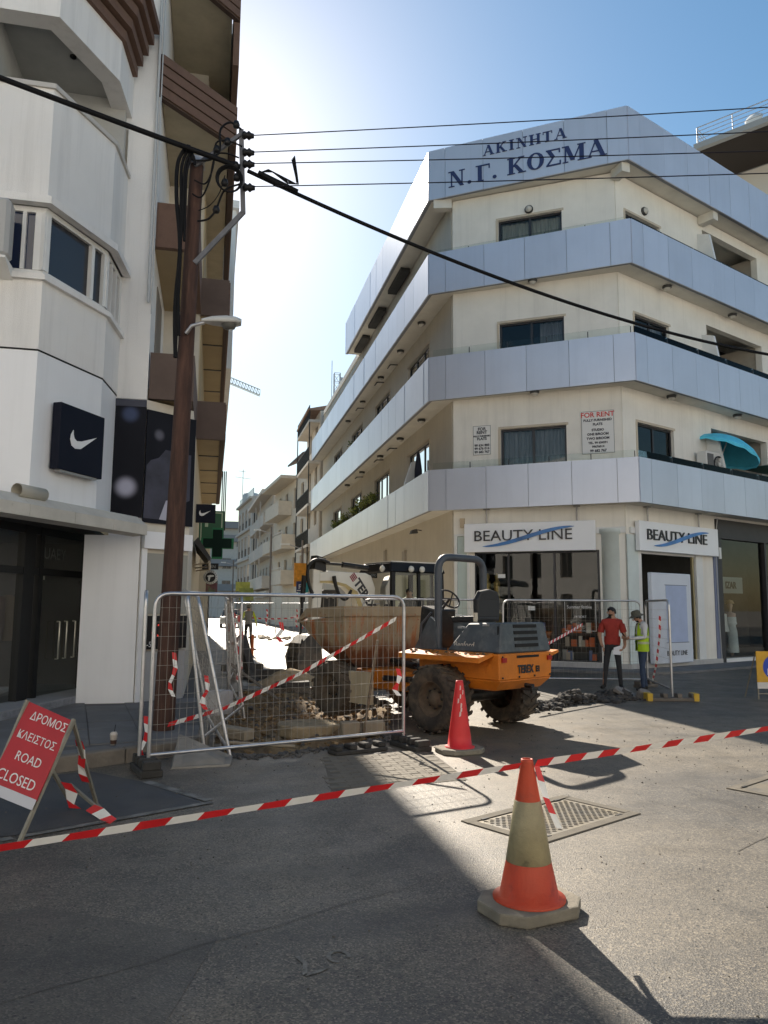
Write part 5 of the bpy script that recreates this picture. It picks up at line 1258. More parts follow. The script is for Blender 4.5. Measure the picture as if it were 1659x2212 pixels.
DUSTT = mat('dusty_tyre', (.11, .085, .06), .95, var=.3, vscale=5, col2=(.05, .042, .034), c2amt=.45, c2scale=4, c2sharp=.2, bump=.6, bscale=30)
STEELB = mat('bucket_steel', (.05, .043, .036), .6, var=.4, vscale=4, col2=(.14, .1, .065), c2amt=.4, c2scale=4, c2sharp=.15, bump=.3)
def wheel(t, x, y, r, w, out, lugs=20, mt=None):
    """tractor-lugged tyre with rim; out = +1 if the outer side faces +y"""
    m = MB(); hw = w/2
    m.lathe([(r*.52, -hw*.85), (r*.7, -hw), (r*.88, -hw*.98), (r*.95, -hw*.8), (r*.96, 0), (r*.95, hw*.8), (r*.88, hw*.98), (r*.7, hw), (r*.52, hw*.85)], 36, (x, y, r), (0, 1, 0))
    for k in range(lugs):
        for sgn in (-1, 1):
            a = 2*pi*(k+(.5 if sgn > 0 else 0))/lugs; a2 = a+.16
            p = []
            for (aa, yy) in ((a, sgn*hw*1.0), (a+.11, sgn*hw*1.0), (a2+.13, 0.02*sgn), (a2+.03, .02*sgn)):
                p.append((aa, yy))
            lo = [(x+r*.94*cos(q), y+yy, r+r*.94*sin(q)) for q, yy in p]; hi = [(x+r*1.0*cos(q), y+yy, r+r*1.0*sin(q)) for q, yy in p]
            if sgn > 0: m.hexa(lo+hi)
            else: m.hexa(lo[::-1]+hi[::-1])
    wh = m.build('wheel', mt or TYRE, t, local=True)
    m = MB(); o = out
    m.lathe([(r*.54, o*hw*.8), (r*.5, o*hw*.85), (r*.46, o*hw*.4), (r*.3, o*hw*.3), (r*.22, o*hw*.55), (r*.15, o*hw*.7), (0, o*hw*.72)], 24, (x, y, r), (0, 1, 0)); m.build('rim', MUD, wh, local=True)
    m = MB()
    for k in range(8): m.lathe([(0, o*hw*.5), (.018, o*hw*.48), (.018, o*hw*.3)], 6, (x+r*.28*cos(k*pi/4), y, r+r*.28*sin(k*pi/4)), (0, 1, 0))
    m.build('wheel_nuts', GREASE, wh, local=True)

def dumper():
    hdg = radians(-30)
    f = Vector((sin(hdg), cos(hdg), 0)); l = Vector((-cos(hdg), sin(hdg), 0))
    M = Matrix(((f.x, l.x, 0, 3.68), (f.y, l.y, 0, 10.8), (0, 0, 1, 0), (0, 0, 0, 1)))
    t = thing('dumper', 'orange and grey site dumper with rusty cream skip and roll bar parked at the excavation', 'dumper', mtx=M)
    for y in (.74, -.74): wheel(t, -.12, y, .46, .4, 1 if y > 0 else -1)
    for y in (.8, -.8): wheel(t, 2.02, y, .43, .36, 1 if y > 0 else -1, mt=DUSTT)
    m = MB(); m.tube([(-.12, .6, .46), (-.12, -.6, .46)], .1, 10); m.build('rear_axle', GREASE, t, local=True)
    m = MB(); m.tube([(2.02, .6, .43), (2.02, -.6, .43)], .1, 10); m.build('front_axle', GREASE, t, local=True)
    # rear body shell: side profile extruded, chamfered below
    m = MB()
    m.hexa([(-.9, -.5, .6), (.3, -.5, .6), (.3, .5, .6), (-.9, .5, .6), (-1.04, -.57, .74), (.42, -.57, .74), (.42, .57, .74), (-1.04, .57, .74)])
    m.hexa([(-1.04, -.57, .741), (.42, -.57, .741), (.42, .57, .741), (-1.04, .57, .741), (-1.05, -.585, 1.09), (.45, -.585, 1.09), (.45, .585, 1.09), (-1.05, .585, 1.09)])
    m.build('rear_body', ORANGE, t, local=True, bevel=.015)
    m = MB(); m.hexa([(-.2, -.5, .46), (.55, -.35, .4), (.55, .35, .4), (-.2, .5, .46), (-.2, -.5, .6), (.55, -.35, .75), (.55, .35, .75), (-.2, .5, .6)]); m.build('rear_frame', GREASE, t, local=True)
    for y0, y1 in ((.58, .88), (-.88, -.58)):
        m = MB(); m.prism([(-.95, y0, 1.06), (-.95, y1, .98), (-.95, y1, 1.05), (-.95, y0, 1.1)], (1.5, 0, 0)); m.build('mudguard', ORANGE, t, local=True)
    # engine cover
    m = MB()
    P = [(-1.05, 1.095), (-.1, 1.095), (-.42, 1.48), (-1.0, 1.5)]
    lo = [(x, s*(.57 if z < 1.2 else .48), z) for s in (1, -1) for x, z in P]
    m.add([(x, .57 if z < 1.2 else .47, z) for x, z in P]+[(x, -.57 if z < 1.2 else -.47, z) for x, z in P], [(0, 1, 2, 3), (7, 6, 5, 4), (1, 0, 4, 5), (2, 1, 5, 6), (3, 2, 6, 7), (0, 3, 7, 4)])
    ec = m.build('engine_cover', ENGB, t, local=True, bevel=.02)
    for i in range(4):
        z = 1.17+i*.085; x = -1.05+.05*(z-1.095)/.4
        m = MB(); m.hexa([(x-.012, -.27, z), (x+.02, -.27, z), (x+.02, .24, z), (x-.012, .24, z), (x-.008, -.27, z+.045), (x+.024, -.27, z+.045), (x+.024, .24, z+.045), (x-.008, .24, z+.045)]); m.build('vent_slot', mat('vent_black', (.006, .006, .006), .8), ec, local=True)
    m = MB(); m.box(-1.062, -1.04, -.26, .22, 1.03, 1.06); m.build('vent_slot', MATS['vent_black'], t, local=True)
    m = MB(); m.tube([(-.45, .35, 1.5), (-.45, .35, 1.62)], .03, 10); m.build('exhaust', mat('pale_pipe', (.5, .45, .36), .6), ec, local=True)
    # writing on the tail and on the cover
    R = M.to_3x3()
    W = lambda *p: M @ Vector(p)
    text_obj('lettering', 'TEREX', .145, None, 0, 0, 0, mat('letter_black', (.02, .02, .025), .35), t, .004, vec=(W(-1.055, .2, .83), R @ Vector((0, -1, 0)), (0, 0, 1)), bold=.006, sx=.8)
    m = MB()
    for a, b, c, d in ((-.2, -.275, .83, .848), (-.2, -.275, .862, .88), (-.2, -.275, .894, .912), (-.2, -.215, .83, .912), (-.26, -.275, .83, .912)): m.box(-1.058, -1.05, b, a, c, d)
    m.build('badge', MATS['letter_black'], t, local=True)
    text_obj('lettering', 'Benford', .12, None, 0, 0, 0, mat('letter_cream', (.5, .47, .4), .6), ec, .003, vec=(W(-.22, .553, 1.15), R @ Vector((-1, 0, 0)), R @ Vector((0, -.2, 1)).normalized()), sx=.95)
    # roll bar
    pts = [(.12, .5, 1.08)]+arc_pts((.12, .5, 2.2), (.12, .5, 2.42), (.12, .27, 2.42))+arc_pts((.12, -.27, 2.42), (.12, -.5, 2.42), (.12, -.5, 2.2))+[(.12, -.5, 1.08)]
    m = MB(); m.tube(pts, .055, 12); m.box(.02, .22, .42, .58, 1.09, 1.12); m.box(.02, .22, -.58, -.42, 1.09, 1.12); m.build('roll_bar', ROPS, t, local=True)
    # seat
    m = MB(); m.hexa([(-.4, -.24, 1.5), (.12, -.22, 1.47), (.12, .22, 1.47), (-.4, .24, 1.5), (-.4, -.24, 1.58), (.15, -.22, 1.56), (.15, .22, 1.56), (-.4, .24, 1.58)]); m.build('seat_cushion', mat('seat_black', (.02, .02, .022), .6), t, local=True, bevel=.03, bseg=2)
    m = MB(); bp = [(-.4, -.24, 1.55), (-.4, -.25, 1.8), (-.42, -.18, 1.92), (-.43, 0, 1.95), (-.42, .18, 1.92), (-.4, .25, 1.8), (-.4, .24, 1.55)]; m.prism(bp, (.09, 0, .01)); m.build('seat_back', mat('seat_black', (.02, .02, .022), .6), t, local=True, bevel=.02, bseg=2)
    m = MB(); m.box(-.36, .1, -.2, .2, 1.1, 1.5); m.build('seat_base', ENGB, t, local=True)
    # footwell and console
    m = MB(); m.prism([(.56, .52, 1.06), (.08, .52, 1.06), (.12, .52, 1.5), (.22, .52, 1.56)], (0, .05, 0)); m.build('side_plate', ENGB, t, local=True)
    m = MB(); m.prism([(.56, -.57, 1.06), (.08, -.57, 1.06), (.12, -.57, 1.5), (.22, -.57, 1.56)], (0, .05, 0)); m.build('side_plate', ENGB, t, local=True)
    m = MB(); m.hexa([(.5, -.25, 1.05), (.75, -.25, 1.05), (.75, .3, 1.05), (.5, .3, 1.05), (.42, -.22, 1.66), (.7, -.22, 1.72), (.7, .27, 1.72), (.42, .27, 1.66)]); m.build('console', GREASE, t, local=True, bevel=.02)
    m = MB(); m.tube([(.5, .02, 1.66), (.34, .02, 1.82)], .02, 8); m.tube([Vector((.34, .02, 1.82))+Vector((.09*cos(a), .19*sin(a), .13*cos(a))) for a in [2*pi*i/20 for i in range(20)]], .014, 6, closed=True)
    m.tube([(.34, -.17, 1.82), (.34, .21, 1.82)], .01, 6); m.build('steering_wheel', mat('seat_black', (.02, .02, .022), .6), t, local=True)
    m = MB(); m.tube([(.55, -.2, 1.7), (.5, -.22, 1.9)], .01, 6); m.build('lever', GREASE, t, local=True)
    # front chassis
    m = MB(); m.hexa([(.55, -.3, .42), (2.3, -.36, .42), (2.3, .36, .42), (.55, .3, .42), (.55, -.3, .72), (2.3, -.36, .72), (2.3, .36, .72), (.55, .3, .72)]); m.build('front_chassis', ORANGE, t, local=True, bevel=.02)
    m = MB(); m.tube([(.6, 0, .35), (.6, 0, .85)], .09, 12); m.build('pivot', GREASE, t, local=True)
    m = MB(); m.tube([(.55, .33, .62), (1.4, .36, .6)], .045, 10); m.tube([(.9, .2, .8), (1.5, .1, .85)], .05, 10); m.build('steer_ram', GREASE, t, local=True)
    m = MB(); m.box(1.18, 1.66, .78, .86, .25, .72); m.build('splash_panel', mat('cream_panel', (.42, .34, .22), .7, var=.15, vscale=6, col2=(.06, .05, .04), c2amt=.25, c2scale=5, stretch=(1, 1, .3)), t, local=True)
    # skip: open tub with thick rim, sloping back and pouring lip
    yo, yi = .97, .55; off = .06
    def tub(d):
        # outline rings (x, z) along side; d = wall inset
        top = [(1.58+d, 1.68), (2.5-d, 1.66), (2.74-d, 1.46)]
        return top
    S = lambda y: [(1.58, y+0, 1.55), (2.52, y, 1.53), (2.72, y, 1.46)]
    m = MB()
    def shell(k, flip):
        Y, yb = yo-k, yi-k
        v = [(1.6+k, Y, 1.56), (1.6+k, -Y, 1.56), (2.72-k, -Y, 1.45), (2.72-k, Y, 1.45),
             (1.66+k, Y*.93, 1.02), (1.66+k, -Y*.93, 1.02), (2.2-k*.3, -Y*.9, 1.02), (2.2-k*.3, Y*.9, 1.02),
             (1.78+k, yb, .74+k), (1.78+k, -yb, .74+k), (2.0, -yb, .74+k), (2.0, yb, .74+k)]
        v = [(x, y+off, z) for x, y, z in v]
        fs = [(0, 1, 5, 4), (1, 2, 6, 5), (2, 3, 7, 6), (3, 0, 4, 7), (4, 5, 9, 8), (5, 6, 10, 9), (6, 7, 11, 10), (7, 4, 8, 11), (8, 9, 10, 11)]
        if flip: fs = [tuple(reversed(q)) for q in fs]
        return v, fs
    for k, fl in ((0, 0), (.04, 1)): m.add(*shell(k, fl))
    sk = m.build('skip', SKIP, t, local=True)
    m = MB(); T = .05
    ring_o = [(1.57, yo+.02), (1.57, -yo-.02), (2.55, -yo-.02), (2.55, yo+.02)]
    for (x0, x1, y0, y1) in ((1.56, 1.64, -yo-.02+off, yo+.02+off),): m.hexa([(x0, y0, 1.55), (x1, y0, 1.55), (x1, y1, 1.55), (x0, y1, 1.55), (x0, y0, 1.7), (x1, y0, 1.7), (x1, y1, 1.7), (x0, y1, 1.7)])
    for s in (1, -1):
        y0, y1 = sorted((s*(yo+.021)+off, s*(yo-.05)+off)); m.prism([(1.642, y0, 1.54), (2.55, y0, 1.52), (2.76, y0, 1.43), (2.74, y0, 1.47), (2.53, y0, 1.66), (1.642, y0, 1.7)], (0, y1-y0, 0))
    m.build('skip_rim', SKIP, sk, local=True)
dumper()
def dumper_fittings():
    t = bpy.data.objects['dumper']
    for k in range(4):
        m = MB(); y = .12-.08*k; m.tube(bez((.5, y, .95), (.75, y+.1, .55), (1.0, y+.12, .95), (1.35, y*.6+.1, .78), 12), .018, 6); m.build('hydraulic_hose', GREASE, t, local=True)
    for y in (-.5, .5):
        m = MB(); m.box(-1.075, -1.05, y-.045, y+.045, .98, 1.04); m.build('rear_lamp', mat('lamp_red', (.3, .01, .01), .3), t, local=True)
    for y in (-.52, -.17, .17, .52):
        for z in (.78, 1.05):
            m = MB(); m.lathe([(0, .012), (.014, .01), (.014, 0)], 6, (-1.05, y, z), (-1, 0, 0)); m.build('bolt', GREASE, t, local=True)
    m = MB(); m.tube([(-1.02, 0, .66), (-1.14, 0, .66), (-1.14, 0, .56)], .03, 8); m.box(-1.18, -1.0, -.07, .07, .6, .63); m.build('tow_hitch', GREASE, t, local=True)
    for y in (.56, -.56):
        m = MB(); m.tube([(.4, y, 1.1), (.4, y, 1.45), (.2, y, 1.62)], .015, 8); m.build('grab_rail', ROPS, t, local=True)
    m = MB(); m.tube([(-.85, -.3, 1.5), (-.85, -.3, 1.56)], .045, 10); m.build('filler_cap', GREASE, t, local=True)
    m = MB(); m.box(-.98, -.96, .5, .51, 1.15, 1.45); m.build('panel_seam', MATS['vent_black'], t, local=True)
    for x, z in ((-.3, 1.42), (-.75, 1.46)):
        m = MB(); m.box(x-.05, x+.05, .46, .5, z-.015, z+.015); m.build('latch', GALV, t, local=True)
    mudm = mat('caked_mud', (.13, .095, .06), .95, var=.35, vscale=9, bump=.8, bscale=25); m = MB()
    for k in range(60):
        a = random.random()*6.28; s_ = random.choice((.74, -.74)); rock(m, (-.12+.4*cos(a), s_+random.uniform(-.2, .2), .46+.41*sin(a)), random.uniform(.015, .04), .6)
    for k in range(40): rock(m, (random.uniform(-.9, .5), random.choice((.6, .7, .8)), 1.09+random.uniform(-.02, .015)), random.uniform(.01, .03), .5)
    m.build('mud_clods', mudm, t, local=True, kind='stuff')
dumper_fittings()

# ================================================================== BACKHOE LOADER
def backhoe():
    WH = mat('backhoe_cream', (.74, .7, .6), .5, var=.08, vscale=2, col2=(.42, .34, .22), c2amt=.22, c2scale=3, c2sharp=.1)
    YB = mat('boom_underside', (.5, .38, .16), .6)
    # digging end (local -x) points left down the picture, cab at the origin
    rz = radians(22)
    t = thing('backhoe_loader', 'cream and black backhoe loader digging behind the dumper', 'excavator', mtx=TR(4.75, 19.3, 0, rz) @ Matrix.Diagonal((1, 1, 1.05, 1)))
    L = dict(local=True)
    for y in (.75, -.75): wheel(t, .35, y, .68, .45, 1 if y > 0 else -1, 22)
    for y in (.7, -.7): wheel(t, 2.25, y, .5, .36, 1 if y > 0 else -1, 18)
    m = MB(); m.hexa([(-.9, -.42, .55), (2.7, -.38, .55), (2.7, .38, .55), (-.9, .42, .55), (-.9, -.42, .95), (2.7, -.38, .95), (2.7, .38, .95), (-.9, .42, .95)]); m.build('chassis', GREASE, t, **L)
    m = MB(); m.hexa([(1.0, -.42, .951), (2.6, -.36, .951), (2.6, .36, .951), (1.0, .42, .951), (1.0, -.42, 1.5), (2.55, -.34, 1.35), (2.55, .34, 1.35), (1.0, .42, 1.5)]); m.build('bonnet', WH, t, bevel=.03, **L)
    # cab: posts, roof with lamps, glass
    m = MB(); cx0, cx1, cy, z0, z1 = -.72, .85, .68, .96, 2.5
    for x in (cx0, cx1):
        for y in (-cy, cy): m.bar((x, y, z0), (x*.96, y*.95, z1), .1, .1)
    m.bar((.1, -cy, z0), (.1, -cy*.95, z1), .07, .07); m.bar((.1, cy, z0), (.1, cy*.95, z1), .07, .07)
    m.box(cx0, cx1, -cy, cy, .951, 1.05); m.build('cab_frame', BLK, t, **L)
    m = MB(); m.hexa([(cx0-.1, -cy-.05, 2.42), (cx1+.08, -cy-.05, 2.42), (cx1+.08, cy+.05, 2.42), (cx0-.1, cy+.05, 2.42), (cx0, -cy+.05, 2.66), (cx1, -cy+.05, 2.66), (cx1, cy-.05, 2.66), (cx0, cy-.05, 2.66)]); rf = m.build('cab_roof', BLK, t, bevel=.03, **L)
    m = MB(); m.box(cx0+.02, cx1-.02, -cy+.08, cy-.08, 2.662, 2.69); m.build('roof_top', mat('roof_cream', (.7, .66, .58), .5), rf, **L)
    for x in (-.2, .14, .72):
        m = MB(); m.lathe([(.0, .05), (.07, .04), (.08, 0), (.05, -.04)], 14, (x, -cy-.06, 2.5), (0, -1, 0)); m.build('work_lamp', mat('lamp_lens', (.7, .68, .6), .2), rf, **L)
    for x in (-.4,):
        m = MB(); m.lathe([(.0, .05), (.07, .04), (.08, 0), (.05, -.04)], 14, (cx0-.1, x, 2.5), (-1, 0, 0)); m.build('work_lamp', mat('lamp_lens', (.7, .68, .6), .2), rf, **L)
    gl = glass_mat('cab_glass', (.8, .86, .82), 1.4)
    for a, b in (((cx0, -cy), (.1, -cy)), ((.1, -cy), (cx1, -cy)), ((cx0, cy), (.1, cy)), ((.1, cy), (cx1, cy)), ((cx1, -cy), (cx1, cy)), ((cx0, -cy), (cx0, cy))):
        m = MB(); m.quad((a[0]*.99, a[1]*.99, 1.1), (b[0]*.99, b[1]*.99, 1.1), (b[0]*.96, b[1]*.95, 2.42), (a[0]*.96, a[1]*.95, 2.42)); m.build('cab_glass', gl, t, **L)
    m = MB(); m.box(.2, .6, -.25, .25, 1.05, 1.35); m.box(.5, .62, -.25, .25, 1.35, 1.85); m.build('seat', mat('seat_black', (.02, .02, .022), .6), t, bevel=.03, **L)
    m = MB(); m.box(-.65, -.4, -.3, .3, 1.05, 1.5); m.tube([(-.5, -.2, 1.5), (-.42, -.2, 1.72)], .012, 6); m.tube([(-.5, .1, 1.5), (-.42, .1, 1.72)], .012, 6); m.build('controls', GREASE, t, **L)
    m = MB(); m.tube([(.75, 0, 1.4), (.62, 0, 1.58)], .02, 6); m.tube([Vector((.6, 0, 1.6))+Vector((.08*cos(a), .18*sin(a), .14*cos(a))) for a in [2*pi*i/16 for i in range(16)]], .014, 6, closed=True); m.build('steering_wheel', mat('seat_black', (.02, .02, .022), .6), t, **L)
    # swing post, boom, dipper, bucket
    m = MB(); m.hexa([(-1.15, -.35, .5), (-.85, -.35, .5), (-.85, .35, .5), (-1.15, .35, .5), (-1.1, -.3, 1.2), (-.9, -.3, 1.2), (-.9, .3, 1.2), (-1.1, .3, 1.2)]); m.build('swing_post', GREASE, t, bevel=.02, **L)
    out = [(-.98, .95), (-.88, 1.5), (-.85, 2.05), (-.97, 2.34), (-1.15, 2.4), (-1.5, 2.4), (-2.2, 2.42), (-2.45, 2.38)]
    inn = [(-2.45, 2.14), (-2.1, 2.14), (-1.75, 2.06), (-1.47, 1.85), (-1.3, 1.5), (-1.24, .95)]
    m = MB(); m.prism([(x, -.13, z) for x, z in out+inn], (0, .26, 0)); bo = m.build('boom', WH, t, bevel=.02, **L)
    m = MB(); opp = [(-2.45, 2.38), (-2.1, 2.42), (-1.6, 2.4), (-1.05, 2.37), (-.86, 2.0), (-.98, .95)]; e2 = [tuple(lerp((*i_, 0), (*o_, 0), .2))[:2] for i_, o_ in zip(inn, opp)]
    for i in range(5): m.prism([(inn[i][0], -.136, inn[i][1]), (inn[i+1][0], -.136, inn[i+1][1]), (e2[i+1][0], -.136, e2[i+1][1]), (e2[i][0], -.136, e2[i][1])], (0, -.004, 0))
    m.build('boom_edge', YB, bo, **L)
    m = MB(); m.box(-2.12, -1.72, .25, .6, 1.35, 2.0); m.box(-1.95, -1.5, .3, .5, 1.0, 1.36); m.build('hydraulic_block', GREASE, bo, bevel=.03, **L)
    for x_ in (-2.02, -1.84): m = MB(); m.lathe([(0, .03), (.05, .02), (.055, 0)], 12, (x_, .25, 1.85), (0, -1, 0)); m.build('boom_lamp', mat('lamp_lens', (.7, .68, .6), .2), bo, **L)
    M = ROOT[t.name]; R = M.to_3x3(); W = lambda *p: M @ Vector(p)
    d = Vector((.62, 0, -.78)).normalized(); up = Vector((.78, 0, .62)).normalized()
    text_obj('lettering', 'TEREX', .3, None, 0, 0, 0, MATS['letter_black'], bo, .004, vec=(W(-1.5, -.136, 2.16), R @ d, R @ up), bold=.012, sx=.95)
    m = MB()
    for k in range(4): m.prism([tuple(Vector((-1.62, -.136, 2.3))+d*(.0)+up*(.045*k)+q) for q in (Vector((0, 0, 0)), d*.16, d*.16+up*.03, up*.03)], (0, -.004, 0))
    m.build('badge', mat('badge_red', (.25, .03, .05), .5), bo, **L)
    # ram along the boom, hoses
    m = MB(); m.tube([(-1.0, 0, 2.52), (-1.75, 0, 2.58)], .07, 10); m.tube([(-1.75, 0, 2.58), (-2.5, 0, 2.6)], .035, 8); m.build('boom_ram', GREASE, bo, **L)
    m = MB(); dp = [(-2.34, 2.2), (-2.36, 2.52), (-2.5, 2.6), (-2.62, 2.42), (-2.64, 1.0), (-2.45, .95), (-2.42, 1.3)]
    m.prism([(x, -.11, z) for x, z in dp], (0, .22, 0)); di = m.build('dipper', WH, t, bevel=.02, **L)
    m = MB(); m.prism([(x, -.14, z) for x, z in ((-2.28, 2.4), (-2.3, 2.7), (-2.55, 2.76), (-2.6, 2.45))], (0, .28, 0)); m.build('dipper_head', GREASE, di, **L)
    for k in range(2):
        y = -.17-.05*k
        m = MB(); m.tube(bez((-2.25, y, 2.6), (-2.85-.05*k, y, 2.85), (-2.95, y, 2.3), (-2.66, y, 1.9-.1*k), 12), .036, 8); m.build('hose', GREASE, di, **L)
        m = MB(); m.tube(bez((-2.1, y, 2.3), (-2.0, y, 1.8-.06*k), (-1.75, y, 1.6), (-1.62, y, 1.95+.04*k), 12), .036, 8); m.build('hose', GREASE, bo, **L)
    m = MB(); m.tube([(-2.8, 0, 2.3), (-2.84, 0, 1.7)], .06, 10); m.tube([(-2.84, 0, 1.7), (-2.88, 0, .98)], .035, 8); m.build('bucket_ram', GREASE, di, **L)
    m = MB(); m.prism([(-2.5, -.3, 1.0), (-2.8, -.3, .98), (-3.0, -.3, .8), (-3.12, -.3, .5), (-3.05, -.3, .15), (-2.8, -.3, -.1), (-2.45, -.3, -.15), (-2.3, -.3, -.12), (-2.42, -.3, .25), (-2.45, -.3, .65)], (0, .6, 0)); bu = m.build('bucket', STEELB, t, bevel=.015, **L)
    for k in range(4): m = MB(); m.prism([(-2.32, -.28+.16*k, -.14), (-2.2, -.28+.16*k, -.18), (-2.33, -.28+.16*k, -.05)], (0, .06, 0)); m.build('tooth', GALV, bu, **L)
    # stabiliser leg, front loader bucket and arms
    for y in (-.55, .55):
        m = MB(); m.box(-1.0, -.85, y-.06, y+.06, .15, 1.2); m.box(-1.12, -.73, y-.15, y+.15, .03, .15); m.build('stabiliser', GREASE, t, **L)
    for y in (-.5, .5): m = MB(); m.bar((1.2, y, 1.1), (2.9, y, .55), .12, .16); m.build('loader_arm', WH, t, **L)
    m = MB(); m.prism([(2.85, -.95, .1), (3.5, -.95, .05), (2.95, -.95, .2), (2.9, -.95, .75), (3.05, -.95, .85), (2.8, -.95, .85)], (0, 1.9, 0)); m.build('loader_bucket', STEELB, t, **L)
backhoe()
# ================================================================== FENCES
ZINC = mat('zinc_tube', (.5, .5, .51), .35, metal=.85, var=.12, vscale=10)
WIRE = mat('zinc_wire', (.3, .28, .25), .6, metal=.3)
FOOT = mat('fence_foot_rubber', (.035, .033, .03), .9, var=.3, vscale=8)
def fence(p0, p1, label, h=1.8, lean=(0, 0), base=(.1, .1), wires=True, mid=True, group='site fence panels', legs=True, vs=.1, hs=.2, r=.021, wr=.0022):
    """tubular site-fence panel with rounded top corners and welded wire; p0,p1 ground points, lean = horizontal shift of the top"""
    a, b = Vector((*p0, 0)), Vector((*p1, 0)); d = (b-a); L = d.length; d.normalize(); ln = Vector((lean[0], lean[1], 0))
    t = thing('site_fence', label, 'fence', tuple((a+b)/2), group=group)
    def Q(s, z): return a+d*s+ln*(z/h)+Vector((0, 0, z+base[0]*(1-s/L)+base[1]*s/L))
    c = .16; hh = h
    pts = [Q(0, -base[0]+.0 if legs else 0)]+[Q(0, .08)]+arc_pts(Q(0, hh-c), Q(0, hh), Q(c, hh))+arc_pts(Q(L-c, hh), Q(L, hh), Q(L, hh-c))+[Q(L, .08), Q(L, -base[1] if legs else 0)]
    m = MB(); m.tube(pts, r, 10); m.build('frame', ZINC, t)
    m = MB(); m.tube([Q(0, .08), Q(L, .08)], r*.9, 8); m.build('bottom_rail', ZINC, t)
    if wires:
        m = MB(); n = int(L/vs)
        for i in range(1, n): s = L*i/n; m.tube([Q(s, .08), Q(s, hh)], wr, 4, cap=False)
        k = int((hh-.08)/hs)
        for j in range(1, k+1):
            z = .08+(hh-.08)*j/(k+1); m.tube([Q(0, z), Q(L, z)], wr, 4, cap=False)
        m.build('wire_mesh', WIRE, t, kind='stuff')
    return t
fence((-.56, 8.4), (2.37, 9.42), 'long wire fence panel standing nearest, in front of the excavation', 1.72, vs=.075, hs=.16, wr=.0023)
fence((-.66, 8.5), (-.95, 12.3), 'wire fence panel running back beside the timber pole', 1.74)
fence((.28, 9.0), (.05, 10.9), 'leaning wire fence panel propped by the near panel', 1.8, (-.42, .25), (.0, .1))
fence((-.02, 9.35), (.55, 12.2), 'fence panel behind the leaning one at the kerb edge', 1.75, (-.25, .1))
for i, (y0, y1, x0, x1) in enumerate(((12.6, 15.6, .5, .42), (15.8, 18.9, .4, .62), (19.1, 22.3, .55, .65), (22.6, 25.8, .7, .6), (26, 29.2, .62, .8), (29.5, 33, .8, .75), (34, 37.4, .8, .95), (38, 41.5, .95, .9))):
    fence((x0, y0), (x1, y1), ['first', 'second', 'third', 'fourth', 'fifth', 'sixth', 'seventh', 'farthest'][i]+' panel from the pit in the fence line along the left pavement', 1.75, (random.uniform(-.12, .05), 0), vs=.35, hs=.4, wr=.003)
for i, (y0, y1, x0, x1) in enumerate(((36, 39.4, 5.1, 5.2), (40, 43.4, 5.2, 5.0), (44, 47, 5.0, 4.2), (47.2, 48.5, 3.9, 1.2))):
    fence((x0, y0), (x1, y1), ['nearest', 'second', 'third', 'last'][i]+' panel of the far fence line closing the street right of the walker', 1.75, vs=.3, hs=.5, wr=.005)
fence((6.36, 16.25), (9.27, 15.45), 'wire fence panel behind the two men before the shop window', 1.78, base=(.08, .08))
fence((3.4, 17.3), (6.2, 16.35), 'wire fence panel behind the dumper seat', 1.78, base=(.08, .08))
fence((9.42, 15.5), (8.66, 13.42), 'wire fence panel turned towards the road beside the man in the vest', 1.78, base=(.08, .08), r=.024)

def foot(c, rz, label, size=(.62, .22, .13), mt=None, ends=False):
    t = thing('ballast_block', label, 'fence foot', (c[0], c[1], 0), rz, group='fence feet')
    m = MB(); L, w_, h = size
    m.box(-L/2, L/2, -w_/2, w_/2, 0, h*.45)
    for x in (-L*.42, -L*.14, L*.14, L*.42): m.box(x-.045, x+.045, -w_*.4, w_*.4, h*.45, h)
    m.build('block', mt or FOOT, t, local=True, bevel=.01)
    if ends:
        m = MB(); m.box(-L/2-.004, -L/2+.09, -w_/2-.004, w_/2+.004, 0.005, h*1.02); m.build('end_cap', mat('foot_yellow', (.55, .35, .03), .6), t, local=True)
        m = MB(); m.box(L/2-.09, L/2+.004, -w_/2-.004, w_/2+.004, 0.005, h*1.02); m.build('end_cap', mat('foot_yellow', (.55, .35, .03), .6), t, local=True)
foot((2.42, 9.28), 1.9, 'black slotted foot under the right post of the nearest fence panel')
foot((1.75, 9.15), .35, 'black slotted foot lying under the rail of the nearest panel', (.7, .22, .1))
foot((-.58, 8.42), 1.85, 'black slotted foot under the left post of the nearest fence panel', (.55, .22, .16))
foot((8.4, 13.05), -.2, 'long dark foot block with yellow ends beside the man in the vest', (.95, .22, .14), mat('foot_grey', (.14, .12, .1), .9, var=.3, vscale=6), True)
foot((9.3, 15.4), .4, 'dark foot block behind the man in the vest', (.6, .2, .14), MATS['foot_grey'])

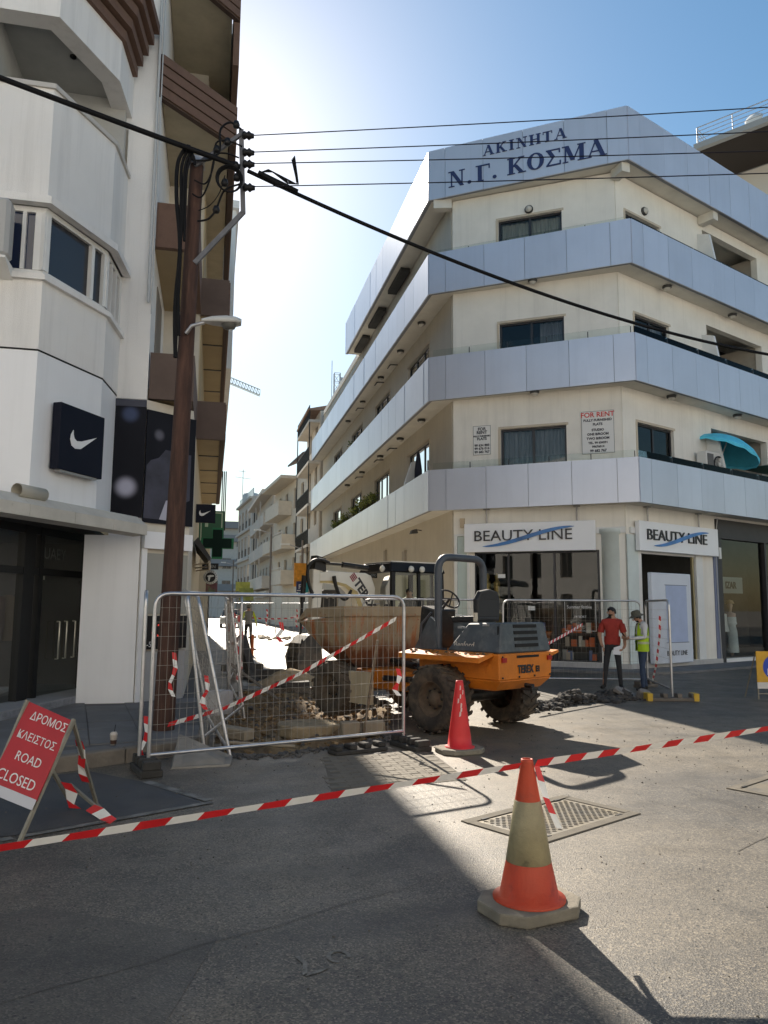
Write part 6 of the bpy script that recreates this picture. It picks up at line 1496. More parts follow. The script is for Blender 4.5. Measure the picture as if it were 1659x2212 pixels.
# loose timber, kerb stones and sticks about the pit
def site_bits():
    tim = mat('weathered_timber', (.16, .12, .08), .85, var=.35, vscale=4, stretch=(4, 4, 4), bump=.4)
    dkt = mat('dark_timber', (.05, .045, .04), .85, var=.4, vscale=6, bump=.4); kb = mat('kerb_pale', (.28, .235, .17), .85, var=.15, vscale=5, bump=.3)
    stone = mat('concrete_slab', (.3, .235, .145), .9, var=.3, vscale=7, bump=.8, bscale=20)
    def one(name, label, cat, fn, mt, bevel=.006):
        m = MB(); fn(m); return tag(m.build(name, mt, bevel=bevel), label, cat)
    one('wooden_stake', 'thin wooden stake leaning on the near fence before the dumper wheel', 'stake', lambda m: m.bar((2.06, 10.4, -.05), (2.23, 10.3, 1.25), .035, .035), tim)
    one('kerb_block', 'pale kerb block left of the stake behind the fence rail', 'block', lambda m: m.bar((1.8, 10.66, .03), (2.05, 10.68, .03), .18, .2), kb, .015)
    one('kerb_block', 'pale round cornered kerb block right of the stake', 'block', lambda m: m.bar((2.1, 10.62, .04), (2.4, 10.58, .05), .16, .2), kb, .03)
    def slab(m):
        n = 14; pl = [(1.42+.5*cos(2*pi*i/n)*random.uniform(.85, 1.1), 11.2+.42*sin(2*pi*i/n)*random.uniform(.85, 1.1), -.12) for i in range(n)]; m.prism(pl, (0, 0, .17))
    one('concrete_lump', 'round sunlit concrete lump on the soil behind the near fence', 'slab', slab, stone, .02)
    one('timber_post', 'dark timber post leaning in the rubble left of the walker', 'timber', lambda m: m.bar((1.0, 17.6, 0), (.72, 18.1, 1.0), .2, .16), dkt)
    one('timber_beam', 'upper dark beam lying beside the leaning post', 'timber', lambda m: m.bar((.35, 20.0, .14), (1.35, 20.3, .14), .22, .16), dkt)
    one('timber_beam', 'lower dark beam lying beside the leaning post', 'timber', lambda m: m.bar((.45, 18.2, .12), (1.75, 18.5, .12), .24, .2), dkt)
    one('metal_strip', 'long rusty strip leaning over the pit edge', 'strip', lambda m: m.bar((.42, 16.9, .5), (1.25, 14.2, .03), .08, .02), tim)
    one('pipe_length', 'thin pale pipe lying at the near left edge of the pit', 'pipe', lambda m: m.tube([(.2, 9.75, .06), (1.05, 9.52, .02)], .022, 8), kb, 0)
    one('asphalt_sheet', 'dark lifted sheet of asphalt at the far pit edge', 'slab', lambda m: m.bar((1.4, 16.6, .05), (2.1, 16.55, .07), .35, .1), dkt)
    one('concrete_brick', 'beige block lying at the left edge of the pit', 'block', lambda m: m.bar((.18, 10.5, .08), (.55, 10.2, .06), .2, .14), kb, .015)
    m = MB(); m.prism([(-.35, 8.55, .0), (.25, 8.6, .0), (.28, 8.95, .02), (-.3, 9.15, .24)], (.02, .01, .02)); tag(m.build('cardboard_sheet', mat('cardboard_grey', (.24, .22, .19), .9, var=.2)), 'grey sheet lying under the near fence panel', 'sheet')
    # sand bag like heap and pale plastic block at the kerb
    m = MB(); m.bar((.05, 12.2, .22), (.3, 12.5, .22), .3, .36); tag(m.build('plastic_block', mat('block_pale', (.45, .45, .47), .7, var=.15, vscale=8), bevel=.05, bseg=2), 'pale punched block standing at the kerb left of the pit', 'block')
    m = MB(); n = 18
    vs = [(1.75, 17.0, .36)]; fs = []
    for k in range(3):
        for i in range(n):
            a = 2*pi*i/n; r = (.3, .55, .85)[k]*random.uniform(.9, 1.1); vs.append((1.75+r*cos(a), 17.0+r*.45*sin(a), (.28, .13, .0)[k]))
    fs = [(0, 1+i, 1+(i+1) % n) for i in range(n)]+[(1+k*n+i, 1+(k+1)*n+i, 1+(k+1)*n+(i+1) % n, 1+k*n+(i+1) % n) for k in range(2) for i in range(n)]
    m.add(vs, fs, True); o = m.build('sand_heap', mat('sand', (.36, .27, .16), .95, var=.2, vscale=10, bump=.6)); tag(o, 'small heap of sand at the far edge of the pit', 'sand')
    # orange bollard in the street, drink cup on the pavement
    t = thing('bollard', 'slim orange marker post standing in the street behind the walker', 'bollard', (1.43, 26.6, 0))
    m = MB(); m.lathe([(.055, 0), (.055, .7), (.04, .73), (0, .74)], 14, (1.43, 26.6, 0)); m.build('post', mat('bollard_orange', (.45, .1, .02), .6), t); m = MB(); m.lathe([(.1, 0), (.1, .02), (.05, .03)], 14, (1.43, 26.6, 0)); m.build('base', FOOT, t)
    t = thing('drink_cup', 'clear plastic coffee cup with straw standing on the pavement edge', 'cup', (-1.0, 9.25, .15))
    m = MB(); m.lathe([(0, 0), (.03, 0), (.042, .11), (.044, .115), (.03, .14), (0, .145)], 14, (-1.0, 9.25, .15)); m.build('cup', mat('cup_milky', (.5, .45, .4), .3), t)
    m = MB(); m.lathe([(.0335, .012), (.0375, .055)], 14, (-1.0, 9.25, .15)); m.build('drink', mat('coffee', (.06, .03, .02), .4), t); m = MB(); m.tube([(-1.0, 9.25, .25), (-.985, 9.25, .37)], .004, 6); m.build('straw', BLK, t)
    # site clutter down the street (pallets / stones by the far fence)
    for i, (x, y) in enumerate(((4.2, 33.5), (4.6, 31.5), (2.6, 41), (3.3, 39.5))):
        m = MB()
        for k in range(14): rock(m, (x+random.gauss(0, .5), y+random.gauss(0, .5), .05), random.uniform(.1, .24), .5)
        tag(m.build('stone_heap', mat('stone_pale', (.42, .37, .3), .9, var=.3, vscale=5), kind='stuff'), 'low heap of pale stones in the sunlit street, %s' % ['near the backhoe bucket', 'right of the walker', 'far down the middle', 'before the far fence'][i], 'stones')
    # sand bags / spare cone tails on fences are tapes
site_bits()

# ================================================================== TAPES
tape('barrier_tape', 'striped tape stretched from the left edge to the orange cone', sag((-2.2, 3.08, .68), (1.77, 4.27, .8), .0, 12), .042, .28, (.15, -.45, .9), 'long barrier tapes')
tape('barrier_tape', 'striped tape stretched from the orange cone to the right edge', sag((1.87, 4.31, .8), (5.2, 4.05, 1.24), .02, 24), .05, .2, (-.1, -.45, .9), 'long barrier tapes', twist=.12)
tape('barrier_tape', 'striped tape stretched diagonally over the pit behind the near fence', [(-.45, 9.75, .28), (.2, 10.0, .42), (1.1, 9.75, .85), (2.3, 9.52, 1.55)], .055, .22, (0, -.3, 1))
tape('barrier_tape', 'striped tape hanging from the top of the orange cone', [(1.865, 4.27, .8), (1.885, 4.24, .7), (1.905, 4.22, .6), (1.94, 4.2, .52), (1.965, 4.19, .46)], .032, .17, (.95, -.15, .3))
tape('barrier_tape', 'tape from the dumper tail to the man in the red shirt', sag((5.0, 12.6, .75), (7.9, 15.5, 1.35), .03), .06, .2)
tape('barrier_tape', 'tape crossing the fence panel turned to the road', [(8.95, 14.2, 1.55), (9.0, 14.3, 1.2), (9.2, 14.8, .5), (9.35, 15.2, .15)], .05, .2, (1, 0, 0))
for i, (p, L, lab) in enumerate((((-.42, 10.05, 1.12), .55, 'tape strip knotted on the timber pole'), ((.8, 9.0, 1.52), .24, 'short tape tail on the near fence in front of the sunlit street'), ((2.28, 9.36, .95), .34, 'short tape tail by the right post of the near fence'), ((-.02, 9.3, .9), .4, 'tape knot on the leaning fence panel'), ((-.62, 8.6, .55), .5, 'tape strip low on the fence beside the pole'), ((.55, 14.2, .8), .5, 'tape tail on the second fence panel by the pit'), ((.75, 23.5, .9), .6, 'tape tail on a fence panel left of the walker'))):
    tape('tape_tail', lab, [p, (p[0]+.03, p[1]-.02, p[2]-L*.4), (p[0]-.05, p[1], p[2]-L*.75), (p[0]+.02, p[1]-.02, p[2]-L)], .05, .17, (.95, -.2, .2), 'short tape tails')
for i, (p, q) in enumerate((((.5, 13, 1.2), (.5, 22, .9)), ((.7, 22, 1.1), (.85, 36, 1.2)), ((5.1, 36, 1.2), (4.9, 47, 1.1)), ((4.9, 46.5, 1.0), (1.2, 48.3, 1.2)))):
    tape('barrier_tape', ['sagging tape along the left fence line nearest the pit', 'sagging tape along the left fence line by the walker', 'sagging tape along the far right fence line', 'tape across the end of the closed street'][i], sag(p, q, .18, 20), .08, .4)
for i in range(9):
    x, y = (.6+.09*i, 16+7*i+random.random()) if i < 4 else (5.1, 30.0+i*2.8)
    if i >= 7: x, y = 3.4-(i-7)*1.6, 48
    tape('tape_tail', ['first', 'second', 'third', 'fourth', 'fifth', 'sixth', 'seventh', 'eighth', 'ninth'][i if i < 4 else i-4]+' flapping tape tail on the %s fence down the street' % ('left' if i < 4 else 'far'), [(x, y, 1.5), (x+.06, y, 1.1), (x-.04, y, .75), (x+.05, y, .4)], .09, .3, (1, 0, .1), 'tape tails on the %s fence' % ('left' if i < 4 else 'far'))

# ================================================================== CONES
def cones():
    org = mat('cone_orange', (.42, .04, .006), .5, var=.1, vscale=6, col2=(.2, .03, .012), c2amt=.34, c2scale=7, c2sharp=.1, bump=.3, bscale=10)
    slv = mat('cone_sleeve', (.27, .23, .13), .5, var=.2, vscale=9, col2=(.07, .06, .045), c2amt=.34, c2scale=5, c2sharp=.06, bump=.5, bscale=8)
    blk = mat('cone_base', (.2, .18, .14), .9, var=.25, vscale=5, col2=(.12, .11, .09), c2amt=.4, bump=.4, bscale=40)
    t = thing('traffic_cone', 'orange traffic cone with dirty white sleeve on a grey base in the foreground', 'cone', (1.82, 4.3, 0), radians(14))
    m = MB(); L, w_, c = .56, .44, .11; oc = [(-L/2+c, -w_/2), (L/2-c, -w_/2), (L/2, -w_/2+c), (L/2, w_/2-c), (L/2-c, w_/2), (-L/2+c, w_/2), (-L/2, w_/2-c), (-L/2, -w_/2+c)]
    m.prism([(x, y, .0) for x, y in oc], (0, 0, .065)); m.build('base', blk, t, local=True, bevel=.012, bseg=2)
    m = MB(); m.box(.14, .2, -.02, .06, .064, .07); m.build('base_slot', mat('slot_dark', (.07, .06, .05), .9), t, local=True)
    m = MB(); m.lathe([(.205, .066), (.205, .078), (.168, .085), (.128, .27), (.125, .275)], 40, (0, 0, 0)); m.build('lower_body', org, t, local=True)
    m = MB(); m.lathe([(.127, .27), (.129, .272), (.0755, .6), (.073, .602)], 40, (0, 0, 0)); m.build('sleeve', slv, t, local=True)
    m = MB(); m.lathe([(.0735, .598), (.072, .605), (.037, .8), (.036, .815), (.034, .83), (.026, .83), (.024, .8)], 40, (0, 0, 0)); m.build('upper_body', org, t, local=True)
    red = mat('cone_red', (.62, .02, .022), .5, var=.08, vscale=6, col2=(.12, .02, .03), c2amt=.2, c2scale=9, c2sharp=.04)
    t = thing('traffic_cone', 'worn bright red traffic cone on a flat base beside the dumper wheel', 'cone', (2.93, 8.92, 0), radians(8))
    m = MB(); m.prism([(x*.98, y*1.0, .0) for x, y in oc], (0, 0, .06)); m.build('base', blk, t, local=True, bevel=.01)
    m = MB(); m.lathe([(.175, .058), (.175, .07), (.145, .075), (.13, .2), (.045, .8), (.04, .83), (.03, .83)], 36); m.build('body', red, t, local=True)
    for k in range(7):
        m = MB(); a = -1.9+random.gauss(0, .25); z = .42+k*.05; r = .15-(z-.08)*.143
        p = [(r*1.02*cos(a+da)*1.0, r*1.02*sin(a+da), z+dz) for da, dz in ((-.12, 0), (.1, .01), (.14, .05), (-.05, .06))]; m.quad(*p); m.build('scuff', mat('scuff_pale', (.7, .5, .48), .7), t, local=True)
cones()

# ================================================================== ROAD SIGNS
def road_sign():
    red = mat('sign_red', (.4, .02, .025), .5, var=.1, vscale=4, col2=(.3, .1, .1), c2amt=.2, c2scale=14); wh = mat('sign_letter_white', (.7, .68, .66), .6); stl = mat('sign_frame_steel', (.3, .27, .21), .6, metal=.4, var=.25, vscale=8)
    # tilted A-frame: board plane leans back
    t = thing('road_closed_sign', 'red road closed board in Greek and English on a folding frame with tape', 'sign', (-1.25, 6.5, 0))
    a = Vector((-1.26, 6.22, 0)); # right front foot
    # board corners from ground geometry
    bl, br = Vector((-1.56, 6.42, .38)), Vector((-1.2, 6.28, .26)); 
    tl = Vector((-1.38, 6.72, .93)); tr = br+(tl-bl)*.97
    nrm = (br-bl).cross(tl-bl).normalized(); 
    if nrm.y > 0: nrm = -nrm
    m = MB(); m.prism([bl, br, tr, tl], -nrm*.012); m.build('board', red, t)
    ux = (br-bl); uy = (tl-bl)
    def B(u, v, d=.0): return bl+ux*u+uy*v+nrm*d
    m = MB(); m.prism([B(0, -.1, .001), B(1, -.1, .001), B(1, .015, .001), B(0, .015, .001)], nrm*.004); m.build('plain_strip', mat('strip_grey', (.5, .5, .52), .5), t)
    for body, v, sz in (('ΔΡΟΜΟΣ', .81, .082), ('ΚΛΕΙΣΤΟΣ', .57, .076), ('ROAD', .33, .088), ('CLOSED', .08, .098)):
        u0 = {'ΔΡΟΜΟΣ': .17, 'ΚΛΕΙΣΤΟΣ': .08, 'ROAD': .24, 'CLOSED': .06}[body]
        text_obj('lettering', body, sz*1.12, None, 0, 0, 0, wh, t, .002, vec=(B(u0, v, .003), ux.normalized(), uy.normalized()), sx=.8)
    m = MB(); f0 = Vector((-1.28, 6.2, 0)); m.bar(f0, tr+Vector((.012, 0, .01)), .025, .025); m.build('front_leg', stl, t)
    m = MB(); m.bar(Vector((-1.66, 6.35, 0)), tl+Vector((-.012, 0, .01)), .025, .025); m.build('front_leg', stl, t)
    m = MB(); m.bar(tr+Vector((.0, .02, 0)), (-.88, 7.12, .02), .025, .025); m.bar((-.88, 7.12, .02), (-.72, 6.66, .015), .025, .025); m.build('back_leg', stl, t)
    m = MB(); m.bar(tl+Vector((.05, .02, -.3)), (-1.08, 7.15, .02), .025, .025); m.bar((-1.1, 7.1, .2), (-.78, 6.72, .05), .022, .022); m.build('back_leg', stl, t)
    tape('tape_wrap', '', [(-1.0, 6.75, .62), (-.97, 6.8, .5), (-.98, 6.83, .36), (-.94, 6.88, .25)], .06, .16, (.9, -.3, .1), parent=t)
    tape('tape_wrap', '', [(-1.12, 6.98, .25), (-1.05, 6.97, .16), (-1.08, 7.0, .05), (-1.02, 7.0, .02)], .08, .16, (.9, -.3, .1), parent=t)
    tape('tape_wrap', '', [(-.9, 6.8, .08), (-.8, 6.7, .06), (-.72, 6.6, .02), (-.68, 6.55, .012)], .09, .2, (.5, -.3, .6), parent=t)
    # yellow direction board at the right edge
    t = thing('direction_sign', 'yellow board with blue keep left disc at the right edge of the road', 'sign', (10.4, 13.0, 0))
    F = Fr((10.2, 13.0), (.98, -.2), (-.2, -.98)); yel = mat('sign_yellow', (.62, .34, .02), .5, var=.12, vscale=6)
    m = MB(); F.box(m, 0, .66, .0, .02, .32, .9); m.build('board', yel, t)
    m = MB(); F.box(m, 0, .66, .003, .023, .2, .318); m.build('foot_strip', mat('strip_white', (.6, .58, .55), .5), t)
    m = MB(); m.lathe([(0, .0), (.24, 0)], 32, F.P(.36, .024, .6), F.n); d = m.build('disc', mat('sign_blue', (.01, .05, .4), .4), t)
    m = MB(); m.prism([F.P(s, .026, z) for s, z in ((.2, .46), (.32, .46), (.28, .5), (.46, .7), (.42, .74), (.24, .54), (.2, .58))], F.n*.003); m.build('arrow', wh, d)
    m = MB(); m.tube([F.P(.03, -.02, 0), F.P(.03, -.02, .9)], .014, 6); m.tube([F.P(.63, -.02, 0), F.P(.63, -.02, .9)], .014, 6); m.tube([F.P(.03, -.02, .1), F.P(.63, -.02, .1)], .012, 6); m.build('front_frame', stl, t)
    m = MB(); m.tube([F.P(.03, -.05, .9), F.P(-.02, -.45, 0)], .014, 6); m.tube([F.P(.63, -.05, .9), F.P(.66, -.45, 0)], .014, 6); m.build('back_frame', stl, t)
road_sign()

# ================================================================== PEOPLE
def person(name, label, loc, rz, J, mats, rule, scale=1., beard=False, hairm=None, extra=None, hands=()):
    """continuous body grown from a joint skeleton; J joint positions in local metres (facing +y)"""
    base = dict(pel=(0, 0, .94), wai=(0, 0, 1.08), che=(0, .015, 1.27), up=(0, 0, 1.4), neck=(0, .0, 1.5), hd=(0, .02, 1.595), crown=(0, .01, 1.67),
                sL=(-.17, 0, 1.41), sR=(.17, 0, 1.41), eL=(-.23, -.02, 1.13), eR=(.23, -.02, 1.13), wL=(-.24, .06, .9), wR=(.24, .06, .9), hL=(-.24, .09, .81), hR=(.24, .09, .81),
                pL=(-.09, 0, .9), pR=(.09, 0, .9), kL=(-.1, .02, .5), kR=(.1, .02, .5), aL=(-.11, -.02, .09), aR=(.11, -.02, .09), bL=(-.11, -.05, .045), bR=(.11, -.05, .045), tL=(-.13, .15, .035), tR=(.13, .15, .035))
    base.update({k: v for k, v in J.items() if k != 'face'})
    rad = dict(pel=(.155, .115), wai=(.14, .105), che=(.165, .115), up=(.13, .095), neck=(.058, .058), hd=(.078, .092), crown=(.068, .078), sL=(.066,)*2, sR=(.066,)*2, eL=(.046,)*2, eR=(.046,)*2, wL=(.032,)*2, wR=(.032,)*2, hL=(.036, .026), hR=(.036, .026), pL=(.09,)*2, pR=(.09,)*2, kL=(.062,)*2, kR=(.062,)*2, aL=(.045,)*2, aR=(.045,)*2, bL=(.045,)*2, bR=(.045,)*2, tL=(.038, .03), tR=(.038, .03))
    names = list(base); idx = {n: i for i, n in enumerate(names)}
    ed = [('pel', 'wai'), ('wai', 'che'), ('che', 'up'), ('up', 'neck'), ('neck', 'hd'), ('hd', 'crown'), ('up', 'sL'), ('up', 'sR'), ('sL', 'eL'), ('sR', 'eR'), ('eL', 'wL'), ('eR', 'wR'), ('wL', 'hL'), ('wR', 'hR'), ('pel', 'pL'), ('pel', 'pR'), ('pL', 'kL'), ('pR', 'kR'), ('kL', 'aL'), ('kR', 'aR'), ('aL', 'bL'), ('aR', 'bR'), ('bL', 'tL'), ('bR', 'tR')]
    me = bpy.data.meshes.new('b'); me.from_pydata([base[n] for n in names], [(idx[a], idx[b]) for a, b in ed], [])
    ob = bpy.data.objects.new('b', me); COL.objects.link(ob)
    ob.modifiers.new('s', 'SKIN'); 
    for n in names:
        sv_ = me.skin_vertices[0].data[idx[n]]; sv_.radius = rad[n]; sv_.use_root = (n == 'pel')
    sd = ob.modifiers.new('d', 'SUBSURF'); sd.levels = 2; sd.render_levels = 2
    bpy.context.view_layer.update()
    em = bpy.data.meshes.new_from_object(ob.evaluated_get(bpy.context.evaluated_depsgraph_get()))
    bpy.data.objects.remove(ob)
    t = thing(name, label, 'person', mtx=TR(loc[0], loc[1], loc[2] if len(loc) > 2 else 0, rz) @ Matrix.Scale(scale, 4))
    em.materials.clear()
    for x in mats: em.materials.append(x)
    hh_ = Vector(base['hd']); uu_ = (Vector(base['crown'])-hh_).normalized(); ff_ = Vector(J.get('face', (0, 1, 0))).normalized(); ff_ = (ff_-uu_*ff_.dot(uu_)).normalized()
    if beard: em.materials.append(hairm)
    for p in em.polygons:
        p.material_index = rule(p.center, base); p.use_smooth = True
        q_ = p.center-hh_
        if beard and q_.length < .17 and -.13 < q_.dot(uu_) < -.028 and q_.dot(ff_) > .012: p.material_index = len(mats)
    em.name = 'body'; body = bpy.data.objects.new('body', em); COL.objects.link(body); body.parent = t
    # face, ears, fingers
    hd_ = Vector(base['hd']); cr = Vector(base['crown']); upv = (cr-hd_).normalized(); fw = Vector(J.get('face', (0, 1, 0))).normalized(); fw = (fw-upv*fw.dot(upv)).normalized(); rt = fw.cross(upv)
    m = MB(); c = hd_+fw*.085; m.prism([c-rt*.016-upv*.022, c+rt*.016-upv*.022, c+rt*.008+upv*.03, c-rt*.008+upv*.03], fw*.022); m.build('nose', mats[0], t, local=True, bevel=.006)
    for s in (1, -1):
        m = MB(); m.lathe([(0, 0), (.012, .002), (.017, -.004), (0, -.006)], 8, hd_+rt*s*.03+upv*.025+fw*.084, fw); m.build('eye', mat('eye_dark', (.02, .015, .012), .3), t, local=True)
        m = MB(); m.lathe([(0, .01), (.016, .012), (.02, .0), (.0, -.008)], 10, hd_+rt*s*.08+upv*.005, rt*s); m.build('ear', mats[0], t, local=True)
    m = MB(); m.bar(hd_-upv*.05+fw*.079-rt*.022, hd_-upv*.05+fw*.079+rt*.022, .008, .008); m.build('mouth', mat('lip', (.2, .07, .06), .5), t, local=True)
    for h, e, th in hands:
        H, Wd = Vector(base[h]), Vector(base[e]); d = (H-Wd).normalized(); s = Vector(th).normalized(); s = (s-d*s.dot(d)).normalized(); q = d.cross(s)
        for k, (o, L) in enumerate(((-.027, .07), (-.009, .082), (.009, .078), (.026, .062))):
            p = H+s*o+d*.015; m = MB(); m.tube([p, p+d*L*.5+q*.006, p+d*L*.8+q*.025, p+d*L*.85+q*.045], [.0105, .0098, .009, .0075], 7); m.build('finger', mats[0], t, local=True)
        p = H-s*.03-d*.03; m = MB(); m.tube([p, p-s*.025+d*.03+q*.01, p-s*.02+d*.06+q*.025], [.012, .011, .009], 7); m.build('thumb', mats[0], t, local=True)
    if hairm:
        m = MB(); n = 14; rows = []
        for i in range(7):
            row = []
            for j in range(n):
                c_, s_ = cos(2*pi*j/n), sin(2*pi*j/n); lim = .62 if s_ < .25 else (.36 if s_ > .6 else .46); ph = i/6*pi*lim
                row.append(hd_+upv*.03+upv*cos(ph)*.1+(rt*c_*.088+fw*s_*(.102 if s_ < 0 else .098))*sin(ph))
            rows.append([q_+Vector((random.gauss(0, .004), random.gauss(0, .004), random.gauss(0, .004))) for q_ in row])
        vs = [p for r in rows for p in r]; fs = [(i*n+j, (i+1)*n+j, (i+1)*n+(j+1) % n, i*n+(j+1) % n) for i in range(6) for j in range(n)]
        m.add(vs, fs, True); m.build('hair', hairm, t, local=True)
    return t, base
SKIN1 = mat('skin_tan', (.4, .22, .14), .6, var=.06); HAIRB = mat('hair_black', (.012, .01, .009), .6)
DKJ = mat('jeans_charcoal', (.03, .03, .034), .85, var=.15, vscale=10); BLJ = mat('jeans_blue', (.035, .055, .1), .85, var=.2, vscale=10); SHOE = mat('shoe_dark', (.02, .018, .016), .7)
TEE = mat('tshirt_red', (.33, .035, .025), .85, var=.15, vscale=9, bump=1., bscale=9); WSH = mat('shirt_white', (.62, .62, .62), .85, var=.1, bump=1., bscale=9); VEST = mat('vest_yellow', (.42, .62, .02), .7, var=.12, bump=1., bscale=9)
def people():
    def rule1(c, b):
        z = c.z; ax = abs(c.x)
        if z < .085: return 3
        if z > 1.47: return 0
        if ax > .2 and z < 1.19: return 0
        if ax > .17 and z < .97 and z > .7: return 0
        if z < .93: return 2
        return 1
    # man in red: faces left (towards the dumper)
    t, b = person('person', 'bearded person in red t-shirt and dark jeans holding papers by the fence', (8.4, 15.15), radians(147), dict(eR=(.27, -.03, 1.14), wR=(.23, .02, .94), hR=(.19, .05, .87), eL=(-.25, -.02, 1.14), wL=(-.26, .08, .91), hL=(-.22, .13, .85), kL=(-.12, .03, .5), aL=(-.15, 0, .09), bL=(-.15, -.04, .045), tL=(-.2, .13, .035), kR=(.14, .02, .5), aR=(.19, -.02, .09), bR=(.19, -.06, .045), tR=(.25, .1, .035), face=(.85, .5, 0)), [SKIN1, TEE, DKJ, SHOE], rule1, 1.0, True, HAIRB, hands=(('hL', 'wL', (0, 1, .2)), ('hR', 'wR', (0, 1, .2))))
    m = MB(); m.lathe([(.16, .935), (.172, .99), (.165, 1.1)], 20, (0, 0, 0)); m.v = [Vector((p.x*1.0, p.y*.72, p.z)) for p in m.v]; m.build('shirt_hem', TEE, t, local=True)
    for s in (-1, 1): m = MB(); m.tube([(s*.19, -.002, 1.36), (s*.235, -.015, 1.19)], [.07, .07], 12, cap=False); m.build('sleeve', TEE, t, local=True)
    m = MB(); M = ROOT[t.name]
    pp = [(-.2, .15, .92), (-.05, .2, .87), (-.02, .2, .73), (-.17, .16, .72)]; m.prism([M @ Vector(p) for p in pp], M.to_3x3() @ Vector((.01, .012, .004))); tag(m.build('papers', mat('paper', (.72, .73, .78), .7)), 'folded white papers held by the person in red', 'papers')
    # man in vest, looking down at a phone
    def rule2(c, b):
        z = c.z; ax = abs(c.x)
        if z < .085: return 3
        if z > 1.46 and abs(c.x) < .1: return 0
        if c.y > .32 and z > .95: return 0
        if z < .92: return 2
        return 1
    t, b = person('person', 'person in hat, white shirt and yellow vest looking down at a phone', (8.87, 14.75), radians(78), dict(neck=(0, .04, 1.48), hd=(0, .1, 1.54), crown=(0, .12, 1.6), eL=(-.22, .02, 1.14), wL=(-.12, .28, 1.12), hL=(-.06, .36, 1.14), eR=(.22, .02, 1.14), wR=(.12, .28, 1.1), hR=(.05, .36, 1.12), kL=(-.1, .06, .5), aL=(-.12, .06, .09), bL=(-.12, .03, .045), tL=(-.13, .22, .035), aR=(.11, -.08, .09), bR=(.11, -.11, .045), tR=(.13, .08, .035), kR=(.1, -.01, .5), face=(0, 1, -.5)), [SKIN1, WSH, BLJ, SHOE], rule2, .96, True, HAIRB, hands=(('hL', 'wL', (.4, .3, 1)), ('hR', 'wR', (-.4, .3, 1))))
    m = MB(); n = 22
    def vr(z): return {0: (.19, .14), 1: (.175, .13), 2: (.19, .142), 3: (.15, .12)}[z]
    rings = [(.84, .185, .14), (1.0, .18, .135), (1.2, .19, .145), (1.36, .185, .13), (1.45, .12, .085)]
    vs = []; fs = []
    for z, a, c in rings:
        for j in range(n): q = 2*pi*j/n; vs.append((a*cos(q), c*sin(q)+.01, z))
    for i in range(len(rings)-1):
        for j in range(n):
            q = 2*pi*(j+.5)/n
            if sin(q) > .93: continue                      # open front
            if i >= 2 and abs(cos(q)) > .88: continue      # arm holes
            fs.append((i*n+j, i*n+(j+1) % n, (i+1)*n+(j+1) % n, (i+1)*n+j))
    m.add(vs, fs, True); v = m.build('vest', VEST, t, local=True)
    for z, dz, aa in ((1.0, .05, .184), (1.13, .05, .19)):
        m = MB(); vs = []
        for zz_ in (z, z+dz):
            for j in range(n): q = 2*pi*j/n; vs.append(((aa+.004)*cos(q), (aa*.75+.006)*sin(q)+.01, zz_))
        m.add(vs, [(j, (j+1) % n, n+(j+1) % n, n+j) for j in range(n) if sin(2*pi*(j+.5)/n) < .93 and abs(cos(2*pi*(j+.5)/n)) < 1.1], True); m.build('reflective_band', mat('vest_silver', (.45, .5, .3), .4), v, local=True)
    m = MB(); ax = Vector((0, .3, 1)); m.lathe([(.17, -.01), (.125, .02), (.105, .035), (.098, .1), (.06, .125), (0, .13)], 20, (0, .115, 1.6), ax); m.build('sun_hat', mat('hat_olive', (.1, .095, .07), .9, var=.3, vscale=20), t, local=True)
    M = ROOT[t.name]; m = MB(); m.prism([M @ Vector(p) for p in ((-.045, .37, 1.13), (.035, .37, 1.13), (.035, .44, 1.24), (-.045, .44, 1.24))], M.to_3x3() @ Vector((0, .008, -.006))); tag(m.build('phone', BLK), 'black phone held by the person in the vest', 'phone')
    # walker seen from behind
    def rule3(c, b):
        z = c.z
        if z < .085: return 3
        if z > 1.47 and abs(c.x) < .12: return 0
        if z < .88 and abs(c.x) > .2: return 0
        if abs(c.x) > .165 and z > .86: return 4
        return 2 if z < .93 else 1
    t, b = person('person', 'person walking away down the sunlit street in yellow sleeves and grey vest', (1.58, 32.7), radians(4), dict(eL=(-.27, -.02, 1.16), wL=(-.31, .0, .92), hL=(-.31, .03, .83), eR=(.28, -.02, 1.16), wR=(.33, .02, .92), hR=(.34, .04, .83), kL=(-.1, .08, .5), aL=(-.11, .12, .12), bL=(-.11, .09, .06), tL=(-.12, .28, .05), kR=(.1, .0, .5), aR=(.11, -.12, .1), bR=(.11, -.16, .07), tR=(.12, .02, .03)), [SKIN1, mat('vest_grey', (.2, .2, .19), .8, var=.1), mat('trousers_black', (.015, .015, .017), .85), SHOE, mat('sleeve_lime', (.5, .6, .03), .7)], rule3, 1.0, False, HAIRB, hands=(('hL', 'wL', (0, 1, .2)), ('hR', 'wR', (0, 1, .2))))
    m = MB(); m.lathe([(.15, -.01), (.11, .03), (.1, .1), (.05, .12), (0, .12)], 18, (0, .02, 1.64)); m.build('cap', mat('cap_olive', (.2, .19, .14), .9), t, local=True)
    # operator in the backhoe cab
    def rule4(c, b):
        if c.z > 1.47 and abs(c.x) < .12: return 0
        if c.y > .2 and c.z > 1.0: return 0
        return 2 if c.z < .98 and c.y > -.2 and not (c.z > .93 and c.y < .12) else 1
    M4 = ROOT['backhoe_loader'] @ Vector((.3, 0, .42))
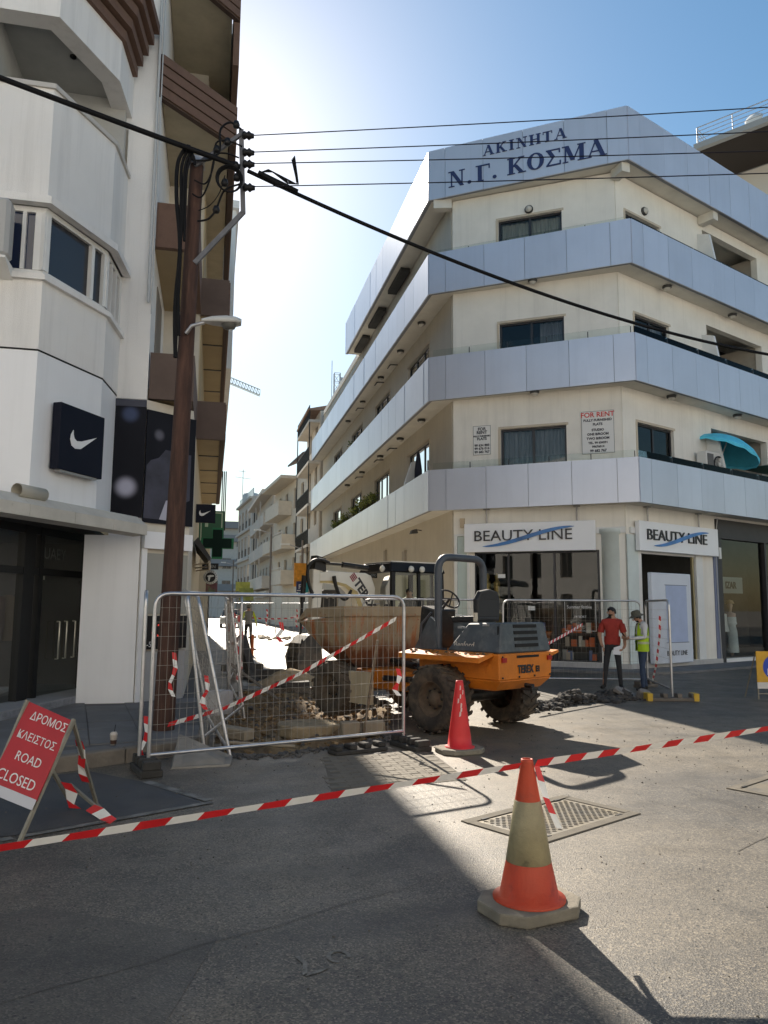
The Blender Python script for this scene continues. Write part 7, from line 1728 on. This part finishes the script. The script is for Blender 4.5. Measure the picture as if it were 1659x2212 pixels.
    t, b = person('person', 'operator in black t-shirt sitting in the backhoe cab', (M4.x, M4.y, .48), radians(150), dict(pL=(-.1, .04, .92), pR=(.1, .04, .92), kL=(-.14, .42, .98), kR=(.14, .42, .98), aL=(-.14, .46, .6), aR=(.14, .46, .6), bL=(-.14, .44, .56), bR=(.14, .44, .56), tL=(-.15, .6, .55), tR=(.15, .6, .55), eL=(-.27, .1, 1.2), wL=(-.26, .34, 1.16), hL=(-.24, .42, 1.17), eR=(.27, .08, 1.2), wR=(.24, .32, 1.14), hR=(.22, .4, 1.15)), [SKIN1, mat('tshirt_black', (.015, .015, .016), .85), DKJ, SHOE], rule4, .98, False, HAIRB, hands=(('hL', 'wL', (1, 0, .3)), ('hR', 'wR', (-1, 0, .3))))
people()
# ================================================================== HOUSES DOWN THE SIDE STREET
FGL = mat('far_glass', (.03, .035, .04), .15, spec=.6)
def facade(t, fr, L, z0, fh, floors, wm, cols, wsize=(1.2, 1.5), sill=.9, d=.0, open_floor=None):
    """wall with a regular window grid; returns nothing, adds wall + windows (frame > pane)"""
    ops = []
    for f in range(floors):
        for c in cols:
            s0 = c-wsize[0]/2; za = z0+f*fh+sill; ops.append((s0, s0+wsize[0], za, za+wsize[1]))
    m = MB(); wall_open(m, fr, 0, L, 0, z0+floors*fh+.4, -.3, 0, ops); m.build('wall', wm, t)
    for a, b, c, e in ops:
        m = MB()
        for q in ((a, b, c, c+.07), (a, b, e-.07, e), (a, a+.07, c+.07, e-.07), (b-.07, b, c+.07, e-.07), ((a+b)/2-.03, (a+b)/2+.03, c+.07, e-.07)): fr.box(m, q[0], q[1], -.2, -.12, q[2], q[3])
        w_ = m.build('window', mat('far_frame', (.3, .27, .24), .6), t)
        g = MB(); g.quad(fr.P(a, -.17, c), fr.P(b, -.17, c), fr.P(b, -.17, e), fr.P(a, -.17, e)); g.build('pane', FGL, w_)
def balcony(t, fr, s0, s1, z, out, ph, mt, railm=None, solid=True):
    m = MB(); fr.box(m, s0, s1, .0, out, z-.18, z); m.build('balcony_slab', mt, t)
    if solid:
        m = MB(); fr.box(m, s0, s1, out-.12, out-.001, z, z+ph); fr.box(m, s0, s0+.12, .0, out-.121, z, z+ph); fr.box(m, s1-.12, s1, .0, out-.121, z, z+ph); m.build('balcony_parapet', mt, t)
    else:
        m = MB(); fr.box(m, s0, s1, out-.05, out-.01, z+ph-.05, z+ph); n = int((s1-s0)/.2)
        for i in range(n+1): s = s0+(s1-s0)*i/n; fr.box(m, s-.015, s+.015, out-.045, out-.015, z, z+ph-.05)
        m.build('railing', railm or BLK, t)
def frm(p0, p1):
    u = Vector((p1[0]-p0[0], p1[1]-p0[1], 0)); L = u.length; u.normalize(); return Fr(p0, u, (-u.y, u.x)), L
def street():
    # steel framed balconies right after the corner building
    t = thing('balcony_house', 'narrow house with black steel balcony frames right behind the corner building', 'building', (7, 54, 0))
    wm = mat('house_beige', (.62, .57, .5), .9, var=.08); fr, L = frm((6.9, 51), (6.8, 57.5)); facade(t, fr, L, 3.6, 2.75, 4, wm, (1.6, 4.6))
    m = MB(); m.box(6.92, 13, 50.8, 51, 0, 14.9); m.build('wall', wm, t)
    for z in (5.8, 8.55, 11.45, 14.3): balcony(t, fr, .0, L, z, .75, 1.0, wm, BLK, False)
    for s in (.05, L-.1):
        m = MB(); m.bar(fr.P(s, .72, 3.4), fr.P(s, .72, 14.9), .07, .07); m.build('steel_post', BLK, t)
    m = MB(); m.prism([(6.0, 50.9, 15.0), (7.5, 50.9, 15.35), (12, 50.9, 15.35), (12, 50.9, 15.2), (6.0, 50.9, 14.9)], (0, 6.8, 0)); m.build('tiled_roof', mat('tile_brown', (.28, .18, .13), .8, var=.2, vscale=6), t)
    # cream house with projecting balconies and roof pergola
    t = thing('cream_house', 'cream four storey house with balconies and a dark roof pergola', 'building', (8, 64, 0))
    cm = mat('house_cream', (.62, .56, .47), .9, var=.07); fr, L = frm((6.9, 58), (5.6, 72.5)); facade(t, fr, L, 3.4, 2.85, 3, cm, (1.6, 4.6, 8.2, 11.4), (1.1, 1.7), .5)
    m = MB(); m.box(6.9, 14, 57.6, 57.9, 0, 12.3); m.build('wall', cm, t)
    for z, ph, s0, s1, sol in ((3.6, .95, 4.2, 9.5, True), (6.45, 1.0, 4.2, 9.5, True), (9.4, 1.0, 6, 13, True), (6.5, .9, 10, 14, True)): balcony(t, fr, s0, s1, z, 1.1, ph, cm)
    for z in (4.6, 7.5):
        m = MB(); fr.box(m, 4.2, 9.5, 1.02, 1.1, z+.12, z+.18)
        for i in range(12): s = 4.25+5.2*i/11; fr.box(m, s-.04, s+.04, 1.03, 1.09, z, z+.12)
        m.build('balustrade', mat('balustrade_white', (.65, .62, .57), .7), t)
    m = MB(); fr.box(m, 4, 14, -.4, 1.3, 12.0, 12.25); m.build('eaves', cm, t)
    for s in (1.5, 3.2, 5.0):
        m = MB(); m.bar(fr.P(s, -.6, 12.2), fr.P(s, -.6, 13.6), .12, .12); m.build('pergola_post', cm, t)
    m = MB(); m.prism([fr.P(.5, .3, 13.5), fr.P(.5, -1.2, 14.2), fr.P(.5, -4, 14.2), fr.P(.5, -4, 14.05), fr.P(.5, -1.2, 14.05), fr.P(.5, .3, 13.35)], fr.u*6); m.build('pergola_roof', mat('pergola_dark', (.06, .045, .045), .8), t)
    m = MB(); m.prism([fr.P(5, -4, 14.5), fr.P(11, -4, 14.5), fr.P(11, -8, 14.5), fr.P(5, -8, 14.5)], (0, 0, -2.6)); m.build('roof_room', mat('house_apricot', (.6, .42, .26), .9, var=.06), t)
    # grey rendered house
    t = thing('grey_house', 'grey rendered house with long balconies beyond the cream house', 'building', (8, 80, 0))
    gm = mat('house_grey', (.52, .48, .43), .9, var=.08); fr, L = frm((5.55, 73), (5.0, 90)); facade(t, fr, L, 3.4, 3.0, 3, gm, (2, 5, 8, 11, 14.5), (1.3, 1.8), .3)
    for z in (3.5, 6.5, 9.5): balcony(t, fr, .2, L-1, z, .9, 1.0, gm)
    for s in (4, 9): m = MB(); m.bar(fr.P(s, .85, 4.5), fr.P(s, .85, 12), .14, .14); m.build('pier', gm, t)
    m = MB(); fr.box(m, 0, L, -.5, 1.1, 12.4, 12.7); m.build('eaves', gm, t)
    m = MB(); fr.box(m, .5, L-.5, .05, .5, 2.5, 3.1); m.build('shop_fascia', mat('fascia_white', (.5, .49, .46), .7), t)
    # arcaded house
    t = thing('arcaded_house', 'pale house with three tiers of arched loggias at the bend', 'building', (6, 98, 0))
    am = mat('house_stone', (.5, .47, .43), .9, var=.08); fr, L = frm((4.45, 91.5), (3.3, 104))
    m = MB(); ops = []
    for f in range(3):
        for k in range(4): s = 1.0+k*3.0; ops.append((s, s+2.1, 4.2+f*3.5, 6.6+f*3.5))
    wall_open(m, fr, 0, L, 3.6, 14.6, -.3, 0, ops); m.build('wall', am, t)
    for (a, b, c, e) in ops:
        m = MB(); n = 8; r = (b-a)/2; ce = (a+b)/2
        if c > 10:      # round heads on the top tier
            for i in range(n):
                q0, q1 = pi*i/n, pi*(i+1)/n
                m.prism([fr.P(ce+r*cos(q0), -.002, e-r+r*sin(q0)), fr.P(ce+r*cos(q1), -.002, e-r+r*sin(q1)), fr.P(ce+r*cos(q1), -.002, e+.001), fr.P(ce+r*cos(q0), -.002, e+.001)], fr.n*-.28)
            m.build('arch_head', am, t)
        m = MB(); fr.box(m, a, b, -.15, -.11, c+.9, c+.96)
        for i in range(9): s = a+(b-a)*i/8; fr.box(m, s-.015, s+.015, -.14, -.12, c, c+.9)
        m.build('railing', BLK, t)
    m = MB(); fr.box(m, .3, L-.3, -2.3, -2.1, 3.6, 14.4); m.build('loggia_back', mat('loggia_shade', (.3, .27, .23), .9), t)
    for z in (3.6, 7.1, 10.6, 14.3): m = MB(); fr.box(m, -.1, L, .001, .35, z, z+.25); m.build('string_course', am, t)
    m = MB(); fr.box(m, 0, L, -.2, -.1, 14.6, 15.6); m.build('roof_railing', mat('rail_glass_grey', (.5, .55, .6), .3), t)
    f2, L2 = frm((5.4, 90.8), (4.45, 91.5)); f2.n = Vector((-.6, -.8, 0)); 
    m = MB(); m.prism([(4.45, 91.4, 0), (5.5, 91.4, 0), (5.5, 92, 0), (4.45, 92, 0)], (0, 0, 14.6)); m.build('wall', am, t)
    for z in (4.2, 7.7, 11.2): m = MB(); m.box(4.7, 5.3, 91.36, 91.395, z, z+2.4); m.build('window', FGL, t)
    m = MB(); m.prism([(4.4, 91.3, 0), (3.3, 104, 0), (3.6, 104, 0), (4.7, 91.3, 0)], (0, 0, 3.6)); m.build('ground_wall', mat('shop_dark_front', (.18, .16, .14), .8), t)
    m = MB(); m.tube([(3.6, 100, 15.6), (3.6, 100, 19.2)], .04, 6); m.tube([(2.6, 100, 18.2), (4.6, 100, 18.0)], .03, 6); m.tube([(3.0, 100, 19.0), (4.0, 100, 18.9)], .03, 6); tag(m.build('roof_aerial', mat('aerial_grey', (.35, .35, .36), .5)), 'thin television aerial on the arcaded house', 'aerial')
    m = MB(); m.lathe([(0, 1.3), (.9, 1.2), (1.1, .9), (1.1, 0)], 16, (4.6, 98, 14.6)); tag(m.build('water_tank', mat('tank_white', (.6, .6, .58), .6)), 'white round tank on the roof of the arcaded house', 'tank')
    # end of the street
    t = thing('end_building', 'pale building with grey bands closing the far end of the street', 'building', (0, 130, 0))
    em = mat('house_end', (.56, .53, .49), .9, var=.07); fr = Fr((-10, 128), (1, 0), (0, -1))
    facade(t, fr, 17, 3.2, 3.6, 3, em, (2, 5, 8, 10.4, 12.4, 14.6), (1.4, 1.7), .8)
    for z in (4.0, 8.0, 12.0, 14.2): m = MB(); fr.box(m, 0, 17, .0, .8, z, z+1.1); m.build('grey_band', mat('band_grey', (.27, .27, .28), .8), t)
    m = MB(); m.box(-2.2, 3.0, 118, 119, 0, 3.4); tag(m.build('site_hoarding', mat('hoarding_white', (.6, .58, .55), .8)), 'plain white hoarding at the far end of the street', 'hoarding')
    # street furniture far down
    def far_pole(x, y, h, lab):
        t = thing('lamp_post', lab, 'lamp', (x, y, 0)); m = MB(); m.tube([(x, y, 0), (x, y, h)], .08, 8); m.build('post', mat('post_brown', (.2, .17, .15), .7), t)
        m = MB(); m.tube([(x, y, h-.6), (x-1.0, y, h-.3)], .035, 6); m.build('arm', GALV, t)
        m = MB(); m.box(x-1.5, x-.9, y-.12, y+.12, h-.36, h-.24); m.build('lamp_head', WHTFR, t)
    far_pole(4.9, 66, 8.4, 'lamp post in front of the grey house'); far_pole(2.6, 96, 7.2, 'lamp post at the bend by the arcaded house'); far_pole(6.1, 53, 6.2, 'lamp post by the orange shop sign')
    m = MB(); m.box(5.5, 6.4, 52.5, 52.7, 3.0, 4.6); tag(m.build('shop_sign', mat('sign_orange', (.6, .25, .02), .6, var=.3, vscale=4)), 'orange shop sign behind the backhoe arm', 'sign')
    t = thing('parking_sign', 'small blue parking sign in the side street', 'sign', (5.2, 46, 0)); m = MB(); m.tube([(5.2, 46, 0), (5.2, 46, 2.6)], .03, 6); m.build('post', GALV, t)
    m = MB(); m.box(4.95, 5.45, 45.9, 45.95, 2.5, 3.15); m.build('plate', mat('sign_navy', (.02, .03, .12), .5), t)
    text_obj('lettering', 'P', .42, None, 0, 0, 0, MATS['emblem_white'], t, .005, vec=((5.07, 45.89, 2.68), (1, 0, 0), (0, 0, 1)))
    m = MB(); m.box(5.0, 5.45, 45.885, 45.9, 2.58, 2.62); m.build('bar', MATS['emblem_white'], t)
    m = MB(); m.prism([(5.6, 50.4, 2.5), (5.6, 50.4, 3.1), (6.4, 50.4, 3.3), (6.4, 50.4, 2.6)], (0, .3, 0)); tag(m.build('shop_sign', mat('sign_teal', (.02, .25, .28), .6)), 'teal shop sign below the orange one', 'sign')
    for i, (x, y, z, c) in enumerate(((2.6, 84, 3.2, (.45, .42, .08)), (2.9, 82, 2.2, (.3, .3, .06)))):
        m = MB(); m.box(x, x+1.5, y, y+.2, z, z+1.0+.3*i); tag(m.build('shop_sign', mat('far_sign%d' % i, c, .6, var=.3, vscale=2)), ['upper', 'lower'][i]+' yellowish shop sign at the bend of the street', 'sign')
    # parked car far down the street
    t = thing('parked_car', 'white car parked far down the street beyond the fence', 'car', (1.6, 62, 0)); cm2 = mat('car_white', (.6, .6, .6), .3)
    m = MB(); m.hexa([(.75, 60, .3), (2.4, 60, .3), (2.4, 64, .3), (.75, 64, .3), (.8, 60.1, .85), (2.35, 60.1, .85), (2.35, 63.9, .85), (.8, 63.9, .85)]); m.build('body', cm2, t, bevel=.08, bseg=2)
    m = MB(); m.hexa([(.85, 60.7, .851), (2.3, 60.7, .851), (2.3, 63.4, .851), (.85, 63.4, .851), (1.0, 61.3, 1.4), (2.15, 61.3, 1.4), (2.15, 62.9, 1.4), (1.0, 62.9, 1.4)]); m.build('cabin', FGL, t, bevel=.05)
    for x in (.78, 2.2):
        for y in (60.8, 63.2): m = MB(); m.lathe([(0, 0), (.3, 0), (.3, .18), (0, .18)], 16, (x, y, .3), (1, 0, 0)); m.build('wheel', SHOE, t)
    for x in (.95, 2.05): m = MB(); m.box(x-.12, x+.12, 59.97, 60.02, .55, .7); m.build('headlight', LAMPG, t)
    # lattice mast and crane
    t = thing('radio_mast', 'lattice radio mast rising behind the corner building', 'mast', (9.0, 57.3, 15)); m = MB()
    cs = [(8.78, 57.1), (9.24, 57.1), (9.24, 57.5), (8.78, 57.5)]
    for x, y in cs: m.bar((x, y, 14), (x, y, 19.6), .05, .05)
    for k in range(8):
        z = 14+k*.7
        for i in range(4):
            a, b = cs[i], cs[(i+1) % 4]; m.bar((*a, z), (*b, z+.7), .03, .03); m.bar((*a, z+.7), (*b, z+.7), .03, .03)
    m.build('lattice', GALV, t); m = MB(); m.tube([(8.6, 57.3, 17), (8.6, 57.3, 20.6)], .025, 6); m.box(9.3, 9.45, 57.2, 57.4, 18.4, 19.3); m.build('antenna', GALV, t)
    t = thing('tower_crane', 'pale lattice crane jib far behind the left building', 'crane', (-20, 300, 0)); m = MB()
    p, q = Vector((-14, 300.4, 97.5)), Vector((16.4, 299.5, 86.4)); dn = Vector((0, 0, -2.2)); n = 26
    for off in (Vector((0, 0, 0)), dn, dn+Vector((0, 1.6, 0))): m.bar(p+off, q+off, .3, .3)
    for i in range(n):
        a, b = lerp(p, q, i/n), lerp(p, q, (i+1)/n); m.bar(a, b+dn, .18, .18); m.bar(b+dn, b, .18, .18)
    m.build('jib', mat('crane_pale', (.55, .58, .55), .6), t); m = MB(); m.bar((-14, 300.4, 0), (-14, 300.4, 102), 2, 2); m.build('tower', MATS['crane_pale'], t)
street()

def right_tower():
    t = thing('terrace_block', 'tall block with dark roof canopy and railing behind the corner building', 'building', (31, 38, 0))
    d = Vector((.58, -.815, 0)).normalized(); p = Vector((.815, .58, 0)); e0 = Vector((27.0, 37.2, 28.5)); Z = Vector((0, 0, 1))
    m = MB(); m.prism([e0-d*.2, e0+d*12, e0+d*12+p*9, e0-d*.2+p*9], Z*.35); m.build('canopy_slab', mat('canopy_grey', (.3, .32, .33), .8), t)
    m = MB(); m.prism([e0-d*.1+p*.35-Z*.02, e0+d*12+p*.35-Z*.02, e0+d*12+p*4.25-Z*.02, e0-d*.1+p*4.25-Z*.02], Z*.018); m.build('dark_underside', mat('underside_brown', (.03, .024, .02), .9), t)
    m = MB(); a = e0+p*4.3-d*1; a.z = 0; m.prism([a, a+d*13, a+d*13+p*6, a+p*6], Z*28.45); m.build('wall', mat('tower_wall', (.6, .58, .54), .9), t)
    for z in (24.2, 20.5):
        w0 = e0+p*4.28+d*1.0; w0.z = z; m = MB(); m.prism([w0, w0+d*6, w0+d*6+Z*1.4, w0+Z*1.4], -p*.03); m.build('window', FGL, t)
    b0 = e0+Z*.35+p*.1
    for i in range(7):
        s = b0+d*(2.0*i); m = MB(); m.tube([s, s+Z*1.0], .03, 6); m.build('railing_post', GALV, t)
    for z in (.25, .5, .75, 1.0):
        m = MB(); m.tube([b0+Z*z, b0+d*12+Z*z], .022 if z < 1 else .032, 6); m.build('railing_bar', GALV, t)
        m = MB(); m.tube([b0+Z*z, b0+p*2.5+Z*z], .022, 6); m.build('railing_bar', GALV, t)
    m = MB(); c = b0+d*3.0+p*.5; m.lathe([(.5, 0), (.35, .12), (0, .2)], 16, c+Z*.5, (-.7, -.5, .5)); m.tube([c, c+Z*.5], .03, 6); m.build('dish', mat('dish_white', (.75, .75, .72), .4), t)
right_tower()

# houses across the road, behind the viewer (seen only as reflections in the shop glass)
def opposite():
    for i, (x0, x1, y, h, c, lab) in enumerate(((-45, -9.5, -7.5, 12.6, (.6, .59, .57), 'ochre house far to the left across the road'), (-9, 3.5, -6.5, 15.7, (.62, .61, .6), 'tall cream house directly across the road'), (4, 15, -7, 12.6, (.62, .62, .61), 'cream house with balconies facing the corner from across the road'), (15.5, 62, -7.5, 15.7, (.6, .59, .58), 'beige house to the right across the road'))):
        t = thing('opposite_house', lab, 'building', ((x0+x1)/2, y, 0)); wm = mat('opp%d' % i, c, .9, var=.08)
        fr = Fr((x0, y), (1, 0), (0, 1)); n = int((x1-x0)/3)
        facade(t, fr, x1-x0, .2, 3.1, int(h/3.1), wm, [1.5+3*k for k in range(n)], (1.1, 1.9), .6)
        for z in (3.3, 6.4): balcony(t, fr, 3, 8, z, 1.1, 1.0, wm, WHTFR, False)
        m = MB(); m.box(x0, x1, y-8, y-.3, h-.2, h); m.build('roof', wm, t)
opposite()
